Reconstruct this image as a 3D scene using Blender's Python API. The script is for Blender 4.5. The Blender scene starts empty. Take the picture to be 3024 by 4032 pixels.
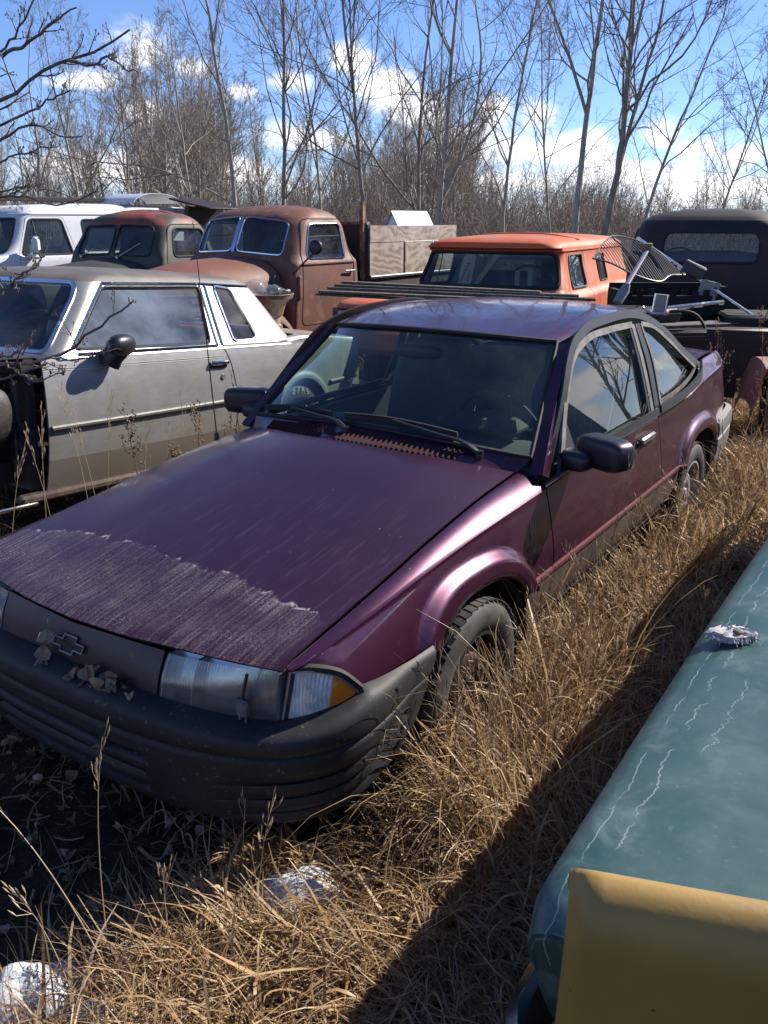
import bpy, math, random
import numpy as np
from mathutils import Vector, Matrix
PI = math.pi
R = math.radians
rnd = random.Random(7)
nrg = np.random.default_rng(11)
scene = bpy.context.scene
COL = scene.collection

# ------------------------------------------------------------------ camera, sky, sun, exposure
cam_d = bpy.data.cameras.new('camera'); cam = bpy.data.objects.new('camera', cam_d); COL.objects.link(cam)
cam_d.sensor_fit = 'VERTICAL'; cam_d.sensor_height = 36; cam_d.lens = 29.742
cam_d.clip_start = 0.05; cam_d.clip_end = 2000
cam.location = (0, 0, 1.7024); cam.rotation_euler = (R(90 - 19.0046), 0, 0)
scene.camera = cam
SUN = Vector((1.191, 0.648, 1.0)).normalized()          # direction towards the sun
sun_d = bpy.data.lights.new('sun', 'SUN'); sun_d.energy = 5.0; sun_d.angle = R(0.53); sun_d.color = (1.0, 0.93, 0.82)
sun = bpy.data.objects.new('sun', sun_d); COL.objects.link(sun)
sun.rotation_euler = (-SUN).to_track_quat('-Z', 'Y').to_euler()
scene.view_settings.view_transform = 'Standard'; scene.view_settings.look = 'None'
scene.view_settings.exposure = 0.92; scene.view_settings.gamma = 1.0
scene.cycles.max_bounces = 6; scene.cycles.diffuse_bounces = 3; scene.cycles.glossy_bounces = 3; scene.cycles.transparent_max_bounces = 14
scene.cycles.caustics_reflective = False; scene.cycles.caustics_refractive = False
scene.cycles.sample_clamp_indirect = 6.0

class NT:
    """small helper around a node tree"""
    def __init__(s, tree): s.t = tree; s.n = tree.nodes; s.l = tree.links
    def add(s, typ, **kw):
        nd = s.n.new(typ)
        for k, v in kw.items():
            if hasattr(nd, k): setattr(nd, k, v)
        return nd
    def put(s, sock, v):
        if hasattr(v, 'links') or isinstance(v, bpy.types.NodeSocket): s.l.new(v, sock)
        elif isinstance(v, (tuple, list)) and len(v) == 3 and sock.type == 'RGBA': sock.default_value = (*v, 1)
        else: sock.default_value = v
    def math(s, op, a, b=0.0, c=None, clamp=False):
        nd = s.n.new('ShaderNodeMath'); nd.operation = op; nd.use_clamp = clamp
        s.put(nd.inputs[0], a); s.put(nd.inputs[1], b)
        if c is not None: s.put(nd.inputs[2], c)
        return nd.outputs[0]
    def vmath(s, op, a, b=(0, 0, 0)):
        nd = s.n.new('ShaderNodeVectorMath'); nd.operation = op
        s.put(nd.inputs[0], a); s.put(nd.inputs[1], b)
        return nd.outputs[1] if op in ('DOT_PRODUCT', 'LENGTH') else nd.outputs[0]
    def mix(s, f, a, b):
        nd = s.n.new('ShaderNodeMix'); nd.data_type = 'RGBA'
        s.put(nd.inputs[0], f); s.put(nd.inputs[6], a); s.put(nd.inputs[7], b)
        return nd.outputs[2]
    def noise(s, vec=None, scale=5, detail=4, rough=.55, dist=0.0):
        nd = s.n.new('ShaderNodeTexNoise')
        if vec is not None: s.l.new(vec, nd.inputs['Vector'])
        nd.inputs['Scale'].default_value = scale; nd.inputs['Detail'].default_value = detail
        nd.inputs['Roughness'].default_value = rough; nd.inputs['Distortion'].default_value = dist
        return nd.outputs[0]
    def step(s, v, lo, hi):
        nd = s.n.new('ShaderNodeMapRange'); nd.interpolation_type = 'SMOOTHSTEP'
        s.put(nd.inputs[0], v); nd.inputs[1].default_value = lo; nd.inputs[2].default_value = hi
        nd.inputs[3].default_value = 0; nd.inputs[4].default_value = 1
        return nd.outputs[0]
    def scalev(s, vec, sc):
        nd = s.n.new('ShaderNodeMapping'); s.l.new(vec, nd.inputs[0]); nd.inputs['Scale'].default_value = sc
        return nd.outputs[0]
    def sep(s, vec):
        nd = s.n.new('ShaderNodeSeparateXYZ'); s.l.new(vec, nd.inputs[0]); return nd.outputs

world = bpy.data.worlds.new('World'); scene.world = world; world.use_nodes = True
def build_world():
    t = NT(world.node_tree); t.n.clear()
    out = t.add('ShaderNodeOutputWorld'); bg = t.add('ShaderNodeBackground'); bg.inputs[1].default_value = 0.072
    sky = t.add('ShaderNodeTexSky'); sky.sky_type = 'NISHITA'; sky.sun_disc = False
    sky.sun_elevation = math.asin(SUN.z); sky.sun_rotation = math.atan2(SUN.x, SUN.y)
    sky.altitude = 1500; sky.air_density = 1.0; sky.dust_density = 0.1; sky.ozone_density = 3.0
    tc = t.add('ShaderNodeTexCoord'); g = tc.outputs['Generated']
    x, y, z = t.sep(g)
    az0 = t.math('ARCTAN2', x, y); el = t.math('ARCSINE', z)
    az = t.math('SUBTRACT', t.math('FLOORED_MODULO', t.math('ADD', az0, R(30)), R(60)), R(30))    # the same kind of sky all round
    # fair-weather cumulus: noise in (azimuth, elevation); cover thickens towards the horizon
    cv = t.add('ShaderNodeCombineXYZ'); t.put(cv.inputs[0], t.math('MULTIPLY', az0, 1.0)); t.put(cv.inputs[1], t.math('MULTIPLY', el, 2.1))
    v = cv.outputs[0]
    n1 = t.noise(v, 5.2, 7, .55, .25); n2 = t.noise(v, 16, 6, .6)
    f = t.math('ADD', t.math('MULTIPLY', n1, .8), t.math('MULTIPLY', n2, .2))
    # named cloud heaps seen over the wood (azimuth, elevation, half width, half height in degrees) and their like all round
    heaps = [(-14.2, 9.2, 2.8, 1.8), (-11.8, 8.4, 2.6, 1.0), (-17, 7.7, 2.8, .8), (-14.4, 6.4, 1.8, 1.0), (-5.6, 8.0, 2.4, .9), (-8.8, 7.4, 1.6, .7),
             (-1.7, 9.1, 1.7, 1.1), (-.1, 7.5, 2.5, 1.4), (2.4, 6.2, 2.6, 1.3), (-4.5, 4.8, 4.5, 1.2), (7.0, 6.4, 1.7, 1.5), (9.6, 6.2, 2.3, 1.7), (6, 4.2, 5.5, 1.6), (12, 4.2, 2.8, 1.4),
             (16.7, 4.9, 2.4, 1.4), (19.0, 4.1, 2.6, 1.3), (21.6, 3.5, 2.8, 1.3), (15, 2.6, 5, 1.3), (21, 1.9, 6, 1.3), (9, 2.2, 7, 1.3), (0, 2.4, 7, 1.2), (-14, 3, 9, 1.1)]
    m = None
    for a, e, w, h in heaps:
        dx = t.math('MULTIPLY', t.math('SUBTRACT', az, R(a)), 1 / R(w)); dy = t.math('MULTIPLY', t.math('SUBTRACT', el, R(e)), 1 / R(h))
        d = t.math('ADD', t.math('MULTIPLY', dx, dx), t.math('MULTIPLY', dy, dy))
        q = t.math('SUBTRACT', 1.0, t.math('SQRT', d))
        m = q if m is None else t.math('SMOOTH_MAX', m, q, .35)
    dens = t.math('ADD', m, t.math('MULTIPLY', t.math('SUBTRACT', f, .5), 4.4))
    mask = t.step(dens, -.05, .62)
    # flat grey bases, bright tops: finer noise shades the cloud's own body
    cshade = t.noise(v, 9, 5, .55, .2)
    ccol = t.mix(t.step(t.math('ADD', t.math('MULTIPLY', dens, .35), t.math('MULTIPLY', cshade, .7)), .32, .72), (7.5, 8.2, 9.8), (13.5, 13.2, 13.0))
    tint = t.add('ShaderNodeMix', data_type='RGBA', blend_type='MULTIPLY'); tint.inputs[0].default_value = 1; t.l.new(sky.outputs[0], tint.inputs[6]); tint.inputs[7].default_value = (.90, 1.0, 1.29, 1)
    col = t.mix(t.math('MULTIPLY', mask, .93), tint.outputs[2], ccol)
    t.l.new(col, bg.inputs[0]); t.l.new(bg.outputs[0], out.inputs[0])
build_world()
world.cycles.sampling_method = 'MANUAL'; world.cycles.sample_map_resolution = 512

# ------------------------------------------------------------------ materials
MATS = {}
def new_mat(name):
    m = bpy.data.materials.new(name); m.use_nodes = True
    t = NT(m.node_tree); t.n.clear()
    out = t.add('ShaderNodeOutputMaterial'); bs = t.add('ShaderNodeBsdfPrincipled')
    t.l.new(bs.outputs[0], out.inputs[0]); tc = t.add('ShaderNodeTexCoord')
    MATS[name] = m
    return m, t, bs, out, tc.outputs['Object']
def bump(t, bs, h, strength=.3, dist=.01):
    b = t.add('ShaderNodeBump'); b.inputs['Strength'].default_value = strength; b.inputs['Distance'].default_value = dist
    t.l.new(h, b.inputs['Height']); t.l.new(b.outputs[0], bs.inputs['Normal'])
def M(name, col, rough=.5, metal=0., var=.18, vscale=14, col2=None, s2=3., p2=.52, w2=.08, col3=None, s3=30, p3=.62, w3=.05,
      bmp=0., bs_=60, coat=0., coatr=.08, rvar=.12, spec=.5, stretch=(1, 1, 1), r2=None, sub=0):
    """painted / rusty / plain surface: base colour, patches of col2, specks of col3, tonal variation, fine bump"""
    m, t, bs, out, o = new_mat(name)
    o = t.scalev(o, stretch)
    c = col
    msk = None
    if col2:
        n = t.noise(o, s2, 6, .62, .3); msk = t.step(n, p2 - w2, p2 + w2); c = t.mix(msk, col, col2)
    if col3:
        n3 = t.noise(o, s3, 3, .6); c = t.mix(t.step(n3, p3 - w3, p3 + w3), c, col3)
    nv = t.noise(o, vscale, 5, .6)
    k = t.math('ADD', 1 - var, t.math('MULTIPLY', nv, 2 * var))
    mul = t.add('ShaderNodeMix', data_type='RGBA', blend_type='MULTIPLY'); mul.inputs[0].default_value = 1
    t.put(mul.inputs[6], c); cc = t.add('ShaderNodeCombineColor'); [t.put(cc.inputs[i], k) for i in range(3)]; t.l.new(cc.outputs[0], mul.inputs[7])
    t.l.new(mul.outputs[2], bs.inputs['Base Color'])
    rr = t.math('ADD', rough - rvar / 2, t.math('MULTIPLY', t.noise(o, vscale * 2.3, 4), rvar))
    if msk is not None and r2 is not None: rr = t.math('ADD', t.math('MULTIPLY', rr, t.math('SUBTRACT', 1.0, msk)), t.math('MULTIPLY', msk, r2))
    t.l.new(rr, bs.inputs['Roughness'])
    if msk is not None and metal: t.l.new(t.math('MULTIPLY', t.math('SUBTRACT', 1.0, msk), metal), bs.inputs['Metallic'])
    else: bs.inputs['Metallic'].default_value = metal
    bs.inputs['Coat Weight'].default_value = coat; bs.inputs['Coat Roughness'].default_value = coatr
    bs.inputs['Specular IOR Level'].default_value = spec
    if bmp: bump(t, bs, t.noise(o, bs_, 5, .6), bmp, .01)
    return m
def schlick(t, k=1., nrm=None, add=0.):
    """Fresnel reflectance of a pane, the same from both sides"""
    ge = t.add('ShaderNodeNewGeometry'); c = t.math('ABSOLUTE', t.vmath('DOT_PRODUCT', ge.outputs['Incoming'], nrm if nrm is not None else ge.outputs['Normal']))
    return t.math('ADD', t.math('MULTIPLY', t.math('ADD', .045, t.math('MULTIPLY', t.math('POWER', t.math('SUBTRACT', 1.0, c), 5.0), .955)), k), add, clamp=True)
def glass(name, tint=(.8, .9, .86), dust=.06, dustcol=(.45, .47, .5), rough=.0, dscale=3., ior=1.5, specks=.8):
    """thin pane: tinted see-through, mirror reflection by Fresnel, a film of dust"""
    m, t, bs, out, o = new_mat(name); t.n.remove(bs)
    tr = t.add('ShaderNodeBsdfTransparent'); tr.inputs[0].default_value = (*tint, 1)
    gl = t.add('ShaderNodeBsdfGlossy'); gl.inputs['Roughness'].default_value = rough; gl.inputs[0].default_value = (1, 1, 1, 1)
    mx = t.add('ShaderNodeMixShader'); t.l.new(schlick(t, 1.15), mx.inputs[0]); t.l.new(tr.outputs[0], mx.inputs[1]); t.l.new(gl.outputs[0], mx.inputs[2])
    df = t.add('ShaderNodeBsdfDiffuse'); df.inputs[0].default_value = (*dustcol, 1)
    m2 = t.add('ShaderNodeMixShader')
    n = t.noise(o, dscale, 6, .65, .4); n2 = t.noise(o, 90, 3, .7)
    d = t.math('MULTIPLY', t.math('ADD', t.step(n, .3, .75), t.math('MULTIPLY', t.step(n2, .58, .7), specks)), dust)
    t.l.new(d, m2.inputs[0]); t.l.new(mx.outputs[0], m2.inputs[1]); t.l.new(df.outputs[0], m2.inputs[2])
    t.l.new(m2.outputs[0], out.inputs[0])
    return m

# ------------------------------------------------------------------ meshes
class MB:
    def __init__(s): s.v = []; s.f = []
    def n(s): return sum(len(a) for a in s.v)
    def raw(s, v, f):
        b = s.n(); s.v.append(np.asarray(v, float).reshape(-1, 3)); s.f += [tuple(i + b for i in q) for q in f]; return s
    def grid(s, P, flip=False, cu=False, cv=False, mask=None):
        P = np.asarray(P, float); n, m = P.shape[:2]; f = []
        for i in range(n if cu else n - 1):
            for j in range(m if cv else m - 1):
                if mask is not None and not mask[i, j]: continue
                a, b, c, d = i * m + j, ((i + 1) % n) * m + j, ((i + 1) % n) * m + (j + 1) % m, i * m + (j + 1) % m
                f.append((a, d, c, b) if flip else (a, b, c, d))
        return s.raw(P.reshape(-1, 3), f)
    def shell(s, P, t=.003, flip=False, mask=None):
        """sheet-metal panel: grid P thickened by t against its normal, with rim"""
        P = np.asarray(P, float); n, m = P.shape[:2]
        du = np.gradient(P, axis=0); dv = np.gradient(P, axis=1); N = np.cross(du, dv)
        N /= np.maximum(np.linalg.norm(N, axis=2, keepdims=True), 1e-9)
        if flip: N = -N
        Q = P - N * t
        s.grid(P, flip, mask=mask); s.grid(Q, not flip, mask=mask)
        if mask is None:
            for A, B, fl in ((P[0], Q[0], flip), (P[-1], Q[-1], not flip), (P[:, 0], Q[:, 0], not flip), (P[:, -1], Q[:, -1], flip)):
                s.grid(np.stack([A, B], 1), fl)
        return s
    def box(s, c, sz, rot=None):
        h = np.array(sz) / 2; v = np.array([[x, y, z] for x in (-1, 1) for y in (-1, 1) for z in (-1, 1)]) * h
        if rot is not None: v = v @ np.array(rot).T
        return s.raw(v + np.array(c), [(0, 1, 3, 2), (4, 6, 7, 5), (0, 4, 5, 1), (2, 3, 7, 6), (0, 2, 6, 4), (1, 5, 7, 3)])
    def bbox(s, c, sz, r=.01, rot=None):
        """box with chamfered edges"""
        h = np.array(sz) / 2; r = min(r, h.min() * .9); P = []
        for zz, k in ((-h[2], r), (-h[2] + r, 0), (h[2] - r, 0), (h[2], r)):
            ring = []
            for sx, sy in ((1, 1), (-1, 1), (-1, -1), (1, -1)):
                a = (sx * (h[0] - k), sy * (h[1] - k - r)); b = (sx * (h[0] - k - r), sy * (h[1] - k))
                ring += [a, b] if sx * sy > 0 else [b, a]
            P.append([(x, y, zz) for x, y in ring])
        P = np.array(P); v = P.reshape(-1, 3)
        if rot is not None: v = v @ np.array(rot).T
        P = v.reshape(4, 8, 3) + np.array(c)
        b = s.n(); s.grid(P, True, cv=True); s.f.append(tuple(b + i for i in range(7, -1, -1))); s.f.append(tuple(b + 24 + i for i in range(8)))
        return s
    def tube(s, path, r, n=8, cap=True, flat=None, up=(0, 0, 1)):
        p = np.asarray(path, float); k = len(p); r = np.broadcast_to(np.asarray(r, float), (k,))
        T = np.gradient(p, axis=0); T /= np.maximum(np.linalg.norm(T, axis=1, keepdims=True), 1e-9)
        u = np.array(up, float)
        if abs(T[0] @ u) > .95: u = np.array([1., 0, 0])
        A = []
        a = np.cross(T[0], u); a /= np.linalg.norm(a)
        for i in range(k):
            a = a - T[i] * (a @ T[i]); a /= max(np.linalg.norm(a), 1e-9); A.append(a)
        A = np.array(A); B = np.cross(T, A); th = np.arange(n) * 2 * PI / n + (PI / n)
        fl = 1.0 if flat is None else flat
        P = p[:, None] + r[:, None, None] * (A[:, None] * np.cos(th)[None, :, None] + fl * B[:, None] * np.sin(th)[None, :, None])
        b = s.n(); s.grid(P, True, cv=True)
        if cap: s.f.append(tuple(b + i for i in range(n))); s.f.append(tuple(b + (k - 1) * n + i for i in range(n - 1, -1, -1)))
        return s
    def strip(s, path, side, w, t, nrm=None):
        """flat strip of width w along path, side = unit vectors across, thickness t along nrm"""
        p = np.asarray(path, float); k = len(p); sd = np.broadcast_to(np.asarray(side, float), (k, 3))
        T = np.gradient(p, axis=0); T /= np.maximum(np.linalg.norm(T, axis=1, keepdims=True), 1e-9)
        N = np.cross(T, sd) if nrm is None else np.broadcast_to(np.asarray(nrm, float), (k, 3))
        a = p - sd * w / 2; b = p + sd * w / 2
        P = np.stack([a, a + N * t, b + N * t, b], 1); bb = s.n(); s.grid(P, False, cv=True)
        s.f.append((bb, bb + 1, bb + 2, bb + 3)); e = bb + 4 * (k - 1); s.f.append((e + 3, e + 2, e + 1, e))
        return s
    def lathe(s, prof, c, axis='x', n=32, ang=2 * PI):
        pr = np.asarray(prof, float); th = np.arange(n) * 2 * PI / n
        rr, hh = pr[:, 0][:, None], pr[:, 1][:, None]
        A, B, H = rr * np.cos(th), rr * np.sin(th), hh + 0 * th
        P = {'x': (H, A, B), 'y': (A, H, B), 'z': (A, B, H)}[axis]
        return s.grid(np.stack(P, 2) + np.array(c), axis != 'y', cv=True)
    def poly(s, pts, t=0., nrm=(1, 0, 0)):
        p = np.asarray(pts, float); k = len(p)
        if not t: return s.raw(p, [tuple(range(k))])
        q = p - np.array(nrm) * t
        f = [tuple(range(k)), tuple(range(2 * k - 1, k - 1, -1))] + [(i, k + i, k + (i + 1) % k, (i + 1) % k) for i in range(k)]
        return s.raw(np.vstack([p, q]), f)
    def build(s, name, mat, parent=None, smooth=True, ang=35, kind=None, fix=True):
        me = bpy.data.meshes.new(name); V = np.vstack(s.v) if s.v else np.zeros((0, 3))
        me.from_pydata(V.tolist(), [], s.f); me.validate()
        return link(name, me, mat, parent, smooth, ang, kind, fix)
def link(name, me, mat, parent=None, smooth=True, ang=35, kind=None, fix=False):
    if fix and len(me.polygons) < 60000:
        import bmesh
        b = bmesh.new(); b.from_mesh(me); bmesh.ops.recalc_face_normals(b, faces=b.faces); b.to_mesh(me); b.free()
    if smooth:
        me.polygons.foreach_set('use_smooth', np.ones(len(me.polygons), bool)); me.set_sharp_from_angle(angle=R(ang))
    if mat is not None: me.materials.append(mat if not isinstance(mat, str) else MATS[mat])
    o = bpy.data.objects.new(name, me); COL.objects.link(o)
    if parent is not None: o.parent = parent
    if kind: o['kind'] = kind
    return o
def tag(o, label, cat, group=None, kind=None):
    o['label'] = label; o['category'] = cat
    if group: o['group'] = group
    if kind: o['kind'] = kind
    return o
def empty(name, loc=(0, 0, 0), rz=0., rx=0., ry=0.):
    o = bpy.data.objects.new(name, None); COL.objects.link(o); o.location = loc; o.rotation_euler = (rx, ry, rz); o.empty_display_size = .2
    return o
def fast_mesh(name, V, quads, mat, kind=None, label=None, cat=None, smooth=False, parent=None):
    """numpy mesh of quads only"""
    V = np.ascontiguousarray(V, np.float32); Q = np.ascontiguousarray(quads, np.int32)
    me = bpy.data.meshes.new(name); k = Q.shape[1]
    me.vertices.add(len(V)); me.vertices.foreach_set('co', V.ravel())
    me.loops.add(Q.size); me.loops.foreach_set('vertex_index', Q.ravel())
    me.polygons.add(len(Q)); me.polygons.foreach_set('loop_start', np.arange(0, Q.size, k, dtype=np.int32))
    try: me.polygons.foreach_set('loop_total', np.full(len(Q), k, np.int32))
    except Exception: pass
    if smooth: me.polygons.foreach_set('use_smooth', np.ones(len(Q), bool))
    me.update(calc_edges=True)
    me.materials.append(MATS[mat] if isinstance(mat, str) else mat)
    o = bpy.data.objects.new(name, me); COL.objects.link(o)
    if parent is not None: o.parent = parent
    if label: tag(o, label, cat)
    if kind: o['kind'] = kind
    return o
def sp(xs, ys):
    """smooth (monotone cubic) curve through points"""
    xs = np.asarray(xs, float); ys = np.asarray(ys, float); h = np.diff(xs); d = np.diff(ys) / h
    m = np.zeros(len(xs)); m[0] = d[0]; m[-1] = d[-1]
    for i in range(1, len(xs) - 1):
        m[i] = 0 if d[i - 1] * d[i] <= 0 else 2 / (1 / d[i - 1] + 1 / d[i]) if abs(d[i-1]+d[i])>1e-12 else 0
    def f(x):
        x = np.asarray(x, float); xc = np.clip(x, xs[0], xs[-1]); i = np.clip(np.searchsorted(xs, xc, side='right') - 1, 0, len(xs) - 2)
        tt = (xc - xs[i]) / h[i]; t2, t3 = tt * tt, tt ** 3
        return (2 * t3 - 3 * t2 + 1) * ys[i] + (t3 - 2 * t2 + tt) * h[i] * m[i] + (-2 * t3 + 3 * t2) * ys[i + 1] + (t3 - t2) * h[i] * m[i + 1]
    return f
def curve(pts, n):
    """smooth polyline through 3D points (centripetal-ish, by chord length)"""
    p = np.asarray(pts, float); d = np.r_[0, np.cumsum(np.linalg.norm(np.diff(p, axis=0), axis=1))]
    q = np.linspace(0, d[-1], n); out = np.zeros((n, p.shape[1]))
    # Catmull-Rom tangents
    m = np.gradient(p, d, axis=0) if len(p) > 2 else np.repeat((p[1] - p[0])[None] / d[1], 2, 0)
    i = np.clip(np.searchsorted(d, q, side='right') - 1, 0, len(p) - 2); h = (d[i + 1] - d[i]); t = ((q - d[i]) / h)[:, None]; h = h[:, None]
    return (2*t**3-3*t**2+1)*p[i] + (t**3-2*t**2+t)*h*m[i] + (-2*t**3+3*t**2)*p[i+1] + (t**3-t**2)*h*m[i+1]
def coons(b, t, l, r):
    """b,t: (n,3) bottom/top curves; l,r: (m,3) left/right curves from bottom to top -> grid (n,m,3)"""
    b, t, l, r = map(np.asarray, (b, t, l, r)); n, m = len(b), len(l); u = np.linspace(0, 1, n)[:, None, None]; v = np.linspace(0, 1, m)[None, :, None]
    S = (1 - v) * b[:, None] + v * t[:, None] + (1 - u) * l[None] + u * r[None]
    return S - ((1 - u) * (1 - v) * b[0] + u * (1 - v) * b[-1] + (1 - u) * v * t[0] + u * v * t[-1])
def smooth01(x, a, b):
    t = np.clip((np.asarray(x, float) - a) / (b - a), 0, 1); return t * t * (3 - 2 * t)
def superell(c, rad, n=2.6, nu=24, nv=14, rot=None):
    """rounded blob (housing) as grid"""
    th = np.linspace(0, 2 * PI, nu, endpoint=False); ph = np.linspace(-PI / 2, PI / 2, nv)
    f = lambda w: np.sign(w) * np.abs(w) ** (2 / n)
    P = np.stack([np.outer(f(np.cos(th)), f(np.cos(ph))), np.outer(f(np.sin(th)), f(np.cos(ph))), np.outer(np.ones(nu), f(np.sin(ph)))], 2) * np.array(rad)
    if rot is not None: P = P @ np.array(rot).T
    return P + np.array(c)
def rotm(rx=0, ry=0, rz=0):
    return np.array(Matrix.Rotation(rz, 3, 'Z') @ Matrix.Rotation(ry, 3, 'Y') @ Matrix.Rotation(rx, 3, 'X'))
def mirx(P):
    P = np.array(P, float); P[..., 0] *= -1; return P
def paint_purple():
    """dark metallic plum, chalky with age, dust film; scattered pale specks"""
    m, t, bs, out, o = new_mat('plum_paint')
    x, y, z = t.sep(o)
    nv = t.noise(o, 5, 6, .6)
    c = t.mix(nv, (.035, .0044, .020), (.058, .0085, .036))
    fine = t.noise(o, 420, 2, .5)
    c = t.mix(t.math('MULTIPLY', fine, .35), c, (.085, .022, .060))
    st = t.noise(t.scalev(o, (26, 3.2, 7)), 1.0, 4, .6)      # smeared dust
    dust = t.math('MULTIPLY', t.step(st, .52, .8), .16)
    c = t.mix(dust, c, (.34, .26, .22))
    sp_ = t.step(t.noise(o, 130, 2, .5), .76, .79)
    c = t.mix(t.math('MULTIPLY', sp_, .6), c, (.6, .55, .55))
    t.l.new(c, bs.inputs['Base Color'])
    bs.inputs['Metallic'].default_value = .6
    t.l.new(t.math('ADD', .29, t.math('MULTIPLY', t.noise(o, 22, 5), .14)), bs.inputs['Roughness'])
    bs.inputs['Coat Weight'].default_value = .6
    t.l.new(t.math('ADD', .015, t.math('MULTIPLY', t.noise(o, 9, 5), .09)), bs.inputs['Coat Roughness'])
    bump(t, bs, t.noise(o, 260, 3, .6), .05, .002)
paint_purple()
def paint_purple_hood():
    """the hood: plum paint in a darker tone than the sides, its front third caked with grey road salt that ran down in streaks"""
    m, t, bs, out, o = new_mat('plum_paint_salted')
    x, y, z = t.sep(o)
    nv = t.noise(o, 5, 6, .6)
    c = t.mix(nv, (.025, .0037, .0145), (.042, .0070, .0265))
    wob = t.math('ADD', t.math('MULTIPLY', t.noise(t.scalev(o, (4, .4, 0)), 1.5, 6, .65), .17), t.math('MULTIPLY', t.noise(t.scalev(o, (30, 8, 0)), 1, 4, .6), .05))
    edge = t.math('SUBTRACT', t.math('ADD', .40, wob), t.math('MULTIPLY', t.math('MULTIPLY', x, x), .10))   # where the caking stops
    d = t.math('SUBTRACT', edge, y)
    zone = t.step(d, -.004, .012)
    strk = t.noise(t.scalev(o, (95, 3.0, 0)), 1.0, 5, .7)
    grain = t.noise(o, 210, 3, .7)
    patchy = t.step(t.noise(o, 5, 5, .65, .6), .30, .72)
    k = t.math('ADD', t.math('MULTIPLY', t.step(strk, .40, .74), .42), t.math('MULTIPLY', t.step(grain, .5, .68), .42))
    k = t.math('MULTIPLY', k, t.math('ADD', .35, t.math('MULTIPLY', patchy, .95)))
    side = t.step(t.math('SUBTRACT', .69, x), .02, .10)
    k = t.math('MULTIPLY', t.math('MULTIPLY', k, zone), side)
    rim = t.math('MULTIPLY', t.step(d, -.008, 0.0), t.math('SUBTRACT', 1.0, t.step(d, .003, .016)))
    rim = t.math('MULTIPLY', t.math('MULTIPLY', rim, t.step(t.noise(o, 26, 4, .7), .50, .66)), side)
    up = t.math('MULTIPLY', t.step(t.noise(t.scalev(o, (60, 4.5, 0)), 1.0, 4, .65), .5, .75), t.math('MULTIPLY', t.step(y, 1.5, .4), .13))
    k = t.math('ADD', k, up, clamp=True)
    c = t.mix(k, c, (.25, .225, .215)); c = t.mix(t.math('MULTIPLY', rim, .6), c, (.46, .44, .42))
    sp_ = t.step(t.noise(o, 90, 2, .5), .765, .785); c = t.mix(t.math('MULTIPLY', sp_, .7), c, (.45, .43, .43))
    t.l.new(c, bs.inputs['Base Color'])
    film = t.math('MAXIMUM', k, rim)
    t.l.new(t.math('MULTIPLY', t.math('SUBTRACT', 1.0, film), .40), bs.inputs['Metallic'])
    t.l.new(t.math('ADD', .40, t.math('MULTIPLY', film, .45)), bs.inputs['Roughness'])
    t.l.new(t.math('MULTIPLY', t.math('SUBTRACT', 1.0, film), .45), bs.inputs['Coat Weight'])
    t.l.new(t.math('ADD', .06, t.math('MULTIPLY', t.noise(o, 9, 5), .14)), bs.inputs['Coat Roughness'])
    bump(t, bs, t.math('ADD', t.math('MULTIPLY', film, 1.0), t.math('MULTIPLY', t.noise(o, 240, 3, .6), .25)), .28, .003)
paint_purple_hood()
M('rocker_dirt', (.030, .017, .013), .7, var=.35, col2=(.055, .034, .022), s2=7, col3=(.10, .07, .045), s3=60, stretch=(1, 3, 1), bmp=.15)
M('moulding_plum', (.10, .028, .034), .8, var=.25, vscale=40, spec=.15)
M('bumper_black', (.0085, .0095, .0115), .60, var=.35, vscale=9, col2=(.017, .018, .0195), s2=4, w2=.14, col3=(.10, .095, .085), s3=70, p3=.68, w3=.06, bmp=.12, bs_=500, spec=.45)
M('bumper_grey', (.13, .13, .13), .6, var=.2, bmp=.1, bs_=300)
M('black_plastic', (.012, .013, .016), .42, var=.25, bmp=.06, bs_=300)
M('mirror_black', (.013, .014, .020), .36, var=.2, vscale=6, bmp=.1, bs_=600)
M('rubber', (.014, .014, .015), .75, var=.3, bmp=.1, bs_=200)
M('rubber_aged', (.085, .082, .08), .7, var=.3, col2=(.15, .14, .13), s2=12, col3=(.26, .13, .07), s3=16, p3=.66, bmp=.15, bs_=150)
M('tyre_rubber', (.022, .021, .021), .72, var=.3, col2=(.075, .07, .062), s2=7, bmp=.15, bs_=120)
M('tyre_side', (.026, .025, .024), .7, var=.3, col2=(.060, .055, .050), s2=6, bmp=.12, bs_=90)
M('steel_black', (.018, .018, .019), .45, metal=.3, var=.3, col2=(.09, .04, .022), s2=14, p2=.60)
M('steel_grey', (.26, .26, .26), .5, metal=.3, var=.2, col2=(.13, .11, .1), s2=14, p2=.6)
M('chrome', (.62, .63, .65), .16, metal=1., var=.12, rvar=.12, col2=(.22, .17, .13), s2=30, p2=.70, r2=.6)
M('handle_grey', (.075, .078, .082), .5, var=.2)
M('dull_metal', (.33, .33, .34), .38, metal=.7, var=.25)
M('cloth_grey', (.10, .112, .115), .9, var=.25, bmp=.2, bs_=200)
M('interior_dark', (.030, .032, .034), .8, var=.2, bmp=.1)
M('interior_tan', (.20, .185, .16), .8, var=.2)
M('underside', (.012, .011, .010), .9, var=.4)
M('amber', (.75, .20, .015), .22, var=.1, coat=.5)
M('reflector', (.55, .57, .60), .22, metal=.85, var=.15, vscale=30)
M('letter_white', (.55, .55, .52), .7, var=.2)
M('wood_weathered', (.115, .100, .088), .85, var=.35, vscale=3, stretch=(14, 1.2, 14), col2=(.06, .052, .047), s2=4, bmp=.4, bs_=6)
glass('glass_tinted', (.60, .77, .69), dust=.05, dustcol=(.30, .34, .34), dscale=4)
glass('glass_side', (.70, .83, .77), dust=.05, dustcol=(.38, .40, .38), dscale=3)
glass('glass_rear', (.45, .6, .54), dust=.1)
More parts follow.
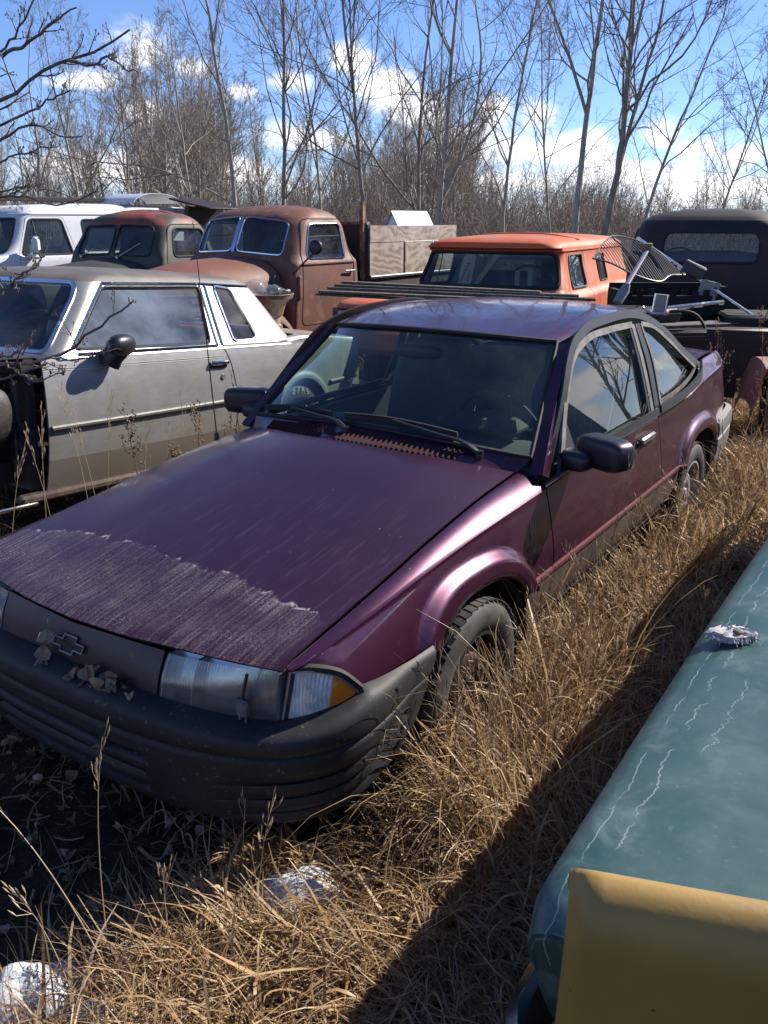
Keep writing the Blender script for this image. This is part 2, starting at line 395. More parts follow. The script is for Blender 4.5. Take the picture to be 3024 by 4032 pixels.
def lens_mat(name, tint, ribs, rough=.08, dust=.25, dcol=(.42, .42, .40)):
    m, t, bs, out, o = new_mat(name); t.n.remove(bs)
    w = t.add('ShaderNodeTexWave'); w.wave_type = 'BANDS'; w.bands_direction = 'X'; w.inputs['Scale'].default_value = ribs; t.l.new(o, w.inputs[0])
    b = t.add('ShaderNodeBump'); b.inputs['Strength'].default_value = .5; b.inputs['Distance'].default_value = .004; t.l.new(w.outputs[1], b.inputs['Height'])
    tr = t.add('ShaderNodeBsdfTransparent'); tr.inputs[0].default_value = (*tint, 1)
    gl = t.add('ShaderNodeBsdfGlossy'); gl.inputs['Roughness'].default_value = rough; t.l.new(b.outputs[0], gl.inputs['Normal'])
    mx = t.add('ShaderNodeMixShader'); t.l.new(schlick(t, 1., b.outputs[0], .06), mx.inputs[0]); t.l.new(tr.outputs[0], mx.inputs[1]); t.l.new(gl.outputs[0], mx.inputs[2])
    df = t.add('ShaderNodeBsdfDiffuse'); df.inputs[0].default_value = (*dcol, 1); t.l.new(b.outputs[0], df.inputs['Normal'])
    m2 = t.add('ShaderNodeMixShader'); n = t.noise(o, 12, 5, .6)
    t.l.new(t.math('ADD', dust * .6, t.math('MULTIPLY', t.step(n, .35, .7), dust)), m2.inputs[0]); t.l.new(mx.outputs[0], m2.inputs[1]); t.l.new(df.outputs[0], m2.inputs[2])
    t.l.new(m2.outputs[0], out.inputs[0])
lens_mat('lens_clear', (.9, .92, .92), 38, dust=.12)
lens_mat('lens_corner', (.9, .9, .9), 42, dust=.62, dcol=(.80, .80, .82))  # thick white film stands in for sunlight glowing through the lens
M('dash_grey', (.05, .055, .058), .75, var=.2)

def plywood_mat():
    m, t, bs, out, o = new_mat('plywood')
    w = t.add('ShaderNodeTexWave'); w.wave_type = 'BANDS'; w.bands_direction = 'Z'; w.inputs['Scale'].default_value = 2.6; w.inputs['Distortion'].default_value = 26; w.inputs['Detail'].default_value = 4; w.inputs['Detail Scale'].default_value = .8
    t.l.new(t.scalev(o, (1, .55, 1)), w.inputs[0])
    c = t.mix(w.outputs[1], (.20, .145, .11), (.36, .29, .235)); c = t.mix(t.step(t.noise(o, 3, 5, .65), .42, .7), c, (.42, .37, .33)); c = t.mix(t.math('MULTIPLY', t.step(t.noise(t.scalev(o, (1, 5, .8)), 3.0, 5, .7), .56, .72), .8), c, (.12, .07, .045))
    t.l.new(c, bs.inputs['Base Color']); bs.inputs['Roughness'].default_value = .9; bump(t, bs, w.outputs[1], .25, .004)
plywood_mat()
M('emblem_grey', (.30, .30, .31), .5, var=.2)
M('slat_plum', (.055, .018, .024), .8, var=.25, vscale=40, spec=.1)
M('plum_dusty', (.020, .0055, .0125), .5, var=.25, vscale=9, col2=(.038, .021, .024), s2=5, w2=.16, col3=(.11, .095, .09), s3=60, p3=.70, coat=.2, coatr=.3, stretch=(1.6, 1, .5))
# ================================================================== the plum coupe
# car frame: x = car's left, y = distance back from the nose, z up
HERO_LOC = (-0.95385, 2.00979, 0); HERO_RZ = -R(33.763)
def wheel(parent, c, sgn, r=.305, w=.172, rim='steel_black', rr=.19, style='slots', tread=True, rough_letters=None, name='wheel', side='tyre_side'):
    """wheel facing +x*sgn; parts: tyre, rim, hub"""
    h = w / 2; cx, cy, cz = c
    wh = MB()
    prof = [(rr - .004, -h * .7), (rr + .01, -h * .86), (rr + .05, -h), (r - .035, -h * .98), (r - .012, -h * .86), (r, -h * .70), (r, h * .70), (r - .012, h * .86), (r - .035, h * .98), (rr + .05, h), (rr + .01, h * .86), (rr - .004, h * .7)]
    prof = [(a, b * sgn) for a, b in prof]
    wh.lathe(prof, c, 'x', 56)
    if tread:
        for k in range(52):
            a = k * 2 * PI / 52
            for off, ro in ((-.72, .25), (-.24, -.3), (.24, .3), (.72, -.25)):
                aa = a + (PI / 52 if abs(off) < .5 else 0)
                Rm = rotm(rx=aa)
                ctr = np.array([cx + off * h, cy, cz]) + Rm @ np.array([0, 0, r + .002])
                wh.box(ctr, (h * .40, .028, .004), Rm @ rotm(rz=ro))
    o = wh.build(name, side, parent, ang=30)
    rm = MB(); s = sgn
    prof = [(rr, h * .72), (rr + .006, h * .84), (rr - .006, h * .86), (rr - .014, h * .70), (rr - .022, h * .30), (rr - .05, h * .22), (rr - .055, h * .26)]
    rm.lathe([(a, b * s) for a, b in prof], c, 'x', 40)
    rmo = rm.build('rim', rim, o)
    d = MB()
    # wheel disc with hand holes
    n = 12; ri, ro_ = .085, rr - .055
    xs = lambda q: cx + s * h * q
    rings = [(ro_, .26), (rr * .68, .36), (rr * .62, .50), (rr * .50, .58), (rr * .36, .56), (rr * .30, .44), (.02, .44)]
    th = np.arange(48) * 2 * PI / 48
    P = np.array([[(xs(q), cy + a * math.cos(t), cz + a * math.sin(t)) for t in th] for a, q in rings])
    mask = np.ones((len(rings) - 1, 48), bool)
    if style == 'slots': mask[0, :] = (np.arange(48) % 4) < 2
    d.grid(P, cv=True, mask=mask)
    d.lathe([(.0, h * .62 * s), (.03, h * .62 * s), (.034, h * .5 * s), (.034, h * .4 * s)], c, 'x', 20)
    for k in range(5):
        a = k * 2 * PI / 5 + .3; p = np.array([0, .055 * math.cos(a), .055 * math.sin(a)]) + np.array(c)
        d.tube([p + (h * .42 * s, 0, 0), p + (h * .60 * s, 0, 0)], .009, 6)
    d.build('hub_disc', rim, o)
    bk = MB(); bk.lathe([(rr - .02, -h * .3 * s), (.0, -h * .3 * s)], c, 'x', 24); bk.build('brake_drum', 'underside', o)
    return o

def text_mesh(body, size, mat, parent, name='lettering', extr=.0015, M4=None):
    cu = bpy.data.curves.new(name, 'FONT'); cu.body = body; cu.size = size; cu.extrude = extr; cu.align_x = 'CENTER'; cu.align_y = 'CENTER'
    tmp = bpy.data.objects.new(name + '_t', cu); COL.objects.link(tmp)
    dg = bpy.context.evaluated_depsgraph_get(); me = bpy.data.meshes.new_from_object(tmp.evaluated_get(dg))
    bpy.data.objects.remove(tmp); bpy.data.curves.remove(cu)
    if M4 is not None: me.transform(M4)
    o = link(name, me, mat, parent, smooth=False); return o

def hero():
    root = empty('coupe', HERO_LOC, HERO_RZ)
    tag(root, 'dark plum two-door coupe with black bumper in the middle of the yard', 'car')
    vc = sp([.26, .32, .42, .6, 1.0, 1.65, 2.0, 2.9, 3.5, 4.0, 4.3, 4.5], [.685, .702, .710, .716, .725, .750, .764, .774, .772, .764, .742, .70])
    vm = sp([.26, .32, .36, .42, .55, .8, 1.5, 3.0, 4.0, 4.3, 4.45, 4.52], [.693, .738, .764, .788, .790, .790, .802, .808, .804, .792, .772, .745])
    zc = sp([.26, .45, .61, .86, 1.17, 1.65, 2.0, 3.2, 3.5, 3.8, 4.1, 4.5], [.648, .672, .686, .711, .738, .768, .793, .803, .817, .85, .866, .866])
    FA, RA = (1.085, .235, .362), (3.715, .225, .372)          # wheel arches (u, z, radius)
    NE = 2.6
    def arch(u, A, zoff=0):
        x = np.abs((u - A[0]) / A[2]); return np.where(x < 1, A[1] + (A[2] - .008 + zoff) * (1 - np.minimum(x, 1) ** NE) ** (1 / NE), -1)
    def side(u, z):
        t = np.clip((zc(u) - z) / (zc(u) - .46), 0, 1.3)
        v = vc(u) + (vm(u) - vc(u)) * (1 - (1 - np.minimum(t, 1)) ** 1.7)
        v = v - .012 * np.maximum(t - 1, 0)
        for A in (FA, RA):
            rho = (np.abs((u - A[0]) / A[2]) ** NE + np.abs(np.maximum(z - A[1], 0) / A[2]) ** NE) ** (1 / NE)
            d = (rho - 1) * A[2]
            v = v + .030 * (1 - smooth01(d, .048, .088)) - .012 * (1 - smooth01(d, -.002, .012))
        return v
    def panel(us, zb, top, nl=26, ns=14, name='fender'):
        """side panel: columns at us; from bottom zb(u) up to the crease, then over the shoulder to top(u)=(v,z)"""
        P = []
        for u in us:
            b = float(zb(u)); c = float(zc(u)); col = []
            b = min(b, c - .004)
            # denser rows near the bottom edge (arch lip)
            for k in np.linspace(0, 1, nl): z = b + (c - b) * k ** 1.25; col.append((float(side(u, z)) + (.0045 if k == 1 else 0), u, z))
            v0, z0 = float(side(u, c)), c; v1, z1 = top(u)
            for k in np.linspace(0, 1, ns + 1)[1:]:
                col.append((v0 + (v1 - v0) * k, u, z1 - (z1 - z0) * (1 - k) ** 1.7))
            P.append(col)
        return np.array(P)
    vh = sp([.26, .7, 1.63], [.672, .664, .645]); zh = sp([.26, .5, .725, 1.0, 1.336, 1.63], [.655, .688, .720, .762, .802, .822])
    # ---------- fenders
    zfb = sp([.26, .30, .36, .40, .425, .74], [.646, .640, .622, .586, .546, .520])
    def fb(u):
        a = float(arch(u, FA)); base = float(zfb(u)) if u < .80 else (.46 if u > FA[0] else .0)
        return max(a, base)
    au = FA[0] - FA[2] * np.cos(np.linspace(.62, PI, 54))
    us = np.unique(np.r_[np.linspace(.268, .78, 34), au, np.linspace(FA[0] + FA[2] + .002, 1.662, 12)])
    Pf = panel(us, fb, lambda u: (float(vh(u)) + .004, float(zh(u)) - .002))
    for s in (1, -1):
        P = Pf if s > 0 else mirx(Pf)
        MB().shell(P, .004, flip=s < 0).build('fender', 'plum_paint', root, ang=40)
    # ---------- doors
    def rear_edge(z): return 2.945 + .07 * (.80 - z) / .35
    rows = None
    us = np.linspace(0, 1, 44); P = []
    base = panel(np.linspace(1.670, 2.95, 44), lambda u: .462, lambda u: (float(vc(u)) - .012, float(zc(u)) + .022))
    D = base.copy()
    k = (D[..., 1] - 1.67) / (2.95 - 1.67); D[..., 1] = 1.67 + k * (rear_edge(D[..., 2]) - 1.67)
    for s in (1, -1):
        d = MB().shell(D if s > 0 else mirx(D), .006, flip=s < 0).build('door', 'plum_paint', root, ang=40)
        h = MB(); vv = float(side(2.72, .735))
        h.bbox((s * (vv + .010), 2.735, .742), (.030, .200, .038), .009); ho = h.build('handle', 'handle_grey', d)
        MB().bbox((s * (vv - .002), 2.725, .722), (.022, .215, .050), .006).build('handle_recess', 'black_plastic', d)
        # inner door card
        MB().box((s * .715, 2.32, .60), (.03, 1.22, .42)).build('door_card', 'interior_dark', d)
    # ---------- quarter panels
    qt_v = sp([2.95, 3.2, 3.49, 3.72, 3.82, 4.0, 4.3, 4.5], [.762, .762, .762, .752, .722, .700, .682, .65])
    qt_z = sp([2.95, 3.2, 3.49, 3.72, 3.82, 4.0, 4.3, 4.5], [.825, .828, .848, .895, .930, .942, .940, .925])
    def qb(u):
        a = float(arch(u, RA)); base = .462 if u < RA[0] else (.55 + .035 * (u - 4.1) / .4 if u > 4.05 else 0)
        return max(a, base)
    au = RA[0] - RA[2] * np.cos(np.linspace(0, PI - .75, 50))
    us = np.unique(np.r_[np.linspace(2.962, RA[0] - RA[2] - .003, 16), au, np.linspace(RA[0] + RA[2] * math.cos(.75), 4.52, 22)])
    Pq = panel(us, qb, lambda u: (float(qt_v(u)), float(qt_z(u))))
    kk = np.clip((3.2 - Pq[..., 1]) / (3.2 - 2.962), 0, 1)      # front edge follows the door's slanted rear edge
    Pq[..., 1] += kk * (rear_edge(Pq[..., 2]) + .006 - 2.962)
    for s in (1, -1):
        MB().shell(Pq if s > 0 else mirx(Pq), .004, flip=s < 0).build('quarter_panel', 'plum_paint', root, ang=40)
    # ---------- lower sills, dirty, and the moulding line above them
    for s in (1, -1):
        P = []
        for u in np.linspace(1.44, 3.36, 40):
            w = .814 + .002 * math.sin(u * 9)
            P.append([(s * (w - .010), u, .462), (s * (w - .012), u, .44), (s * (w - .018), u, .36), (s * (w - .034), u, .30), (s * (w - .065), u, .262), (s * (w - .12), u, .258)])
        MB().shell(np.array(P), .003, flip=s > 0).build('sill', 'rocker_dirt', root)
        pts = [(s * (float(side(u, .47)) + .003), u, .468) for u in np.linspace(1.45, 3.345, 40)]
        MB().tube(pts, .0095, 6, flat=1.5).build('side_moulding', 'moulding_plum', root)
    # ---------- hood
    lip = sp([0, .2, .35, .54, .672], [.148, .160, .184, .222, .262])
    ns, nw = 46, 41
    P = np.zeros((ns, nw, 3))
    crown = sp([.15, .4, 1.0, 1.4, 1.63], [.012, .028, .058, .082, .082])
    for i, s in enumerate(np.linspace(0, 1, ns)):
        for j, w in enumerate(np.linspace(-1, 1, nw)):
            ur = 1.41 + .205 * w * w; u = lip(abs(w) * .672) + (ur - lip(abs(w) * .672)) * s
            v = w * (float(vh(u)) - .003)
            z = float(zh(u)) + float(crown(u)) * (1 - abs(w) ** 2.0) + .004 * smooth01(.2 - abs(abs(w) - .62), 0, .2) * smooth01(s, .1, .6)
            if s < .06: z -= .014 * (1 - s / .06) ** 2
            P[i, j] = (v, u, z)
    MB().shell(P, .006, flip=False).build('hood', 'plum_paint_salted', root, ang=40)
    # ---------- header: grille panel, headlamps, corner lamps
    fbot = sp([0, .335, .51, .65], [.125, .136, .180, .252]); ftop = sp([0, .35, .53, .665], [.152, .182, .220, .268])
    zbt = sp([0, .335, .51, .65], [.520, .516, .502, .490])
    gp = np.array([[(v, float(fbot(abs(v))) + (float(ftop(abs(v))) - float(fbot(abs(v)))) * k - .006 * math.sin(PI * k), float(zbt(abs(v))) + (.640 - float(zbt(abs(v)))) * k) for k in np.linspace(0, 1, 8)] for v in np.linspace(-.338, .338, 30)])
    g = MB().shell(gp, .01).build('grille_panel', 'plum_dusty', root)
    # bow-tie emblem, a thin raised outline
    e = MB(); e.raw([], []) if False else None
    a, b, c_, d_ = .074, .026, .020, .030
    out = [(-.060, .011), (-.024, .011), (-.018, .026), (.036, .026), (.030, .011), (.066, .011), (.058, -.011), (.022, -.011), (.016, -.026), (-.038, -.026), (-.032, -.011), (-.068, -.011)]
    def emb(q, off=.006):
        x, z = q; zz = .582 + z; k = (zz - .52) / .12
        return (x, .125 + .027 * k - .006 * math.sin(PI * k) - off, zz)
    pts = [emb(q) for q in out]
    e.tube(np.array(pts + pts[:1]), .0024, 5, cap=False).build('emblem', 'emblem_grey', g)
    MB().poly([emb(q, .003) for q in out], .003, (0, -1, 0)).build('emblem_plate', 'black_plastic', g, smooth=False)
    for s in (1, -1):
        fl = s < 0
        hl = np.array([[(s * v, float(fbot(v)) + (float(ftop(v)) - float(fbot(v))) * k - .010 * math.sin(PI * k), float(zbt(v)) + (.636 - float(zbt(v))) * k) for k in np.linspace(0, 1, 8)] for v in np.linspace(.349, .655, 26)])
        h = MB().shell(hl, .004, flip=fl).build('headlight', 'lens_clear', root)
        bk = hl.copy(); bk[..., 1] += .045; bk[4:9, :, 1] += .0
        MB().grid(bk, fl).build('reflector', 'reflector', h)
        for v in (.352, .44, .652):      # lens divider and side walls
            q = np.array([[(s * v, float(fbot(v)) + (float(ftop(v)) - float(fbot(v))) * k - .010 * math.sin(PI * k) + dy, float(zbt(v)) + (.636 - float(zbt(v))) * k) for dy in (.002, .045)] for k in np.linspace(0, 1, 6)])
            MB().shell(q, .004).build('divider', 'dull_metal', h)
        # headlamp aiming screw block with its rod
        vv = .585; yy = float(fbot(vv)) - .016
        MB().bbox((s * vv, yy, .545), (.036, .020, .050), .006).tube([(s * (vv - .010), yy, .52), (s * (vv - .010), yy, .498)], .004, 6).tube([(s * (vv + .010), yy, .52), (s * (vv + .010), yy, .502)], .003, 6).build('aiming_block', 'rubber_aged', h)
        MB().tube([(s * vv, yy, .565), (s * (vv + .004), yy + .02, .632)], .005, 6).build('aiming_rod', 'black_plastic', h)
        bt = curve([(s * .660, .262, .490), (s * .712, .312, .497), (s * .764, .370, .520), (s * .793, .414, .546)], 24)
        tp = curve([(s * .674, .286, .634), (s * .716, .322, .632), (s * .757, .366, .612), (s * .790, .412, .558)], 24)
        g_ = coons(bt, tp, np.linspace(bt[0], tp[0], 9), np.linspace(bt[-1], tp[-1], 9))
        nrm = np.array([s * .62, -.75, .1]); w = np.sin(np.linspace(0, PI, 24))[:, None, None] * np.sin(np.linspace(0, PI, 9))[None, :, None]
        g_ = g_ + nrm * w * .010
        cl = MB().shell(g_[:14], .004, flip=fl).build('corner_lamp', 'lens_corner', root)
        MB().shell(g_[13:], .004, flip=fl).build('amber_lens', 'amber', cl)
        MB().grid(g_ - nrm * .03, fl).build('lamp_back', 'reflector', cl)
        rim = np.vstack([bt, tp[::-1], bt[:1]])
        MB().tube(rim + nrm * .002, .0045, 6, cap=False).build('lamp_rim', 'dull_metal', cl)
        MB().tube(rim + np.array([0, .008, .004]), .0125, 6, cap=False).build('gap_shade', 'rubber', cl)  # black tube stands in for the shadow in the gap round the lamp
    # black gap filler behind lamps
    MB().box((0, .42, .56), (1.30, .25, .16)).build('front_structure', 'underside', root)
    # ---------- front bumper
    path = curve([(-.812, .74), (-.808, .62), (-.796, .48), (-.762, .37), (-.70, .285), (-.62, .222), (-.50, .172), (-.335, .137), (0, .122), (.335, .137), (.50, .172), (.62, .222), (.70, .285), (.762, .37), (.796, .48), (.808, .62), (.812, .74)], 190)
    T = np.gradient(path, axis=0); T /= np.linalg.norm(T, axis=1, keepdims=True); Nn = np.stack([T[:, 1], -T[:, 0]], 1)
    zs = np.concatenate([np.linspace(.205, .42, 72), np.linspace(.424, .545, 22)])
    prof = sp([.205, .225, .26, .40, .415, .43, .45, .475, .505, .525, .538, .545], [-.010, .016, .030, .046, .046, .036, .052, .057, .055, .046, .028, -.006])
    ztp = sp([0, .335, .51, .65, .71, .76, .793, .83], [.518, .514, .500, .488, .496, .518, .545, .545])
    P = []
    for i, (p, n) in enumerate(zip(path, Nn)):
        sv = abs(p[0]); yy = p[1]; row = []
        sidef = smooth01(sv, .66, .80)                          # top edge climbs on the flanks
        for z in zs:
            o = float(prof(z)) * (1 - .80 * smooth01(yy, .30, .66))
            gs = 0
            for gz in (.268, .318, .368):                         # three grooves round each corner, three slots in the middle
                wv = math.exp(-((z - gz) / .0125) ** 6)
                end = .62 - (.368 - gz) * .6
                gs += wv * .060 * (1 - smooth01(sv, .31, .322))
                if gz - .034 < z <= gz + .016: gs += .026 * (1 - max(0., (z - gz + .034) / .050)) * smooth01(sv, .50, .66) * (1 - smooth01(yy, end - .015, end))
            gs += .016 * math.exp(-((z - .428) / .007) ** 4) * smooth01(sv, .60, .72)
            o -= gs
            top = float(ztp(sv)) if yy < .42 else .545 - .012 * (yy - .42) / .32
            zz = z if z < .44 else .44 + (z - .44) * (top + .004 - .44) / .105
            zl = .19 + .15 * float(smooth01(yy, .24, .80))
            zz = top - (top - zz) * (top - zl) / (top - .19)
            yofs = (z - .52) * .36 * smooth01(yy, .55, .74)       # end slants along the wheel opening
            row.append((p[0] + n[0] * o, p[1] + n[1] * o + yofs, zz))
        P.append(row)
    P = np.array(P)
    fb_ = MB().shell(P, .012, flip=True).build('front_bumper', 'bumper_black', root, ang=50)
    for gz in (.268, .318, .368):            # black strips that put the shade into the air slots
        pts = np.array([(path[i, 0] + Nn[i, 0] * (float(prof(gz)) - .024), path[i, 1] + Nn[i, 1] * (float(prof(gz)) - .024), gz) for i in range(190) if abs(path[i, 0]) < .312])
        MB().strip(pts, (0, 0, 1), .028, .004, (0, -1, 0)).build('slot_shade', 'underside', fb_)
    for s in (1, -1):
        idx = [i for i in range(190) if s * path[i, 0] > .62]
        pts = np.array([(path[i, 0] + Nn[i, 0] * .030 * (1 - .80 * float(smooth01(path[i, 1], .30, .66))), path[i, 1] + Nn[i, 1] * .030 * (1 - .80 * float(smooth01(path[i, 1], .30, .66))) - .033 * float(smooth01(path[i, 1], .55, .74)), .4335) for i in idx])
        MB().tube(pts, .0085, 6).build('plum_insert', 'moulding_plum', fb_)
    # ---------- rear bumper, tail
    path = curve([(-.808, 4.09), (-.803, 4.3), (-.786, 4.47), (-.74, 4.565), (-.5, 4.60), (0, 4.615), (.5, 4.60), (.74, 4.565), (.786, 4.47), (.803, 4.3), (.808, 4.09)], 80)
    T = np.gradient(path, axis=0); T /= np.linalg.norm(T, axis=1, keepdims=True); Nn = np.stack([-T[:, 1], T[:, 0]], 1)
    P = np.array([[(p[0] + n[0] * o, p[1] + n[1] * o, z + .035 * float(smooth01(p[1], 4.1, 4.45)) * (z - .3) / .25) for o, z in ((-.03, .31), (.0, .325), (.012, .40), (.012, .455), (.004, .465), (.012, .475), (.016, .52), (.010, .548), (-.02, .555))] for p, n in zip(path, Nn)])
    rb = MB().shell(P, .01, flip=False).build('rear_bumper', 'bumper_grey', root)
    for s in (1, -1): MB().bbox((s * .790, 4.50, .455), (.016, .075, .034), .005).build('side_marker', M('red_lens', (.55, .02, .02), .3) if 'red_lens' not in MATS else 'red_lens', rb)
    tl = np.array([[(x, 4.515 - .03 * (abs(x) / .7) ** 4 + .02 * k, .915 - .36 * k) for k in np.linspace(0, 1, 6)] for x in np.linspace(-.645, .645, 24)])
    MB().shell(tl, .01).build('tail_panel', 'plum_paint', root)
    for s in (1, -1): MB().bbox((s * .45, 4.535, .74), (.36, .03, .14), .01).build('tail_light', 'red_lens', root)
    # ---------- windshield, roof, rear window
    wb = curve([(-.675, 1.69, .868), (-.45, 1.615, .897), (0, 1.562, .925), (.45, 1.615, .897), (.675, 1.69, .868)], 33)
    wt = curve([(-.560, 2.150, 1.232), (-.35, 2.035, 1.252), (0, 1.985, 1.262), (.35, 2.035, 1.252), (.560, 2.150, 1.232)], 33)
    L = np.linspace(wb[0], wt[0], 15); Rr = np.linspace(wb[-1], wt[-1], 15)
    bow = np.array([0, -.030, .018]) * np.sin(np.linspace(0, PI, 15))[:, None]
    W = coons(wb, wt, L, Rr) + bow[None] * (1 - np.abs(np.linspace(-1, 1, 33)) ** 3)[:, None, None]
    ws = MB().grid(W).build('windshield', 'glass_tinted', root)
    seal = np.vstack([W[:, 0], W[-1, 1:], W[::-1, -1][1:], W[0, ::-1][1:]])
    MB().tube(seal + np.array([0, -.004, .004]), .011, 6, cap=False, flat=.8).build('windshield_seal', 'rubber', ws)
    ve = sp([1.98, 2.15, 2.4, 2.7, 3.1, 3.4], [.56, .562, .588, .594, .586, .565]); ze = sp([1.98, 2.15, 2.4, 2.7, 3.1, 3.4], [1.21, 1.236, 1.271, 1.288, 1.264, 1.222])
    zcen = sp([1.98, 2.3, 2.7, 3.1, 3.4], [1.264, 1.300, 1.318, 1.310, 1.282])
    P = np.zeros((40, 33, 3))
    for i, s in enumerate(np.linspace(0, 1, 40)):
        for j, w in enumerate(np.linspace(-1, 1, 33)):
            uf = float(np.interp(abs(w), np.abs(wt[16:, 0]) / .560, wt[16:, 1])) - .004; ur = 3.36 - .10 * w * w
            u = uf + (ur - uf) * s; a = abs(w)
            P[i, j] = (w * float(ve(u)), u, float(ze(u)) + (float(zcen(u)) - float(ze(u))) * (1 - a ** 3) - .010 * max(0, (a - .93) / .07) ** 2)
    roof = MB().shell(P, .005).build('roof', 'plum_paint', root, ang=50)
    roofedge = P[:, -1]
    # A-pillars (plum) beside the glass
    for s in (1, -1):
        a = np.array([(s * (.675 + .030), 1.645, .815), (s * .655, 1.83, .985), (s * .616, 1.99, 1.11), (s * .582, 2.145, 1.226)])
        c1 = curve(a, 14); c2 = c1 + np.array([s * .046, .035, -.010]); c2[:, 2] -= .0
        mid = (c1 + c2) / 2 + np.array([s * .012, -.010, .010])
        MB().shell(np.stack([c1 + np.array([-s * .012, 0.0, 0]), mid, c2, c2 + np.array([-s * .02, .03, -.01])], 1), .004, flip=s < 0).build('windshield_pillar', 'plum_paint', root, ang=60)
        # black drip seal over the doors down the rear pillar
        dp = curve([(s * .722, 1.735, .850), (s * .690, 1.905, 1.015), (s * .627, 2.137, 1.218), (s * .604, 2.30, 1.266), (s * .597, 2.60, 1.288), (s * .604, 3.05, 1.262), (s * .640, 3.36, 1.163), (s * .688, 3.60, 1.03), (s * .726, 3.83, .925)], 60)
        sd = np.zeros((60, 3)); Tn = np.gradient(dp, axis=0); Tn /= np.linalg.norm(Tn, axis=1, keepdims=True)
        nr = np.array([s * .94, 0, .34]); sd = np.cross(Tn, nr); sd /= np.linalg.norm(sd, axis=1, keepdims=True)
        MB().strip(dp, sd, .040, .010, nr).build('roof_drip_seal', 'rubber_aged' if False else 'black_plastic', root)
        # grey window frame
        G = lambda u, z, off=0.: (s * (.768 - .36 * (z - .80) + off), u, z)
        fr = curve([G(1.80, .865), G(1.955, 1.035), G(2.168, 1.192), G(2.31, 1.228), G(2.60, 1.240), G(2.90, 1.234)], 40)
        Tn = np.gradient(fr, axis=0); Tn /= np.linalg.norm(Tn, axis=1, keepdims=True); sd = np.cross(Tn, nr); sd /= np.linalg.norm(sd, axis=1, keepdims=True)
        MB().strip(fr, sd, .029, .012, nr).build('door_frame', 'rubber_aged', root)
        bp = curve([G(2.905, 1.234), G(2.918, 1.05), G(2.885, .835)], 16)
        MB().strip(bp, (0, 1, 0), .040, .012, nr).build('door_frame', 'rubber_aged', root)
        b2 = curve([G(2.872, 1.22), G(2.882, 1.05), G(2.850, .840)], 16); MB().strip(b2, (0, 1, 0), .026, .009, nr).build('glass_run', 'black_plastic', root)
        b3 = curve([G(2.975, 1.232), G(3.005, 1.06), G(2.965, .840)], 16); MB().strip(b3, (0, 1, 0), .062, .010, nr).build('center_pillar', 'black_plastic', root)
        b4 = curve([G(3.02, 1.226), G(3.065, 1.07), G(3.025, .850)], 16); MB().strip(b4, (0, 1, 0), .020, .013, nr).build('window_trim', 'rubber_aged', root)
        qf = curve([G(3.03, 1.226), G(3.20, 1.196), G(3.36, 1.125), G(3.56, 1.022), G(3.74, .928)], 24)
        Tn = np.gradient(qf, axis=0); Tn /= np.linalg.norm(Tn, axis=1, keepdims=True); sd = np.cross(Tn, nr); sd /= np.linalg.norm(sd, axis=1, keepdims=True)
        MB().strip(qf, sd, .024, .012, nr).build('window_trim', 'rubber_aged', root)
        qb_ = curve([G(3.03, .856), G(3.29, .862), G(3.51, .880), G(3.66, .905), G(3.75, .930)], 24)
        MB().strip(qb_, (0, .05, 1), .024, .012, nr).build('window_trim', 'rubber_aged', root)
        # belt mouldings (black)
        bl = np.array([(s * (.772 + .0), u, .832) for u in np.linspace(1.86, 2.935, 30)]); MB().strip(bl, (-s * .25, 0, .97), .034, .012, (s, 0, .2)).build('belt_moulding', 'black_plastic', root)
        bq = curve([(s * .776, 2.955, .838), (s * .777, 3.22, .842), (s * .776, 3.48, .860), (s * .768, 3.70, .902), (s * .742, 3.80, .945)], 30); MB().strip(bq, (-s * .25, 0, .97), .040, .012, (s, 0, .2)).build('belt_moulding', 'black_plastic', root)
        # panes
        dg = [G(1.83, .835, -.012), G(1.975, 1.02, -.012), G(2.18, 1.178, -.012), G(2.32, 1.213, -.012), G(2.60, 1.224, -.012), G(2.865, 1.220, -.012), G(2.885, 1.05, -.012), G(2.85, .835, -.012)]
        MB().poly(dg).build('door_glass', 'glass_side', root, smooth=False)
        qg = [G(3.03, .85, -.012), G(3.07, 1.07, -.012), G(3.03, 1.215, -.012), G(3.20, 1.188, -.012), G(3.36, 1.118, -.012), G(3.56, 1.015, -.012), G(3.74, .925, -.012), G(3.51, .872, -.012), G(3.29, .855, -.012)]
        MB().poly(qg).build('quarter_glass', 'glass_side', root, smooth=False)
        # mirror sail and mirror
        MB().poly([G(1.725, .80, .012), G(1.915, .985, .006), G(1.925, .84, .012), G(1.90, .80, .012)], .016, (s, 0, 0)).build('mirror_sail', 'black_plastic', root, smooth=False)
        mr = MB().grid(superell((s * .892, 1.865, .882), (.114, .058, .062), 4.0, 32, 20, rotm(rz=-s * .42)), cu=True)
        mr.grid(superell((s * .800, 1.822, .850), (.070, .050, .040), 3.0, 20, 12, rotm(rz=-s * .2)), cu=True)
        mo = mr.build('mirror', 'mirror_black', root, ang=60)
        Rm = rotm(rz=-s * .42); cc = np.array([s * .892, 1.865, .882]) + Rm @ np.array([0, .0575, 0])
        th = np.linspace(0, 2 * PI, 20, endpoint=False); f = lambda w: np.sign(w) * abs(w) ** (2 / 3.4)
        MB().poly([cc + Rm @ np.array([.094 * f(math.cos(t)), 0, .048 * f(math.sin(t))]) for t in th], .004, Rm @ np.array([0, 1, 0])).build('mirror_glass', 'chrome', mo, smooth=False)
    rt = np.array([P[-1, j] for j in range(33)]) + np.array([0, .01, -.002])
    rbm = curve([(-.685, 3.865, .930), (-.45, 3.965, .952), (0, 4.015, .962), (.45, 3.965, .952), (.685, 3.865, .930)], 33)
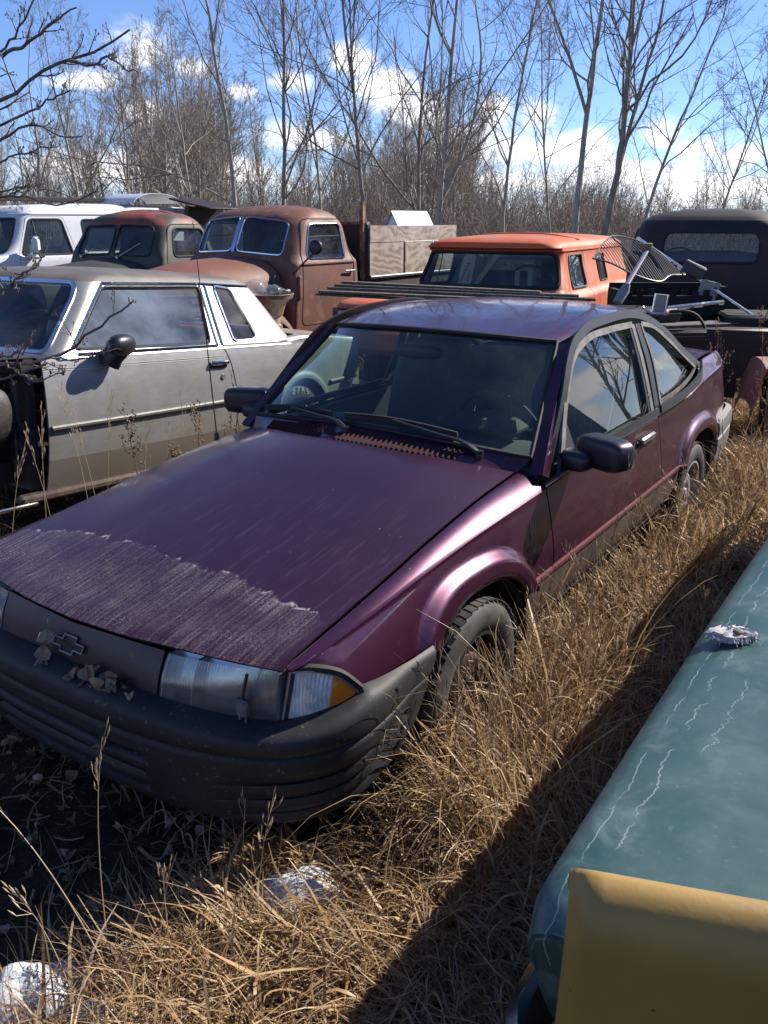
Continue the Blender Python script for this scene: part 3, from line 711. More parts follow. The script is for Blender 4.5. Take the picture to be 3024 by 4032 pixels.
    L = curve([rbm[0], (-.655, 3.60, 1.06), rt[0]], 11); Rr = mirx(L)
    RW = coons(rbm, rt, L, Rr); MB().grid(RW).build('rear_window', 'glass_rear', root)
    for s in (1, -1):
        e = RW[0 if s < 0 else -1]; MB().tube(e, .024, 6, flat=.6).build('rear_pillar', 'black_plastic', root)
    # deck lid
    P = np.array([[(w * (.684 - .045 * k), rbm[int((w + 1) * 16), 1] + .012 + (4.49 - .03 * w * w - rbm[int((w + 1) * 16), 1]) * k, .936 + .026 * (1 - w * w) - .020 * k ** 3) for w in np.linspace(-1, 1, 33)] for k in np.linspace(0, 1, 12)])
    MB().shell(P, .006).build('deck_lid', 'plum_paint', root)
    # ---------- cowl, vents, wipers
    fr_ = np.array([(w * .642, 1.417 + .205 * w * w, float(zh(1.41 + .205 * w * w)) + float(crown(1.41 + .205 * w * w)) * (1 - w * w) - .004) for w in np.linspace(-1, 1, 33)])
    bk_ = wb + np.array([0, -.006, -.004])
    CW = coons(fr_, bk_, np.linspace(fr_[0], bk_[0], 7), np.linspace(fr_[-1], bk_[-1], 7)); CW[:, 1:-1, 2] -= .004
    cw = MB().shell(CW, .004, flip=True).build('cowl', 'plum_paint', root)
    def cowl_pt(v, k):
        i = (v / .655 + 1) / 2 * 32; i0 = int(np.clip(i, 0, 31)); f = i - i0
        c = CW[i0] * (1 - f) + CW[i0 + 1] * f; q = k * 6; q0 = int(min(q, 5)); return c[q0] * (1 - (q - q0)) + c[q0 + 1] * (q - q0)
    proto = None
    for v0, v1, nn in ((-.50, -.14, 17), (-.06, .44, 24)):
        st = np.array([[cowl_pt(v, k) + np.array([0, 0, .0025]) for k in (.12, .78)] for v in np.linspace(v0, v1, 14)])
        MB().shell(st, .002, flip=True).build('vent_shade', 'underside', cw)  # dark strip on the cowl stands in for the shade between the slats
        for v in np.linspace(v0 + .008, v1 - .008, nn):
            a, b = cowl_pt(v, .14), cowl_pt(v, .76); d = b - a; ln = np.linalg.norm(d)
            if proto is None:
                pm = MB().bbox((0, 0, 0), (.0095, .128, .009), .002); po = pm.build('slat', 'slat_plum', cw, smooth=False); proto = po.data
            else:
                po = bpy.data.objects.new('slat', proto); COL.objects.link(po); po.parent = cw
            po.location = (a + b) / 2 + np.array([0, 0, .006]); po.rotation_euler = (math.asin(d[2] / ln), 0, .12); po.scale = (1, ln / .128, 1)
    def ws_pt(v, k, off=.01):
        i = (v / .675 + 1) / 2 * 32; i0 = int(np.clip(i, 0, 31)); f = i - i0
        c = W[i0] * (1 - f) + W[i0 + 1] * f; q = k * 14; q0 = int(min(q, 13)); return c[q0] * (1 - (q - q0)) + c[q0 + 1] * (q - q0) + np.array([0, -off * .7, off * .7])
    for piv, e0, e1, mid in ((.50, -.09, .40, .14), (-.04, -.62, -.16, -.40)):
        a = cowl_pt(piv, .62) + np.array([0, 0, .016]); m = ws_pt(mid, .065, .030)
        w_ = MB(); w_.tube(curve([a, a + (m - a) * .12 + np.array([0, 0, .016]), a + (m - a) * .5 + np.array([0, -.004, .014]), m], 14), [.013, .014, .013, .012, .011] + [.0085] * 9, 6, flat=.7)
        w_.tube([a - np.array([0, 0, .03]), a + np.array([0, 0, .012])], .016, 10)
        wo = w_.build('wiper', 'black_plastic', root)
        bl = np.array([ws_pt(v, .05 + .02 * math.sin((v - e0) / (e1 - e0) * PI), .014) for v in np.linspace(e0, e1, 16)])
        b = MB().tube(bl, .008, 5, flat=1.5); b.tube(bl + np.array([0, -.004, .012]), .006, 5); b.build('wiper_blade', 'rubber', wo)
    # ---------- antenna on the far fender
    MB().tube(curve([(-.725, 1.475, .79), (-.765, 1.49, 1.2), (-.83, 1.52, 1.70)], 10), np.linspace(.0032, .0016, 10), 6).lathe([(.0, .835), (.010, .83), (.014, .80), (.018, .785)], (-.725, 1.475, -.01), 'z', 12).build('antenna', 'black_plastic', root)
    # ---------- interior
    fl = MB().box((0, 2.6, .30), (1.45, 2.3, .04)).box((0, 1.70, .58), (1.42, .05, .5)).box((0, 3.75, .60), (1.35, .05, .55)).build('floor_pan', 'interior_dark', root)
    da = MB(); dsec = [(1.60, .84), (1.66, .885), (1.80, .900), (1.92, .89), (1.97, .86), (1.98, .78), (1.92, .62)]
    da.grid(np.array([[(x, y + .10 - .09 * (1 - (x / .7) ** 2), z - .012 - .035 * (x / .62) ** 2) for y, z in dsec] for x in np.linspace(-.62, .62, 20)])).build('dashboard', 'dash_grey', root)
    sw = MB(); cs = np.array([.36, 2.06, .875]); Rw = rotm(rx=-1.05)
    sw.tube([cs + Rw @ np.array([.18 * math.cos(a), .18 * math.sin(a), 0]) for a in np.linspace(0, 2 * PI, 33)], .013, 7, cap=False)
    sw.bbox(cs + Rw @ np.array([0, 0, -.02]), (.16, .12, .05), .02, Rw).box(cs + Rw @ np.array([0, .0, -.01]), (.34, .03, .018), Rw).tube([cs, cs + np.array([0, -.3, -.12])], .03, 8).build('steering_wheel', 'interior_dark', root)
    MB().bbox((.36, 1.90, .915), (.36, .18, .07), .03).build('instrument_hood', 'interior_dark', root)
    for s in (1, -1):
        st = MB()
        def slab(c, sz, rot, n=2.8): st.grid(superell(c, np.array(sz) / 2, n, 20, 12, rot), cu=True)
        slab((s * .36, 2.42, .50), (.52, .56, .20), rotm(rx=.12), 4); slab((s * .36, 2.72, .80), (.50, .17, .66), rotm(rx=-.30), 3.4)
        so = st.build('seat', 'cloth_grey', root, ang=60)
        MB().grid(superell((s * .36, 2.85, 1.13), (.15, .05, .10), 3, 18, 10, rotm(rx=-.2)), cu=True).build('headrest', 'cloth_grey', so, ang=60)
    rs = MB(); rs.grid(superell((0, 3.25, .52), (.62, .28, .11), 4, 20, 10), cu=True); rs.grid(superell((0, 3.55, .76), (.62, .10, .28), 4, 20, 12, rotm(rx=-.35)), cu=True); rs.build('rear_seat', 'cloth_grey', root, ang=60)
    MB().box((0, 3.78, .905), (1.30, .36, .02)).build('parcel_shelf', 'interior_dark', root)
    MB().grid(superell((0, 1.98, 1.17), (.12, .02, .030), 3, 16, 8), cu=True).build('rear_view_mirror', 'black_plastic', root)
    # headliner
    hl = np.array([[(w * (float(ve(u)) - .03), u, float(ze(u)) - .02 + .025 * (1 - w * w)) for w in np.linspace(-1, 1, 9)] for u in np.linspace(2.1, 3.3, 9)])
    MB().grid(hl).build('headliner', 'interior_tan', root)
    # seat-belt straps on the pillars
    for s in (1, -1): MB().strip(curve([(s * .60, 2.93, 1.16), (s * .66, 2.92, .95), (s * .69, 2.90, .60)], 10), (0, 1, 0), .045, .003).build('seat_belt', 'interior_tan', root)
    # underside and wheel wells
    MB().box((0, 2.35, .29), (1.50, 3.5, .10)).box((0, .70, .36), (1.0, .55, .24)).box((0, 4.2, .42), (1.2, .55, .3)).build('underbody', 'underside', root)
    for A in (FA, RA):
        for s in (1, -1):
            th = np.linspace(.02, PI - .02, 20)
            P = np.array([[(s * x, A[0] + (A[2] + .012) * math.cos(t), A[1] + (A[2] + .012) * math.sin(t)) for x in (.80, .55)] for t in th])
            MB().grid(P).poly([(s * .55, A[0] + (A[2] + .012) * math.cos(t), A[1] + (A[2] + .012) * math.sin(t)) for t in th]).build('wheel_well', 'underside', root, smooth=False)
    for s in (1, -1):
        wheel(root, (s * .722, FA[0] - .01, .238), s, r=.300, rim='steel_black')
        wheel(root, (s * .722, RA[0] - .03, .215), s, r=.300, rim='steel_grey', style='plain')
    return root
HERO = hero()
# ================================================================== the other vehicles
def inpoly(px, py, poly):
    px = np.asarray(px); c = np.zeros(px.shape, bool); n = len(poly); j = n - 1
    for i in range(n):
        xi, yi = poly[i]; xj, yj = poly[j]
        if yi != yj: c ^= ((yi > py) != (yj > py)) & (px < (xj - xi) * (py - yi) / (yj - yi) + xi)
        j = i
    return c
def rpoly(pts, r=.05, n=5):
    """round the corners of a polygon"""
    out = []; p = [np.array(q, float) for q in pts]; k = len(p)
    for i in range(k):
        a, b, c = p[i - 1], p[i], p[(i + 1) % k]; d1 = (a - b); d2 = (c - b); l1, l2 = np.linalg.norm(d1), np.linalg.norm(d2)
        q = min(r, l1 * .45, l2 * .45); s, e = b + d1 / l1 * q, b + d2 / l2 * q
        for t in np.linspace(0, 1, n): out.append(tuple((1 - t) ** 2 * s + 2 * t * (1 - t) * b + t * t * e))
    return out
class Loft:
    """closed body built from rounded plan outlines stacked in height; window openings are cut out of it"""
    def __init__(s, levels, nz=44, nf=30, nc=9, ns=44, crown=.03, ncap=7):
        L = np.array(levels, float); s.z = np.linspace(L[0, 0], L[-1, 0], nz); s.z = np.unique(np.r_[s.z, L[:, 0]])
        s.par = [sp(L[:, 0], L[:, i]) for i in range(1, 8)]; s.cnt = (nf, nc, ns); s.nwall = len(s.z)
        rings = [s.ring(z) for z in s.z]; top = rings[-1]; c = top.mean(0)
        cap = []
        for k in range(1, ncap + 1):
            q = 1 - k / ncap; ring = c + (top - c) * max(q, .001); ring[:, 2] = s.z[-1] + crown * (1 - q * q); cap.append(ring)
        s.G = np.array(rings + cap); s.mid = None
    def ring(s, z):
        u0, u1, b, rf, rr, bf, br = [float(f(z)) for f in s.par]; nf, nc, ns = s.cnt
        X, Y = [], []
        def add(x, y): X.extend(np.atleast_1d(x)); Y.extend(np.atleast_1d(y))
        x = np.linspace(-(b - rf), b - rf, nf, endpoint=False); add(x, np.full(nf, u0))
        a = np.linspace(-PI / 2, 0, nc, endpoint=False); add(b - rf + rf * np.cos(a), u0 + rf + rf * np.sin(a))
        y = np.linspace(u0 + rf, u1 - rr, ns, endpoint=False); add(np.full(ns, b), y)
        a = np.linspace(0, PI / 2, nc, endpoint=False); add(b - rr + rr * np.cos(a), u1 - rr + rr * np.sin(a))
        x = np.linspace(b - rr, -(b - rr), nf, endpoint=False); add(x, np.full(nf, u1))
        a = np.linspace(PI / 2, PI, nc, endpoint=False); add(-(b - rr) + rr * np.cos(a), u1 - rr + rr * np.sin(a))
        y = np.linspace(u1 - rr, u0 + rf, ns, endpoint=False); add(np.full(ns, -b), y)
        a = np.linspace(PI, 1.5 * PI, nc, endpoint=False); add(-(b - rf) + rf * np.cos(a), u0 + rf + rf * np.sin(a))
        X, Y = np.array(X), np.array(Y); m = (u0 + u1) / 2; h = (u1 - u0) / 2
        Y = Y + bf * (X / b) ** 2 * np.clip((m - Y) / h, 0, 1) - br * (X / b) ** 2 * np.clip((Y - m) / h, 0, 1)
        return np.stack([X, Y, np.full(len(X), z)], 1)
    def on(s, face, a, z, off=0.):
        r = s.ring(min(max(z, s.z[0]), s.z[-1])); m = (r[:, 1].min() + r[:, 1].max()) / 2
        if face in ('front', 'rear'):
            q = r[r[:, 1] < m] if face == 'front' else r[r[:, 1] > m]; o = np.argsort(q[:, 0]); return np.array([a, np.interp(a, q[o, 0], q[o, 1]) + (-off if face == 'front' else off), z])
        sg = 1 if face == 'left' else -1; q = r[r[:, 0] * sg > 0]; o = np.argsort(q[:, 1]); return np.array([np.interp(a, q[o, 1], q[o, 0]) + sg * off, a, z])
    def cut(s, wins):
        """wins: (face, polygon) -> masks over the quads; returns body mask and one mask per window"""
        G = s.G; C = (G[:-1] + G[1:]) / 2; C = (C + np.roll(C, -1, axis=1)) / 2; W = []
        m = (G[:, :, 1].min(1) + G[:, :, 1].max(1)) / 2; m = ((m[:-1] + m[1:]) / 2)[:, None]
        nrm = np.cross(np.roll(G, -1, axis=1)[:-1] - G[:-1], G[1:] - G[:-1])
        sidey = np.abs(nrm[..., 0]) > np.abs(nrm[..., 1])
        body = np.ones(C.shape[:2], bool)
        for face, poly in wins:
            if face == 'front': k = inpoly(C[..., 0], C[..., 2], poly) & (C[..., 1] < m) & ~(sidey & (np.abs(C[..., 0]) > .97 * np.abs(G[:-1, :, 0]).max(1)[:, None]))
            elif face == 'rear': k = inpoly(C[..., 0], C[..., 2], poly) & (C[..., 1] > m)
            else: k = inpoly(C[..., 1], C[..., 2], poly) & (C[..., 0] * (1 if face == 'left' else -1) > 0) & sidey
            k &= (np.arange(C.shape[0]) < s.nwall - 1)[:, None]; k &= body; body &= ~k; W.append(k)
        return body, W
    def outline(s, face, poly, off=0., closed=True):
        p = list(poly) + ([poly[0]] if closed else []); out = []
        for (a0, z0), (a1, z1) in zip(p[:-1], p[1:]):
            n = max(2, int(math.hypot(a1 - a0, z1 - z0) / .04) + 1)
            for t in np.linspace(0, 1, n, endpoint=False): out.append(s.on(face, a0 + (a1 - a0) * t, z0 + (z1 - z0) * t, off))
        out.append(s.on(face, p[-1][0], p[-1][1], off)); return np.array(out)
    def body(s, name, mat, root, wins, gasket='rubber', gr=.012, glassmat='glass_old', roof=None, roof_z=None, wname='window', ang=40):
        """wins: dicts face, poly, [mat, gasket, name]"""
        bm, W = s.cut([(w['face'], w['poly']) for w in wins])
        if roof:
            rm = np.zeros_like(bm); rm[np.searchsorted(s.z, roof_z):] = True
            MB().grid(s.G, True, cv=True, mask=bm & rm).build('roof', roof, root, ang=ang, fix=False); bm = bm & ~rm
        o = MB().grid(s.G, True, cv=True, mask=bm).build(name, mat, root, ang=ang, fix=False)
        for w, k in zip(wins, W):
            if not k.any(): continue
            C = np.array([(s.z[0] + s.z[-1]) / 2]); Gi = s.G.copy()
            ctr = s.G.mean((0, 1)); n = Gi - np.array([ctr[0], ctr[1], 0]); n[..., 2] = 0; n /= np.maximum(np.linalg.norm(n, axis=2, keepdims=True), 1e-6)
            g = MB().grid(Gi - n * .010, True, cv=True, mask=k).build(w.get('name', wname), w.get('mat', glassmat), root, fix=False)
            if w.get('gasket', gasket): MB().tube(s.outline(w['face'], w['poly']), w.get('gr', gr), 6, cap=False).build('gasket', w.get('gasket', gasket), g)
        return o

glass('glass_old', (.62, .70, .68), dust=.16, dustcol=(.34, .36, .38), dscale=2.5)
glass('glass_hazy', (.66, .75, .80), dust=.36, dustcol=(.46, .55, .68), dscale=.9, specks=0.)  # dusty film, with the sky's reflection put into its blue colour
glass('glass_green', (.50, .62, .52), dust=.10, dustcol=(.3, .33, .3))
def silver_mat():
    """weathered silver over a brown-grime lower band"""
    m, t, bs, out, o = new_mat('silver_paint'); x, y, z = t.sep(o)
    c = t.mix(t.step(t.noise(o, 2.2, 5, .6), .34, .66), (.35, .35, .355), (.31, .292, .262)); c = t.mix(t.math('MULTIPLY', t.step(t.noise(t.scalev(o, (1, 1, 4)), 9, 5, .65), .45, .75), .3), c, (.20, .165, .125))
    low = t.step(t.math('ADD', t.math('SUBTRACT', .372, z), t.math('MULTIPLY', t.math('SUBTRACT', t.noise(o, 20, 4), .5), .012)), -.004, .008)
    c = t.mix(t.math('MULTIPLY', low, .85), c, (.080, .062, .048)); c = t.mix(t.math('MULTIPLY', t.step(t.noise(o, 34, 4), .62, .72), t.step(z, .30, .18)), c, (.13, .06, .03))
    t.l.new(c, bs.inputs['Base Color']); t.l.new(t.math('MULTIPLY', t.math('SUBTRACT', 1.0, low), .6), bs.inputs['Metallic']); t.l.new(t.math('ADD', .34, t.math('MULTIPLY', t.noise(o, 14, 4), .16)), bs.inputs['Roughness'])
    bs.inputs['Coat Weight'].default_value = .2; bs.inputs['Coat Roughness'].default_value = .25
silver_mat()
M('moulding_grey', (.085, .08, .072), .55, metal=.2, var=.2)
M('vinyl_roof', (.088, .082, .080), .62, var=.2, vscale=6, col2=(.15, .125, .105), s2=2.5, w2=.15, bmp=.12, bs_=260)
M('deck_dirty', (.23, .18, .14), .6, metal=.25, var=.25, col2=(.30, .27, .24), s2=4)
M('primer_blue', (.045, .045, .075), .5, var=.25, col2=(.07, .06, .07), s2=6)
M('engine_black', (.011, .012, .014), .6, var=.5, vscale=10, col2=(.04, .032, .026), s2=8, bmp=.5, bs_=14)
M('red_vinyl', (.32, .06, .045), .5, var=.2, vscale=4)
M('rust_brown', (.155, .060, .038), .62, var=.2, vscale=3.5, col2=(.105, .048, .036), s2=2.2, w2=.16, col3=(.21, .105, .065), s3=9, p3=.62, w3=.12, bmp=.15, bs_=120, rvar=.2)
M('rust_hood', (.195, .068, .040), .60, var=.16, vscale=3, col2=(.14, .060, .040), s2=2.0, w2=.2, col3=(.22, .12, .075), s3=10, p3=.64, w3=.1, bmp=.12, bs_=120)
M('bare_olive', (.13, .105, .075), .7, var=.3, col2=(.05, .045, .04), s2=7)
M('truck_green', (.028, .034, .028), .58, var=.3, vscale=4, col2=(.055, .050, .036), s2=3, w2=.15, bmp=.1, bs_=120)
M('green_roof_rust', (.052, .058, .040), .6, var=.25, vscale=4, col2=(.22, .05, .032), s2=2.1, p2=.47, w2=.035, col3=(.16, .07, .035), s3=14, p3=.64, bmp=.12, bs_=120)
M('truck_dark', (.010, .009, .009), .6, var=.4, vscale=3, col2=(.030, .014, .011), s2=2.5, w2=.15, bmp=.12, bs_=90)
M('orange_paint', (.60, .115, .028), .55, var=.14, vscale=4, col2=(.40, .13, .07), s2=2.5, w2=.2, col3=(.5, .20, .12), s3=8, p3=.62, w3=.12, bmp=.06, bs_=90)
M('orange_roof', (.50, .090, .024), .6, var=.2, vscale=3, col2=(.36, .17, .085), s2=2.0, p2=.56, w2=.14, bmp=.1, bs_=90)
M('van_white', (.56, .57, .60), .35, var=.08, col3=(.45, .42, .38), s3=18, p3=.66, coat=.3)
M('van_roof_peel', (.60, .61, .64), .5, var=.12, col2=(.30, .28, .27), s2=9, p2=.60, w2=.05)
M('plywood_dark', (.05, .04, .035), .85, var=.3, bmp=.3)
M('rust_metal', (.15, .065, .032), .8, var=.4, col2=(.28, .19, .12), s2=8, bmp=.3, bs_=80)
M('chrome_edge', (.72, .72, .74), .22, metal=1., var=.1)

def lump(c, rad, n=2.6, rot=None, nu=22, nv=14, mb=None):
    return (mb or MB()).grid(superell(c, rad, n, nu, nv, rot), cu=True)

# ---------------------------------------------------------------- silver coupe
def silver():
    root = empty('coupe', (-3.442, 3.407, .2325), -.548, rx=-.075)
    tag(root, 'silver two-door coupe with missing front fender and black door mirror', 'car')
    lv = [(.905, 1.64, 4.03, .868, .06, .18, .12, .05), (.95, 1.69, 3.98, .842, .06, .18, .12, .05), (1.20, 1.955, 3.80, .704, .07, .16, .12, .05),
          (1.315, 2.07, 3.70, .640, .09, .14, .11, .05), (1.345, 2.13, 3.65, .612, .10, .14, .11, .05), (1.362, 2.22, 3.58, .560, .12, .14, .10, .05)]
    B = Loft(lv, nz=34, nf=40, ns=60, crown=.028)
    wins = [dict(face='left', poly=rpoly([(1.915, .950), (2.275, 1.278), (3.085, 1.290), (2.985, .940)], .035), mat='glass_hazy', name='door_glass', gasket='black_plastic', gr=.010),
            dict(face='right', poly=rpoly([(1.915, .950), (2.275, 1.278), (3.085, 1.290), (2.985, .940)], .035), mat='glass_old', name='door_glass', gasket='black_plastic', gr=.010),
            dict(face='left', poly=rpoly([(3.225, 1.300), (3.385, 1.282), (3.475, .975), (3.43, .945), (3.215, .945)], .035), mat='glass_old', name='opera_window', gasket='chrome', gr=.011),
            dict(face='right', poly=rpoly([(3.225, 1.300), (3.385, 1.282), (3.475, .975), (3.43, .945), (3.215, .945)], .035), mat='glass_old', name='opera_window', gasket='chrome', gr=.011),
            dict(face='front', poly=rpoly([(-.785, .935), (.785, .935), (.605, 1.298), (-.605, 1.298)], .05), mat='glass_old', name='windshield', gasket='chrome', gr=.016),
            dict(face='rear', poly=rpoly([(-.60, .985), (.60, .985), (.50, 1.28), (-.50, 1.28)], .04), mat='glass_old', name='rear_window', gasket='chrome', gr=.012)]
    B.body('greenhouse', 'silver_paint', root, wins, roof='vinyl_roof', roof_z=1.300)
    # chrome strips along drip rail and pillar
    for s, f in ((1, 'left'), (-1, 'right')):
        MB().tube(B.outline(f, [(1.90, .955), (2.285, 1.300), (3.10, 1.310), (3.60, 1.300)], .006, closed=False), .009, 6).build('drip_rail', 'chrome', root)
        for dy in (0, .045): MB().tube(B.outline(f, [(3.10 + dy, 1.300), (3.045 + dy, .93)], .004, closed=False), .012, 6, flat=.6).build('pillar_trim', 'chrome' if dy else 'dull_metal', root)
    prof_ = sp([.18, .30, .45, .56, .72, .86, .915], [.845, .872, .892, .897, .890, .874, .862])
    AC, AZ, AR = 3.945, .325, .325
    def sd(u, z):
        v = prof_(z) - .05 * smooth01(u, 4.2, 4.75) - .01 * smooth01(u, 2.2, 1.6)
        rho = np.hypot(u - AC, max(z - AZ, 0)); return v + .012 * (1 - smooth01(rho - AR, .02, .06))
    def pan(us, zb, zt, edge0=None, edge1=None):
        P = []
        for u in us:
            b, t = zb(u), zt(u); P.append([(float(sd(u, z)), u, z) for z in b + (t - b) * np.linspace(0, 1, 26)])
        return np.array(P)
    redge = lambda z: float(np.interp(z, [.2, .45, .65, .80, .88, .915], [3.195, 3.195, 3.185, 3.150, 3.115, 3.085]))
    for s in (1, -1):
        D = pan(np.linspace(1.685, 3.08, 40), lambda u: .185, lambda u: .912)
        for row in D:
            for p in row: k = (p[1] - 1.685) / (3.08 - 1.685); p[1] = 1.685 + k * (redge(p[2]) - .006 - 1.685)
        d = MB().shell(D if s > 0 else mirx(D), .01, flip=s < 0).build('door', 'silver_paint', root)
        mt = np.array([(s * (float(sd(u, .555)) + .010), u, .545 + .016 * (u - 1.69) / 1.45) for u in np.linspace(1.695, 3.17, 20)])
        MB().tube(mt, .012, 8, flat=1.3).build('moulding', 'moulding_grey', d)
        for dz in (.0, .012): MB().strip(np.array([(s * (float(sd(u, .85)) + .0015), u, .848 + dz) for u in np.linspace(1.69, 3.09, 12)]), (0, 0, 1), .003, .001, (s, 0, 0)).build('pinstripe', 'letter_white', d)
        MB().bbox((s * (.886 + .014), 3.02, .818), (.026, .165, .030), .008).build('handle', 'chrome', d)
        MB().bbox((s * .886, 3.015, .803), (.02, .165, .045), .006).build('handle_recess', 'black_plastic', d)
        MB().lathe([(0, .006), (.016, .006), (.018, 0)], (s * .893, 3.055, .725), 'x', 16).build('lock', 'dull_metal', d)
        # chrome sill of the glass
        MB().tube(np.array([(s * (B.on('left', u, .928)[0] + .004), u, .925) for u in np.linspace(1.93, 3.04, 16)]), .010, 6).build('belt_trim', 'chrome', d)
        def qb(u):
            x = abs(u - AC) / AR; return max(.22, AZ + AR * math.sqrt(max(0, 1 - x * x))) if x < 1 else .22
        au = AC - AR * np.cos(np.linspace(.0, PI, 40)); us = np.unique(np.r_[np.linspace(3.20, AC - AR - .004, 10), au, np.linspace(AC + AR + .004, 4.78, 14)])
        ztop = lambda u: .912 if u < 3.7 else .912 + .03 * smooth01(u, 3.7, 4.0) - .035 * smooth01(u, 4.1, 4.7)
        Q = pan(us, qb, ztop)
        kk = np.clip((3.5 - Q[..., 1]) / .3, 0, 1)
        for i in range(Q.shape[0]):
            for j in range(Q.shape[1]): Q[i, j, 1] += kk[i, j] * (redge(Q[i, j, 2]) - 3.195)
        # shoulder to the deck
        sh = []
        for i in range(Q.shape[0]):
            p = Q[i, -1]; u = p[1]; tx = B.on('left', min(u, 3.75), .93)[0] - .012 if u < 3.8 else .80 - .03 * smooth01(u, 4.3, 4.75)
            tz = .935 if u < 3.7 else float(np.interp(u, [3.7, 3.95, 4.3, 4.75], [.945, .965, .955, .915]))
            sh.append([p + (np.array([tx, u, tz]) - p) * k + np.array([.008, 0, .010]) * math.sin(PI * k) for k in np.linspace(0, 1, 6)[1:]])
        Q = np.concatenate([Q, np.array(sh)], 1)
        MB().shell(Q if s > 0 else mirx(Q), .006, flip=s < 0).build('quarter_panel', 'silver_paint', root)
        m2 = np.array([(s * (float(sd(u, .60)) + .008), u, .597 + .03 * (u - 4.3)) for u in np.linspace(4.29, 4.72, 10)]); MB().tube(m2, .012, 8, flat=1.3).build('moulding', 'moulding_grey', root)
        m3 = np.array([(s * (float(sd(u, .57)) + .008), u, .562 + .01 * (u - 3.2)) for u in np.linspace(3.21, 3.60, 8)]); MB().tube(m3, .012, 8, flat=1.3).build('moulding', 'moulding_grey', root)
        # mirror on its stalk
        mm = lump((s * .975, 2.13, .975), (.054, .104, .060), 2.4, rotm(rz=s * .25)); mm.tube(curve([(s * .90, 2.10, .875), (s * .93, 2.11, .92), (s * .965, 2.13, .955)], 8), np.linspace(.050, .042, 8), 10, flat=1.4)
        mo = mm.build('mirror', 'mirror_black', root, ang=60)
        w = wheel(root, (s * .775, AC - .03, .285), s, r=.335, w=.20, rim='steel_grey', rr=.185, tread=False, style='plain', side='tyre_rubber')
        # raised white letters round the tyre
        for ch, an in zip('SR70', (112, 99, 87, 75)):
            a = R(an); rr_ = .275
            M4 = Matrix.Translation((s * .878, AC - .03 - s * rr_ * math.cos(a) * -1 * -1, .285 + rr_ * math.sin(a))) @ (Matrix.Rotation(PI / 2, 4, 'Z') if s > 0 else Matrix.Rotation(-PI / 2, 4, 'Z')) @ Matrix.Rotation(PI / 2, 4, 'X') @ Matrix.Rotation(a - PI / 2, 4, 'Z')
            text_mesh(ch, .062, 'letter_white', w, 'letter', .002, M4)
        for ch, an in zip('XL', (148, 138)):
            a = R(an)
            M4 = Matrix.Translation((s * .878, AC - .03 - s * .275 * math.cos(a), .285 + .275 * math.sin(a))) @ (Matrix.Rotation(PI / 2, 4, 'Z') if s > 0 else Matrix.Rotation(-PI / 2, 4, 'Z')) @ Matrix.Rotation(PI / 2, 4, 'X') @ Matrix.Rotation(a - PI / 2, 4, 'Z')
            text_mesh(ch, .045, 'letter_white', w, 'letter', .002, M4)
    # deck lid, tail, rear bumper
    P = np.array([[(w * (.80 - .03 * k), 3.93 + .82 * k, float(np.interp(3.93 + .82 * k, [3.7, 3.95, 4.3, 4.75], [.945, .965, .955, .915])) + .02 * (1 - w * w)) for w in np.linspace(-1, 1, 20)] for k in np.linspace(0, 1, 12)])
    MB().shell(P, .008).build('deck_lid', 'deck_dirty', root)
    MB().shell(np.array([[(x, 4.77 + .05 * k, .93 - .45 * k) for k in np.linspace(0, 1, 5)] for x in np.linspace(-.79, .79, 10)]), .01).build('tail_panel', 'silver_paint', root)
    bp = curve([(-.885, 4.62), (-.875, 4.80), (-.80, 4.92), (-.5, 4.95), (0, 4.96), (.5, 4.95), (.80, 4.92), (.875, 4.80), (.885, 4.62)], 40)
    MB().shell(np.array([[(x, y, z) for z in (.40, .43, .50, .52, .55)] for x, y in bp]), .03).build('rear_bumper', 'chrome', root)
    # bare front: cowl, firewall, inner apron, sill plate
    MB().shell(np.array([[(x, y - .1 * (1 - (x / .8) ** 2), .925 + .02 * (1 - (x / .8) ** 2) - .05 * (y < 1.4)) for y in (1.30, 1.50, 1.74)] for x in np.linspace(-.80, .80, 14)]), .01).build('cowl', 'primer_blue', root)
    hood = np.array([[(x, y, .93 - .10 * (1.45 - y) / 1.3 + .03 * (1 - (x / .75) ** 2)) for y in np.linspace(.1, 1.36, 8)] for x in np.linspace(-.74, .74, 12)]); MB().shell(hood, .012).build('hood', 'primer_blue', root)
    fw = MB(); fw.box((0, 1.64, .56), (1.62, .06, .70)); fw.box((.62, 1.25, .60), (.05, .80, .46)).box((-.62, 1.25, .60), (.05, .80, .46))
    lump((.70, 1.45, .62), (.10, .16, .16), 2.4, mb=fw); fw.tube([(.74, 1.60, .30), (.74, 1.60, .80)], .035, 8); fw.box((.76, 1.60, .48), (.06, .05, .20)).box((.74, 1.52, .72), (.04, .12, .03))
    for k in range(6): fw.tube([(.66, 1.1 + .09 * k, .35 + .05 * (k % 3)), (.70, 1.12 + .09 * k, .78)], .012, 6)
    fw.build('inner_fender', 'engine_black', root)
    th = np.linspace(.2, 2.6, 16); MB().shell(np.array([[(x, .80 + .42 * math.cos(t), .30 + .42 * math.sin(t)) for x in (.58, .74)] for t in th]), .006).build('splash_apron', 'engine_black', root)
    for s in (1, -1): MB().bbox((s * .84, 2.25, .175), (.07, 1.5, .05), .015).build('sill', 'rocker_dirt', root)
    MB().bbox((.87, 1.42, .15), (.02, .36, .022), .006).build('sill_plate', 'chrome_edge', root)
    # inside: seats, steering wheel, a loose red panel behind the glass
    st = MB()
    for s in (1, -1): lump((s * .36, 2.55, .55), (.30, .28, .10), 4, mb=st); lump((s * .36, 2.88, .80), (.28, .09, .34), 3.4, rotm(rx=-.25), mb=st)
    lump((0, 3.55, .74), (.66, .10, .26), 4, rotm(rx=-.3), mb=st); st.build('seat', 'red_vinyl', root, ang=60)
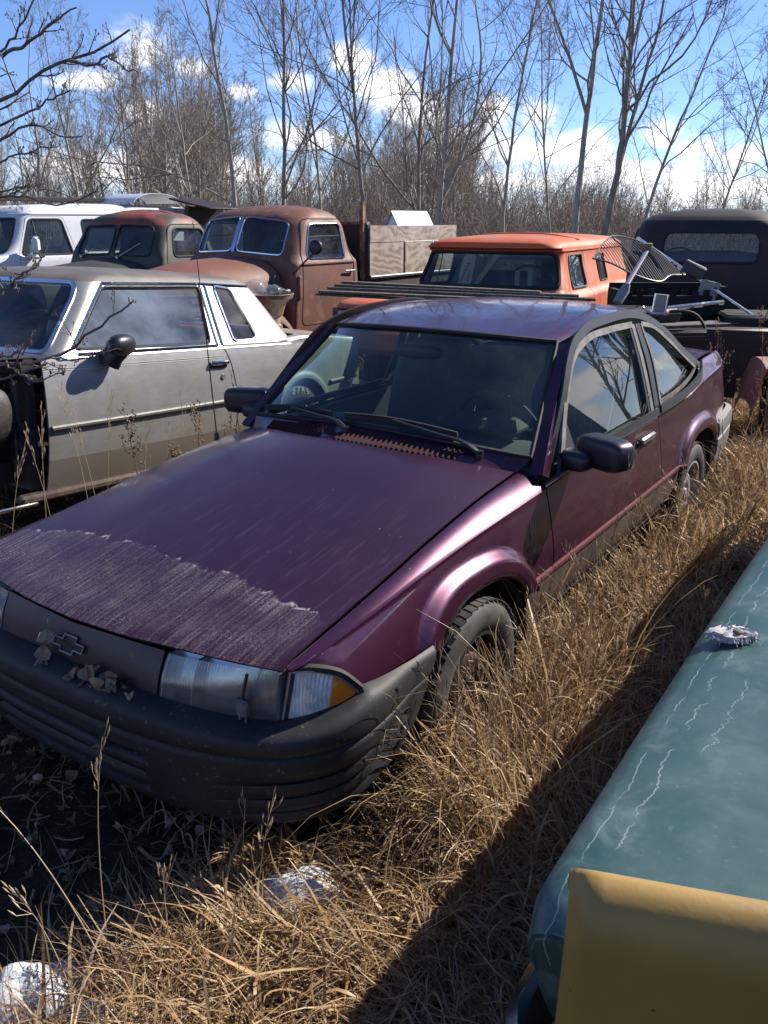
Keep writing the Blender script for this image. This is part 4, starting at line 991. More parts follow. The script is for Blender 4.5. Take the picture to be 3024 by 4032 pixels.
    MB().box((0, 2.6, .24), (1.5, 1.9, .05)).box((0, 1.95, .80), (1.45, .20, .22)).build('floor_pan', 'interior_dark', root)
    cs = np.array([.36, 2.25, .93]); Rw = rotm(rx=-1.0); MB().tube([cs + Rw @ np.array([.19 * math.cos(a), .19 * math.sin(a), 0]) for a in np.linspace(0, 2 * PI, 29)], .012, 6, cap=False).box(cs, (.36, .04, .02), Rw).build('steering_wheel', 'interior_dark', root)
    P = np.array([[(-.58 + .05 * a, 2.0 + .32 * a + .42 * b, .96 + .08 * math.sin(a * 2.4) + .23 * b) for b in np.linspace(0, 1, 6)] for a in np.linspace(0, 1, 8)])
    MB().shell(P, .012).build('loose_red_panel', 'red_vinyl', root)
    MB().box((0, 3.0, .30), (1.4, 3.3, .12)).build('underbody', 'underside', root)
    th = np.linspace(0, PI, 14); MB().grid(np.array([[(x, AC + .34 * math.cos(t), AZ + .34 * math.sin(t)) for x in (.86, .5)] for t in th])).grid(np.array([[(x, AC + .34 * math.cos(t), AZ + .34 * math.sin(t)) for x in (-.86, -.5)] for t in th])).build('wheel_well', 'underside', root)
    return root
SILVER = silver()

# ---------------------------------------------------------------- old truck cabs
def old_cab(root, lv, paint, roofp, ws, doorglass, rear, split=False, gask='rubber', roof_z=1.74, glassm='glass_old', door=None, gr=.014):
    B = Loft(lv, nz=52, nf=36, nc=12, ns=40, crown=.035)
    wins = []
    for w in ws: wins.append(dict(face='front', poly=rpoly(w, .07), name='windshield', gasket=gask, mat=glassm, gr=gr))
    for f in ('left', 'right'): wins.append(dict(face=f, poly=rpoly(doorglass, .075), name='door_window', gasket=gask, mat=glassm, gr=gr))
    if rear: wins.append(dict(face='rear', poly=rpoly(rear, .09), name='rear_window', mat=glassm))
    B.body('cab', paint, root, wins, roof=roofp, roof_z=roof_z)
    if door:
        for f in ('left', 'right'): MB().tube(B.outline(f, rpoly(door, .09), -.003), .008, 5, cap=False).build('door_seam', 'underside', root)
    return B
def truck_inside(root, yw=.35, w=.6, z=1.0):
    st = MB(); lump((0, .75, z - .06), (w, .26, .11), 4, mb=st); lump((0, 1.02, z + .22), (w, .08, .26), 4, rotm(rx=-.15), mb=st); st.build('bench_seat', 'interior_dark', root, ang=60)
    cs = np.array([.36, yw, z + .34]); Rw = rotm(rx=-.75)
    MB().tube([cs + Rw @ np.array([.21 * math.cos(a), .21 * math.sin(a), 0]) for a in np.linspace(0, 2 * PI, 29)], .012, 6, cap=False).box(cs, (.40, .03, .018), Rw).tube([cs, cs + Rw @ np.array([0, 0, -.35])], .022, 7).build('steering_wheel', 'interior_dark', root)
    MB().box((0, .10, z + .18), (1.3, .14, .16)).box((0, .6, .62), (1.4, 1.1, .05)).build('dashboard', 'interior_dark', root)
def hood_loft(root, ys, w, zt, zb, mat, name='hood', ex=2.5, ridge=.012, n=25):
    P = []
    for y in ys:
        a = np.linspace(0, PI, n); f = lambda q: np.sign(q) * np.abs(q) ** (2 / ex)
        x = w(y) * f(np.cos(a)); z = zb(y) + (zt(y) - zb(y)) * np.abs(np.sin(a)) ** (2 / ex)
        z = z + ridge * np.exp(-(x / .03) ** 2); P.append(np.stack([x, np.full(n, y), z], 1))
    P = np.array(P); m = MB().shell(P, .006)
    c = P[0].mean(0); m.raw(np.vstack([P[0], c]), [(i, i + 1, n) for i in range(n - 1)])
    return m.build(name, mat, root, ang=50)
def front_fender(root, s, mat, c=(.72, -.72, .70), r=(.17, .62, .42)):
    th = np.linspace(.12, PI - .25, 18); P = []
    for t in th:
        cy, cz = c[1] - r[1] * math.cos(t), c[2] - .25 + r[2] * math.sin(t) + .12
        row = []
        for k in np.linspace(-1, 1, 11): row.append((s * (c[0] + r[0] * math.sin(k * PI / 2)), cy, cz - .14 * (1 - math.cos(k * PI / 2))))
        P.append(row)
    MB().shell(np.array(P), .006).build('front_fender', mat, root, ang=60)

def brown_truck():
    root = empty('pickup_truck', (-1.592, 9.742, 0), -.596)
    tag(root, 'rust brown 1940s-style pickup with split windshield, round mirror and plywood box', 'truck')
    lv = [(.55, -.06, 1.20, .80, .05, .18, .0, .02), (1.00, -.06, 1.22, .825, .06, .18, .0, .03), (1.26, -.07, 1.21, .815, .08, .18, .04, .03), (1.315, -.11, 1.19, .792, .12, .20, .12, .04),
          (1.36, -.10, 1.18, .775, .14, .22, .13, .05), (1.66, .04, 1.12, .725, .18, .26, .14, .06), (1.74, .10, 1.08, .695, .24, .30, .13, .06), (1.80, .20, 1.00, .63, .30, .32, .10, .05), (1.835, .34, .90, .52, .30, .30, .06, .03)]
    w1 = [(.03, 1.392), (.635, 1.352), (.600, 1.690), (.03, 1.748)]; w2 = [(-.635, 1.365), (-.03, 1.392), (-.03, 1.748), (-.585, 1.705)]
    B = old_cab(root, lv, 'rust_brown', 'rust_brown', [w1, w2], [(.195, 1.312), (.885, 1.300), (.865, 1.672), (.315, 1.672)], [(-.42, 1.36), (.42, 1.36), (.40, 1.62), (-.40, 1.62)], gask='chrome', door=[(.06, .62), (1.00, .62), (1.01, 1.28), (.95, 1.72), (.24, 1.72), (.10, 1.30)], gr=.011)
    bar = np.array([B.on('front', 0, z, .008) for z in np.linspace(1.385, 1.752, 10)]); MB().strip(bar, (1, 0, 0), .045, .012, (0, -1, 0)).build('windshield_divider', 'chrome', root)
    for s, f in ((1, 'left'), (-1, 'right')):
        MB().tube(B.outline(f, [(.10, 1.262), (1.0, 1.262)], .004, closed=False), .012, 6).build('belt_bead', 'rust_brown', root)
        # half-raised door glass top edge
        MB().tube(B.outline(f, rpoly([(.24, 1.48), (.30, 1.535), (.86, 1.545), (.875, 1.50)], .03), -.012, closed=False), .006, 5).build('glass_edge', 'rubber', root)
        hp = B.on(f, .93, 1.165, .03); MB().tube([hp + np.array([0, .06, 0]), hp, hp + np.array([-s * .0, -.12, .004])], [.012, .012, .008], 7).tube([hp + np.array([0, .04, 0]), hp + np.array([-s * .05, .04, 0])], .010, 6).build('door_handle', 'chrome', root)
        front_fender(root, s, 'rust_brown', c=(.70, -.70, .62))
        # bare cowl patch, reddish vent flap
        cp = np.array([[B.on(f, y, z, .004) for z in np.linspace(.90, 1.24, 6)] for y in (-.02, .045)]); MB().shell(cp, .004, flip=s < 0).build('cowl_side', 'bare_olive', root)
    MB().bbox((.836, .015, 1.03), (.03, .045, .24), .008).build('vent_flap', 'rust_hood', root)
    hood_loft(root, np.linspace(-1.50, -.085, 24), sp([-1.5, -1.2, -.6, -.08], [.34, .46, .60, .69]), sp([-1.5, -1.3, -.8, -.08], [1.10, 1.20, 1.29, 1.335]), sp([-1.5, -.08], [.80, .86]), 'rust_hood', ex=2.9)
    bd = MB(); lump((.655, -.16, 1.0), (.022, .055, .16), 3, mb=bd); bd.build('hood_patch', 'bare_olive', root)
    # grille nose
    nose = MB()
    for k in range(5): nose.tube(curve([(-.50, -1.15, .70 + .075 * k), (-.3, -1.48, .70 + .075 * k), (.3, -1.48, .70 + .075 * k), (.50, -1.15, .70 + .075 * k)], 14), .022, 7)
    nose.build('grille', 'rust_brown', root)
    # round mirror on a bent arm
    a = B.on('left', .03, 1.19, .0); ctr = np.array([1.02, .06, 1.44])
    mr = MB(); mr.tube(curve([a + np.array([-.02, -.08, -.02]), a + np.array([.08, -.01, .10]), ctr + np.array([-.01, 0, -.05])], 10), .009, 6)
    th = np.linspace(0, 2 * PI, 26, endpoint=False); Rm = rotm(rz=.25)
    mr.grid(np.array([[ctr + Rm @ np.array([r * math.cos(t), d, r * math.sin(t)]) for t in th] for r, d in ((0.001, -.026), (.05, -.024), (.072, -.010), (.076, .004), (.070, .008), (.001, .008))]), cv=True).build('mirror', 'black_plastic', root, ang=60)
    truck_inside(root)
    # box: dark front wall, plywood sides, posts, rails
    y0, L = 1.30, 2.02
    dk = MB().box((0, y0 + .03, 1.30), (1.62, .05, .72)).build('box_front', 'plywood_dark', root, smooth=False)
    MB().box((0, y0 + .03, 1.675), (1.60, .06, .03)).build('box_rail', 'rust_metal', root, smooth=False)
    MB().box((.76, y0 - .03, 1.40), (.05, .05, 1.0)).build('stake', 'rust_metal', root, smooth=False)
    for s in (1, -1):
        x = s * .84
        MB().box((x, y0 + L / 2, 1.555), (.022, L, .185)).build('board', 'plywood', root, smooth=False)
        for k, (a, b) in enumerate(((0, .74), (.755, 1.43), (1.47, L))):
            MB().box((x - s * .004, y0 + (a + b) / 2, 1.27), (.018, b - a, .375)).build('plywood_sheet', 'plywood', root, smooth=False)
        MB().box((x + s * .01, y0 + .75, 1.27), (.012, .022, .36)).build('batten', 'rust_metal', root, smooth=False)
        MB().tube([(x + s * .012, y0, 1.068), (x + s * .012, y0 + L, 1.068)], .018, 8).build('box_trim', 'chrome_edge', root)
        MB().box((x - s * .02, y0 + L / 2, .90), (.03, L, .30)).build('box_side', 'plywood_dark', root, smooth=False)
    MB().box((0, y0 + L / 2, .80), (1.6, L, .06)).build('box_floor', 'plywood_dark', root, smooth=False)
    MB().box((0, 1.2, .58), (.8, 4.2, .14)).build('chassis', 'underside', root, smooth=False)
    for yy in (-.75, 2.4):
        for s in (1, -1): wheel(root, (s * .70, yy, .34), s, r=.36, w=.18, rr=.21, rim='steel_black', tread=False, style='plain')
    return root
BROWN = brown_truck()

def green_truck():
    root = empty('truck', (-3.261, 10.691, -.02), -.503)
    tag(root, 'dark green old truck cab with red rust patches on its roof', 'truck')
    lv = [(.55, -.04, 1.12, .76, .05, .16, .0, .02), (1.20, -.05, 1.15, .775, .06, .18, .02, .03), (1.30, -.05, 1.13, .76, .08, .20, .04, .04), (1.55, .06, 1.07, .70, .12, .24, .05, .05),
          (1.67, .11, 1.02, .675, .18, .28, .05, .05), (1.745, .16, .96, .625, .24, .30, .05, .05), (1.80, .26, .86, .52, .28, .30, .03, .03), (1.82, .36, .76, .42, .28, .28, .02, .02)]
    w = [[(.03, 1.335), (.60, 1.325), (.555, 1.655), (.03, 1.675)], [(-.60, 1.325), (-.03, 1.335), (-.03, 1.675), (-.555, 1.655)]]
    B = old_cab(root, lv, 'truck_green', 'green_roof_rust', w, [(.20, 1.315), (.86, 1.31), (.82, 1.63), (.30, 1.64)], [(-.30, 1.38), (.30, 1.38), (.28, 1.60), (-.28, 1.60)], roof_z=1.67, door=[(.05, .62), (.97, .62), (.98, 1.28), (.92, 1.68), (.24, 1.68), (.08, 1.30)], gr=.012)
    for x0, x1 in ((.12, .42), (-.5, -.30)):
        a, b = B.on('front', x0, 1.31, .02), B.on('front', x1, 1.47 if x0 > 0 else 1.40, .02); MB().tube([a, b], .006, 5).lathe([(.0, -.02), (.02, -.02), (.022, .02)], a, 'y', 10).build('wiper', 'dull_metal', root)
    hood_loft(root, np.linspace(-1.35, -.06, 18), sp([-1.35, -.7, -.06], [.32, .52, .68]), sp([-1.35, -.8, -.06], [1.14, 1.24, 1.29]), sp([-1.35, -.06], [.8, .86]), 'truck_green', ex=2.7)
    for s in (1, -1): front_fender(root, s, 'truck_green', c=(.66, -.66, .62))
    truck_inside(root)
    MB().box((0, 1.2, .56), (.8, 4.0, .14)).box((0, 2.3, .80), (1.6, 1.9, .3)).build('chassis', 'underside', root, smooth=False)
    for yy in (-.7, 2.4):
        for s in (1, -1): wheel(root, (s * .68, yy, .34), s, r=.36, w=.18, rr=.21, tread=False, style='plain')
green_truck()

def dark_truck():
    root = empty('truck', (3.33, 8.94, -.02), PI - R(22)); root.scale = (.86, .86, .99)
    tag(root, 'dark brown old truck seen from behind with wide rear cab window', 'truck')
    lv = [(.55, -.06, 1.20, .84, .05, .16, .0, .02), (1.00, -.06, 1.22, .865, .06, .20, .0, .03), (1.30, -.07, 1.20, .855, .10, .22, .06, .03), (1.62, .04, 1.12, .80, .18, .28, .10, .05),
          (1.72, .10, 1.06, .755, .24, .32, .10, .05), (1.78, .20, .98, .68, .30, .34, .08, .04), (1.815, .34, .88, .56, .30, .30, .05, .02)]
    B = old_cab(root, lv, 'truck_dark', 'truck_dark', [[(-.62, 1.36), (.62, 1.36), (.56, 1.69), (-.56, 1.69)]], [(.20, 1.31), (.88, 1.30), (.86, 1.66), (.32, 1.66)], [(-.485, 1.375), (.485, 1.375), (.475, 1.640), (-.465, 1.640)], glassm='glass_old')
    hood_loft(root, np.linspace(-1.4, -.08, 14), sp([-1.4, -.08], [.42, .7]), sp([-1.4, -.08], [1.15, 1.32]), sp([-1.4, -.08], [.8, .86]), 'truck_dark')
    for s in (1, -1):
        front_fender(root, s, 'truck_dark')
        MB().box((s * .80, 2.15, .82), (.04, 1.75, .38)).build('bed_side', 'truck_dark', root, smooth=False)
    MB().box((0, 2.15, .68), (1.56, 1.75, .05)).build('bed_floor', 'truck_dark', root, smooth=False)
    MB().box((0, 3.04, .78), (1.60, .04, .36)).build('tailgate', 'truck_dark', root, smooth=False)
    truck_inside(root)
    MB().box((0, 1.2, .52), (.8, 3.7, .14)).build('chassis', 'underside', root, smooth=False)
    for yy in (-.75, 2.3):
        for s in (1, -1): wheel(root, (s * .74, yy, .34), s, r=.36, w=.18, rr=.21, tread=False, style='plain')
dark_truck()

def orange_truck():
    root = empty('panel_truck', (1.026, 8.899, -.035), -.485)
    tag(root, 'faded orange panel truck with crates behind its wide windshield', 'truck')
    lv = [(.45, -.12, 3.05, .86, .05, .15, 0, .02), (.98, -.12, 3.05, .875, .05, .15, .0, .02), (1.015, -.10, 3.03, .855, .06, .15, .03, .02), (1.05, -.06, 3.00, .812, .08, .15, .06, .03), (1.09, -.05, 3.0, .80, .10, .15, .09, .03),
          (1.43, .09, 2.93, .722, .10, .16, .09, .05), (1.455, .07, 2.92, .725, .10, .16, .09, .05), (1.48, .00, 2.91, .722, .12, .18, .09, .05), (1.525, .02, 2.86, .685, .16, .20, .09, .05), (1.56, .12, 2.76, .60, .20, .22, .08, .04)]
    B = Loft(lv, nz=46, nf=40, nc=12, ns=90, crown=.045)
    dwin = rpoly([(.375, 1.085), (.92, 1.075), (.89, 1.405), (.425, 1.405)], .05); swin = rpoly([(1.50, 1.10), (1.84, 1.10), (1.84, 1.385), (1.50, 1.385)], .05)
    wins = [dict(face='front', poly=rpoly([(-.765, 1.105), (.765, 1.105), (.675, 1.432), (-.675, 1.432)], .07), name='windshield', gasket='rubber', gr=.020)]
    for f in ('left', 'right'): wins += [dict(face=f, poly=dwin, name='door_window', gr=.014), dict(face=f, poly=swin, name='side_window', gr=.011)]
    B.body('body', 'orange_paint', root, wins, roof='orange_roof', roof_z=1.455)
    for f in ('left', 'right'):
        MB().tube(B.outline(f, [(.15, 1.452), (2.9, 1.452)], .002, closed=False), .009, 5).build('drip_rail', 'orange_paint', root)
        MB().tube(B.outline(f, rpoly([(.26, .55), (1.02, .55), (1.03, 1.07), (.98, 1.44), (.36, 1.44), (.28, 1.07)], .07), -.004), .006, 5, cap=False).build('door_seam', 'underside', root)
        MB().tube(B.outline(f, [(.56, 1.09), (.545, 1.40)], -.006, closed=False), .007, 5).build('vent_bar', 'dull_metal', root)
    sm = curve([(-.66, 1.02, 1.545), (-.4, 1.03, 1.590), (0, 1.04, 1.608), (.4, 1.03, 1.590), (.66, 1.02, 1.545)], 16); MB().tube(sm, .010, 5).build('roof_seam', 'orange_roof', root)
    # hood with two pods, grille and lamps
    hd = np.array([[(x, y, 1.035 - .03 * ((-.12 - y) / 1.3) ** 2 - .04 * abs(x / .78) ** 3) for y in np.linspace(-1.45, -.12, 12)] for x in np.linspace(-.80, .80, 20)]); MB().shell(hd, .01).build('hood', 'truck_dark', root)
    for s in (1, -1):
        p = MB(); P = superell((s * .57, -1.28, .960), (.28, .42, .118), 3.2, 30, 16); p.grid(P, cu=True); pod = p.build('hood_pod', 'orange_paint', root, ang=60)
        fc = MB(); fc.bbox((s * .57, -1.692, .955), (.44, .02, .090), .03); fc.build('pod_mouth', 'underside', pod)
        g = MB()
        for k in range(22): x = s * .57 - .205 + .0195 * k; g.box((x, -1.706, .955), (.006, .006, .078))
        for k in range(5): g.box((s * .57, -1.707, .923 + .016 * k), (.42, .006, .005))
        g.build('pod_grille', 'rust_metal', pod, smooth=False)
        MB().bbox((s * .57 - .05, -1.716, .953), (.18, .02, .052), .012).build('parking_lamp', 'lens_corner', pod)
        MB().bbox((s * .57 - .05, -1.713, .953), (.205, .016, .072), .014).build('lamp_bezel', 'dull_metal', pod)
    MB().bbox((0, -1.40, .72), (1.62, .5, .26), .06).build('front_panel', 'orange_paint', root)
    for s in (1, -1): MB().bbox((s * .80, -.70, .80), (.16, 1.5, .42), .07).build('front_fender', 'orange_paint', root)
    MB().box((0, 1.0, .45), (1.2, 4.2, .12)).build('chassis', 'underside', root, smooth=False)
    for yy in (-.8, 2.2):
        for s in (1, -1): wheel(root, (s * .72, yy, .30), s, r=.34, w=.18, rr=.20, tread=False, style='plain')
    truck_inside(root, .45, .66, .82)
    MB().box((0, 2.0, .60), (1.5, 1.8, .05)).build('cargo_floor', 'interior_dark', root, smooth=False)
    return root
ORANGE = orange_truck()

def white_van():
    root = empty('van', (-6.42, 13.75, 0), -R(38))
    tag(root, 'white van with white door mirror behind the green truck', 'van')
    lv = [(.45, -.75, 4.0, .98, .10, .12, .05, 0), (1.10, -.55, 4.0, 1.0, .10, .12, .05, 0), (1.18, -.30, 4.0, .985, .10, .12, .06, 0), (1.22, -.02, 4.0, .965, .10, .12, .08, 0), (1.76, .34, 3.95, .87, .12, .14, .08, .02),
          (1.83, .40, 3.92, .845, .14, .16, .08, .02), (1.90, .52, 3.85, .78, .18, .18, .08, .02), (1.925, .66, 3.75, .68, .2, .2, .06, .02)]
    B = Loft(lv, nz=44, nf=40, nc=10, ns=110, crown=.05)
    dw = rpoly([(.30, 1.205), (.52, 1.725), (1.06, 1.725), (1.17, 1.205)], .06)
    wins = [dict(face='front', poly=rpoly([(-.88, 1.245), (.88, 1.245), (.77, 1.73), (-.77, 1.73)], .07), name='windshield', gr=.018, mat='glass_green')]
    for f in ('left', 'right'): wins += [dict(face=f, poly=dw, name='door_window', mat='glass_green', gr=.016), dict(face=f, poly=rpoly([(1.42, 1.25), (1.42, 1.72), (2.2, 1.72), (2.2, 1.25)], .06), name='side_window', mat='glass_green', gr=.014)]
    B.body('body', 'van_white', root, wins, roof='van_roof_peel', roof_z=1.83)
    for s, f in ((1, 'left'), (-1, 'right')):
        MB().tube(B.outline(f, [(.40, 1.80), (3.8, 1.80)], .006, closed=False), .014, 6).build('gutter', 'van_white', root)
        MB().tube(B.outline(f, rpoly([(.18, .55), (.24, 1.2), (.48, 1.76), (1.10, 1.76), (1.24, 1.2), (1.24, .55)], .06), -.004), .006, 5, cap=False).build('door_seam', 'underside', root)
        MB().tube(B.outline(f, [(.60, 1.22), (.565, 1.72)], -.004, closed=False), .012, 5).build('vent_bar', 'rubber', root)
        m = MB(); m.bbox((s * 1.16, .42, 1.36), (.20, .10, .23), .05, rotm(rz=-s * .3)); m.bbox((s * 1.08, .40, 1.185), (.30, .13, .07), .03); m.tube([(s * 1.03, .40, 1.20), (s * 1.06, .40, 1.36)], .016, 8).build('mirror', 'van_white', root)
    # expanded-metal cage behind the windshield
    cg = MB()
    for k in range(22):
        x = -.72 + .068 * k; cg.tube([(x, .95, 1.15), (x + .12, .95, 1.74)], .006, 4); cg.tube([(x + .12, .95, 1.15), (x, .95, 1.74)], .006, 4)
    cg.build('cage', 'rubber', root)
    st = MB()
    for s in (1, -1): lump((s * .45, .80, 1.16), (.26, .09, .28), 3.4, rotm(rx=-.15), mb=st)
    st.build('seat', M('seat_olive', (.22, .24, .10), .8), root, ang=60)
    MB().box((0, 1.4, .80), (1.7, 3.4, .06)).box((0, .05, 1.13), (1.6, .3, .12)).build('floor_pan', 'interior_dark', root, smooth=False)
    for yy in (.3, 3.2):
        for s in (1, -1): wheel(root, (s * .84, yy, .35), s, r=.36, w=.2, rr=.21, tread=False, style='plain')
    return root
VAN = white_van()
# ================================================================== loose things about the yard
M('teal_dummy', (.1, .2, .2))
def teal_mat():
    m, t, bs, out, o = new_mat('teal_paint'); x, y, z = t.sep(o)
    c = t.mix(t.step(t.noise(o, 3, 5, .6), .35, .68), (.017, .060, .056), (.031, .076, .072))
    edge = t.math('SUBTRACT', 1.0, t.step(x, 1.58, 1.84))
    oy = t.scalev(o, (.0, 1, 0)); k = None        # dried salt lines that crept along the edge
    for x0, amp, sc, wd, th in ((1.604, .036, 9, .0014, .46), (1.640, .075, 9, .0017, .49), (1.690, .12, 8, .0013, .54)):
        wob = t.math('MULTIPLY', t.math('SUBTRACT', t.noise(t.scalev(o, (.12, 1, 0)), sc, 6, .7, .6), .5), amp)
        d = t.math('ABSOLUTE', t.math('SUBTRACT', t.math('SUBTRACT', x, x0), wob))
        q = t.math('MULTIPLY', t.math('SUBTRACT', 1.0, t.step(d, wd * .3, wd)), t.step(t.noise(o, sc * .9, 4, .6), th - .04, th + .06)); k = q if k is None else t.math('MAXIMUM', k, q)
    film = t.math('MULTIPLY', t.math('MULTIPLY', t.step(t.noise(o, 9, 6, .7, .4), .46, .74), edge), .34)
    cloud = t.math('MULTIPLY', t.step(t.noise(o, 2.6, 6, .65), .45, .75), .16)
    c = t.mix(cloud, c, (.20, .25, .26)); c = t.mix(film, c, (.26, .33, .33)); c = t.mix(t.math('MULTIPLY', k, .38), c, (.50, .55, .55))
    c = t.mix(t.math('MULTIPLY', t.step(t.noise(o, 70, 4, .7), .58, .8), .18), c, (.34, .38, .38))
    t.l.new(c, bs.inputs['Base Color']); t.l.new(t.math('ADD', .34, t.math('MULTIPLY', t.noise(o, 18, 4), .22)), bs.inputs['Roughness'])
    bs.inputs['Coat Weight'].default_value = .12; bs.inputs['Coat Roughness'].default_value = .25
    bump(t, bs, t.noise(o, 180, 3), .05, .002)
teal_mat()
M('mustard_paint', (.34, .205, .045), .5, var=.16, vscale=4, col2=(.26, .16, .045), s2=3, w2=.2, col3=(.07, .045, .03), s3=42, p3=.715, w3=.012, bmp=.05, bs_=90)
def teal_car():
    root = empty('car', HERO_LOC, HERO_RZ)
    tag(root, 'teal car hood with pale salt streaks at the lower right, close to the camera', 'car')
    prof = [(1.60, .40), (1.588, .66), (1.574, .785), (1.570, .815), (1.577, .836), (1.600, .849), (1.68, .860), (1.85, .874), (2.15, .888), (2.5, .893), (2.85, .886), (3.02, .872), (3.075, .85), (3.09, .81), (3.07, .62), (3.05, .40)]
    us = np.r_[-.300, -.292, -.274, -.244, np.linspace(-.19, 2.5, 42)]
    P = []
    for u in us:
        k = (1 - smooth01(u, -.304, -.234)); row = []
        for v, z in prof: row.append((v + (.012 * k if v < 2.3 else -.012 * k) - .012 * math.sin((u + .2) * 1.3) * (v < 1.7), u + .45 * max(0., .80 - z) * float(1 - smooth01(u, -.3, .25)), z - .030 * k * k * (z > .7)))
        P.append(row)
    P = np.array(P); MB().shell(P, .006).build('hood', 'teal_paint', root, ang=45)
    top = P[0, 3:13]; bot = np.array([(v + (.006 if v < 2.3 else -.006), -.185, .55) for v in top[:, 0]])
    F = np.array([[a + (b - a) * k + np.array([0, -.012 * math.sin(PI * k), 0]) for k in np.linspace(0, 1, 8)] for a, b in zip(top, bot)])
    MB().shell(F, .006).build('front_face', 'teal_paint', root, ang=45)
    bp = curve([(1.56, .45), (1.545, .12), (1.530, -.10), (1.545, -.21), (1.66, -.30), (2.3, -.36), (3.0, -.28), (3.14, -.2), (3.18, .3)], 46)
    S = [(.0, .515), (.012, .505), (.016, .47), (.010, .42), (-.01, .38)]
    T = np.gradient(bp, axis=0); T /= np.linalg.norm(T, axis=1, keepdims=True); N = np.stack([T[:, 1], -T[:, 0]], 1) * -1
    MB().shell(np.array([[(p[0] - n[0] * a, p[1] - n[1] * a, z) for a, z in S] for p, n in zip(bp, N)]), .02).build('bumper', 'chrome', root)
    MB().box((2.3, 1.2, .42), (1.35, 2.4, .3)).build('underbody', 'underside', root)
    wb_ = MB(); wb_.shell(coons(curve([(1.66, 2.5, .86), (2.3, 2.42, .90), (3.0, 2.5, .86)], 12), curve([(1.80, 3.0, 1.25), (2.3, 2.95, 1.28), (2.85, 3.0, 1.25)], 12), np.linspace((1.66, 2.5, .86), (1.80, 3.0, 1.25), 6), np.linspace((3.0, 2.5, .86), (2.85, 3.0, 1.25), 6)), .004); wb_.build('windshield', 'glass_old', root)
    MB().shell(np.array([[(2.32 + w * .56, y, 1.26 + .04 * (1 - w * w) - .25 * smooth01(y, 3.9, 4.6)) for w in np.linspace(-1, 1, 9)] for y in np.linspace(3.0, 4.6, 9)]), .01).build('roof', 'teal_paint', root)
    for s in (1, -1): MB().shell(np.array([[(2.32 + s * (.74 - .17 * k), y, .85 + .41 * k) for k in (0, .3, .6, 1)] for y in np.linspace(2.9, 4.4, 6)]), .01).build('side_panel', 'teal_paint', root)
    for s in (1, -1): wheel(root, (2.32 + s * .66, .75, .28), s, r=.31, tread=False, style='plain')
    return root
teal_car()

def yellow_panel():
    root = empty('yellow_sheet', (.245, .902, .262), R(-14.6), rx=.25)
    # rolled top edge, folded left edge, face towards the camera; x along, y away, z up
    W_, H = 1.05, .752; r = .055
    sec = [(.0, .0)] + [(0 - .000, H - r * 1.2)] + [(r - r * math.cos(a), H - r * 1.2 + r * 1.2 * math.sin(a)) for a in np.linspace(.15, PI / 2, 7)] + [(r + .010, H - .003), (r + .016, H - .016), (r + .016, H - .05)]
    P = []
    xs = np.r_[.0, .004, .012, .024, np.linspace(.04, W_, 22)]
    for x in xs:
        k = 1 - smooth01(x, 0, .026); P.append([(x - .02 * (H - z) * 0.55 , y + .016 * k * k, z - .026 * k * k) for y, z in sec])
    P = np.array(P); MB().shell(P, .003).build('sheet', 'mustard_paint', root, ang=60)
    tag(root, 'mustard yellow sheet-metal panel with rolled top edge, standing in front of the teal hood', 'metal panel')
yellow_panel()

# fluffy nest of white fibre on the teal hood
M('fibre_white', (.50, .49, .49), .9, var=.3, vscale=60, col2=(.30, .28, .27), s2=30)
def nest():
    root = empty('fibre_wad', (.735, 1.605, .868)); root.scale = (.62, .62, .62); tag(root, 'frayed white fibre wad lying on the teal hood', 'fibre wad')
    P = superell((0, 0, .012), (.085, .045, .024), 2, 30, 12); nz = nrg.normal(0, 1, P.shape[:2]); P *= (1 + .10 * nz[..., None])
    MB().grid(P, cu=True).build('clump', 'fibre_white', root)
    m = MB()
    for k in range(260):
        a = rnd.uniform(0, 2 * PI); q = rnd.uniform(.4, 1); b = np.array([.085 * q * math.cos(a), .045 * q * math.sin(a), rnd.uniform(.0, .02)])
        d = np.array([math.cos(a) * rnd.uniform(-.01, .028), math.sin(a) * rnd.uniform(-.01, .026) + rnd.gauss(0, .012), rnd.uniform(-.012, .010)])
        m.tube(curve([b, b + d * .5 + np.array([0, 0, .006]), b + d], 4), .0008, 3, cap=False)
    m.build('strands', 'fibre_white', root, kind='stuff'); MB().grid(superell((.012, -.01, .030), (.022, .020, .010), 2, 14, 8), cu=True).build('clot', 'bare_olive', root)
nest()

# ---------------------------------------------------------------- wheel rim and bottle on the silver car's deck
SM = Matrix.Translation((-3.442, 3.407, .2325)) @ Matrix.Rotation(-.548, 4, 'Z') @ Matrix.Rotation(-.075, 4, 'X')
rp = SM @ Vector((.42, 4.10, .978))
M('rim_rust', (.34, .30, .22), .6, var=.2, col2=(.22, .09, .04), s2=7, p2=.50, w2=.1, bmp=.2)
rim_o = empty('wheel_rim', rp); tag(rim_o, 'rusty cream steel wheel rim standing on the silver coupe deck', 'wheel rim')
MB().lathe([(.115, .0), (.120, .012), (.118, .03), (.105, .04), (.105, .085), (.120, .10), (.128, .115), (.150, .185), (.176, .215), (.205, .235), (.212, .262), (.218, .266), (.214, .270), (.200, .250), (.165, .218), (.14, .18), (.10, .10)], (0, 0, 0), 'z', 48).build('rim', 'rim_rust', rim_o)
MB().lathe([(.10, .105), (.06, .115), (.02, .12), (.0, .12)], (0, 0, 0), 'z', 30).build('disc', 'rust_metal', rim_o)
MB().lathe([(.208, .236), (.216, .262), (.2195, .268), (.206, .264)], (0, 0, .0006), 'z', 48).build('lip', 'rust_metal', rim_o)
bt = empty('plastic_bottle', rp + Vector((.02, -.03, .25)), .5, rx=.12); tag(bt, 'crumpled clear plastic bottle lying in the rusty wheel rim', 'bottle')
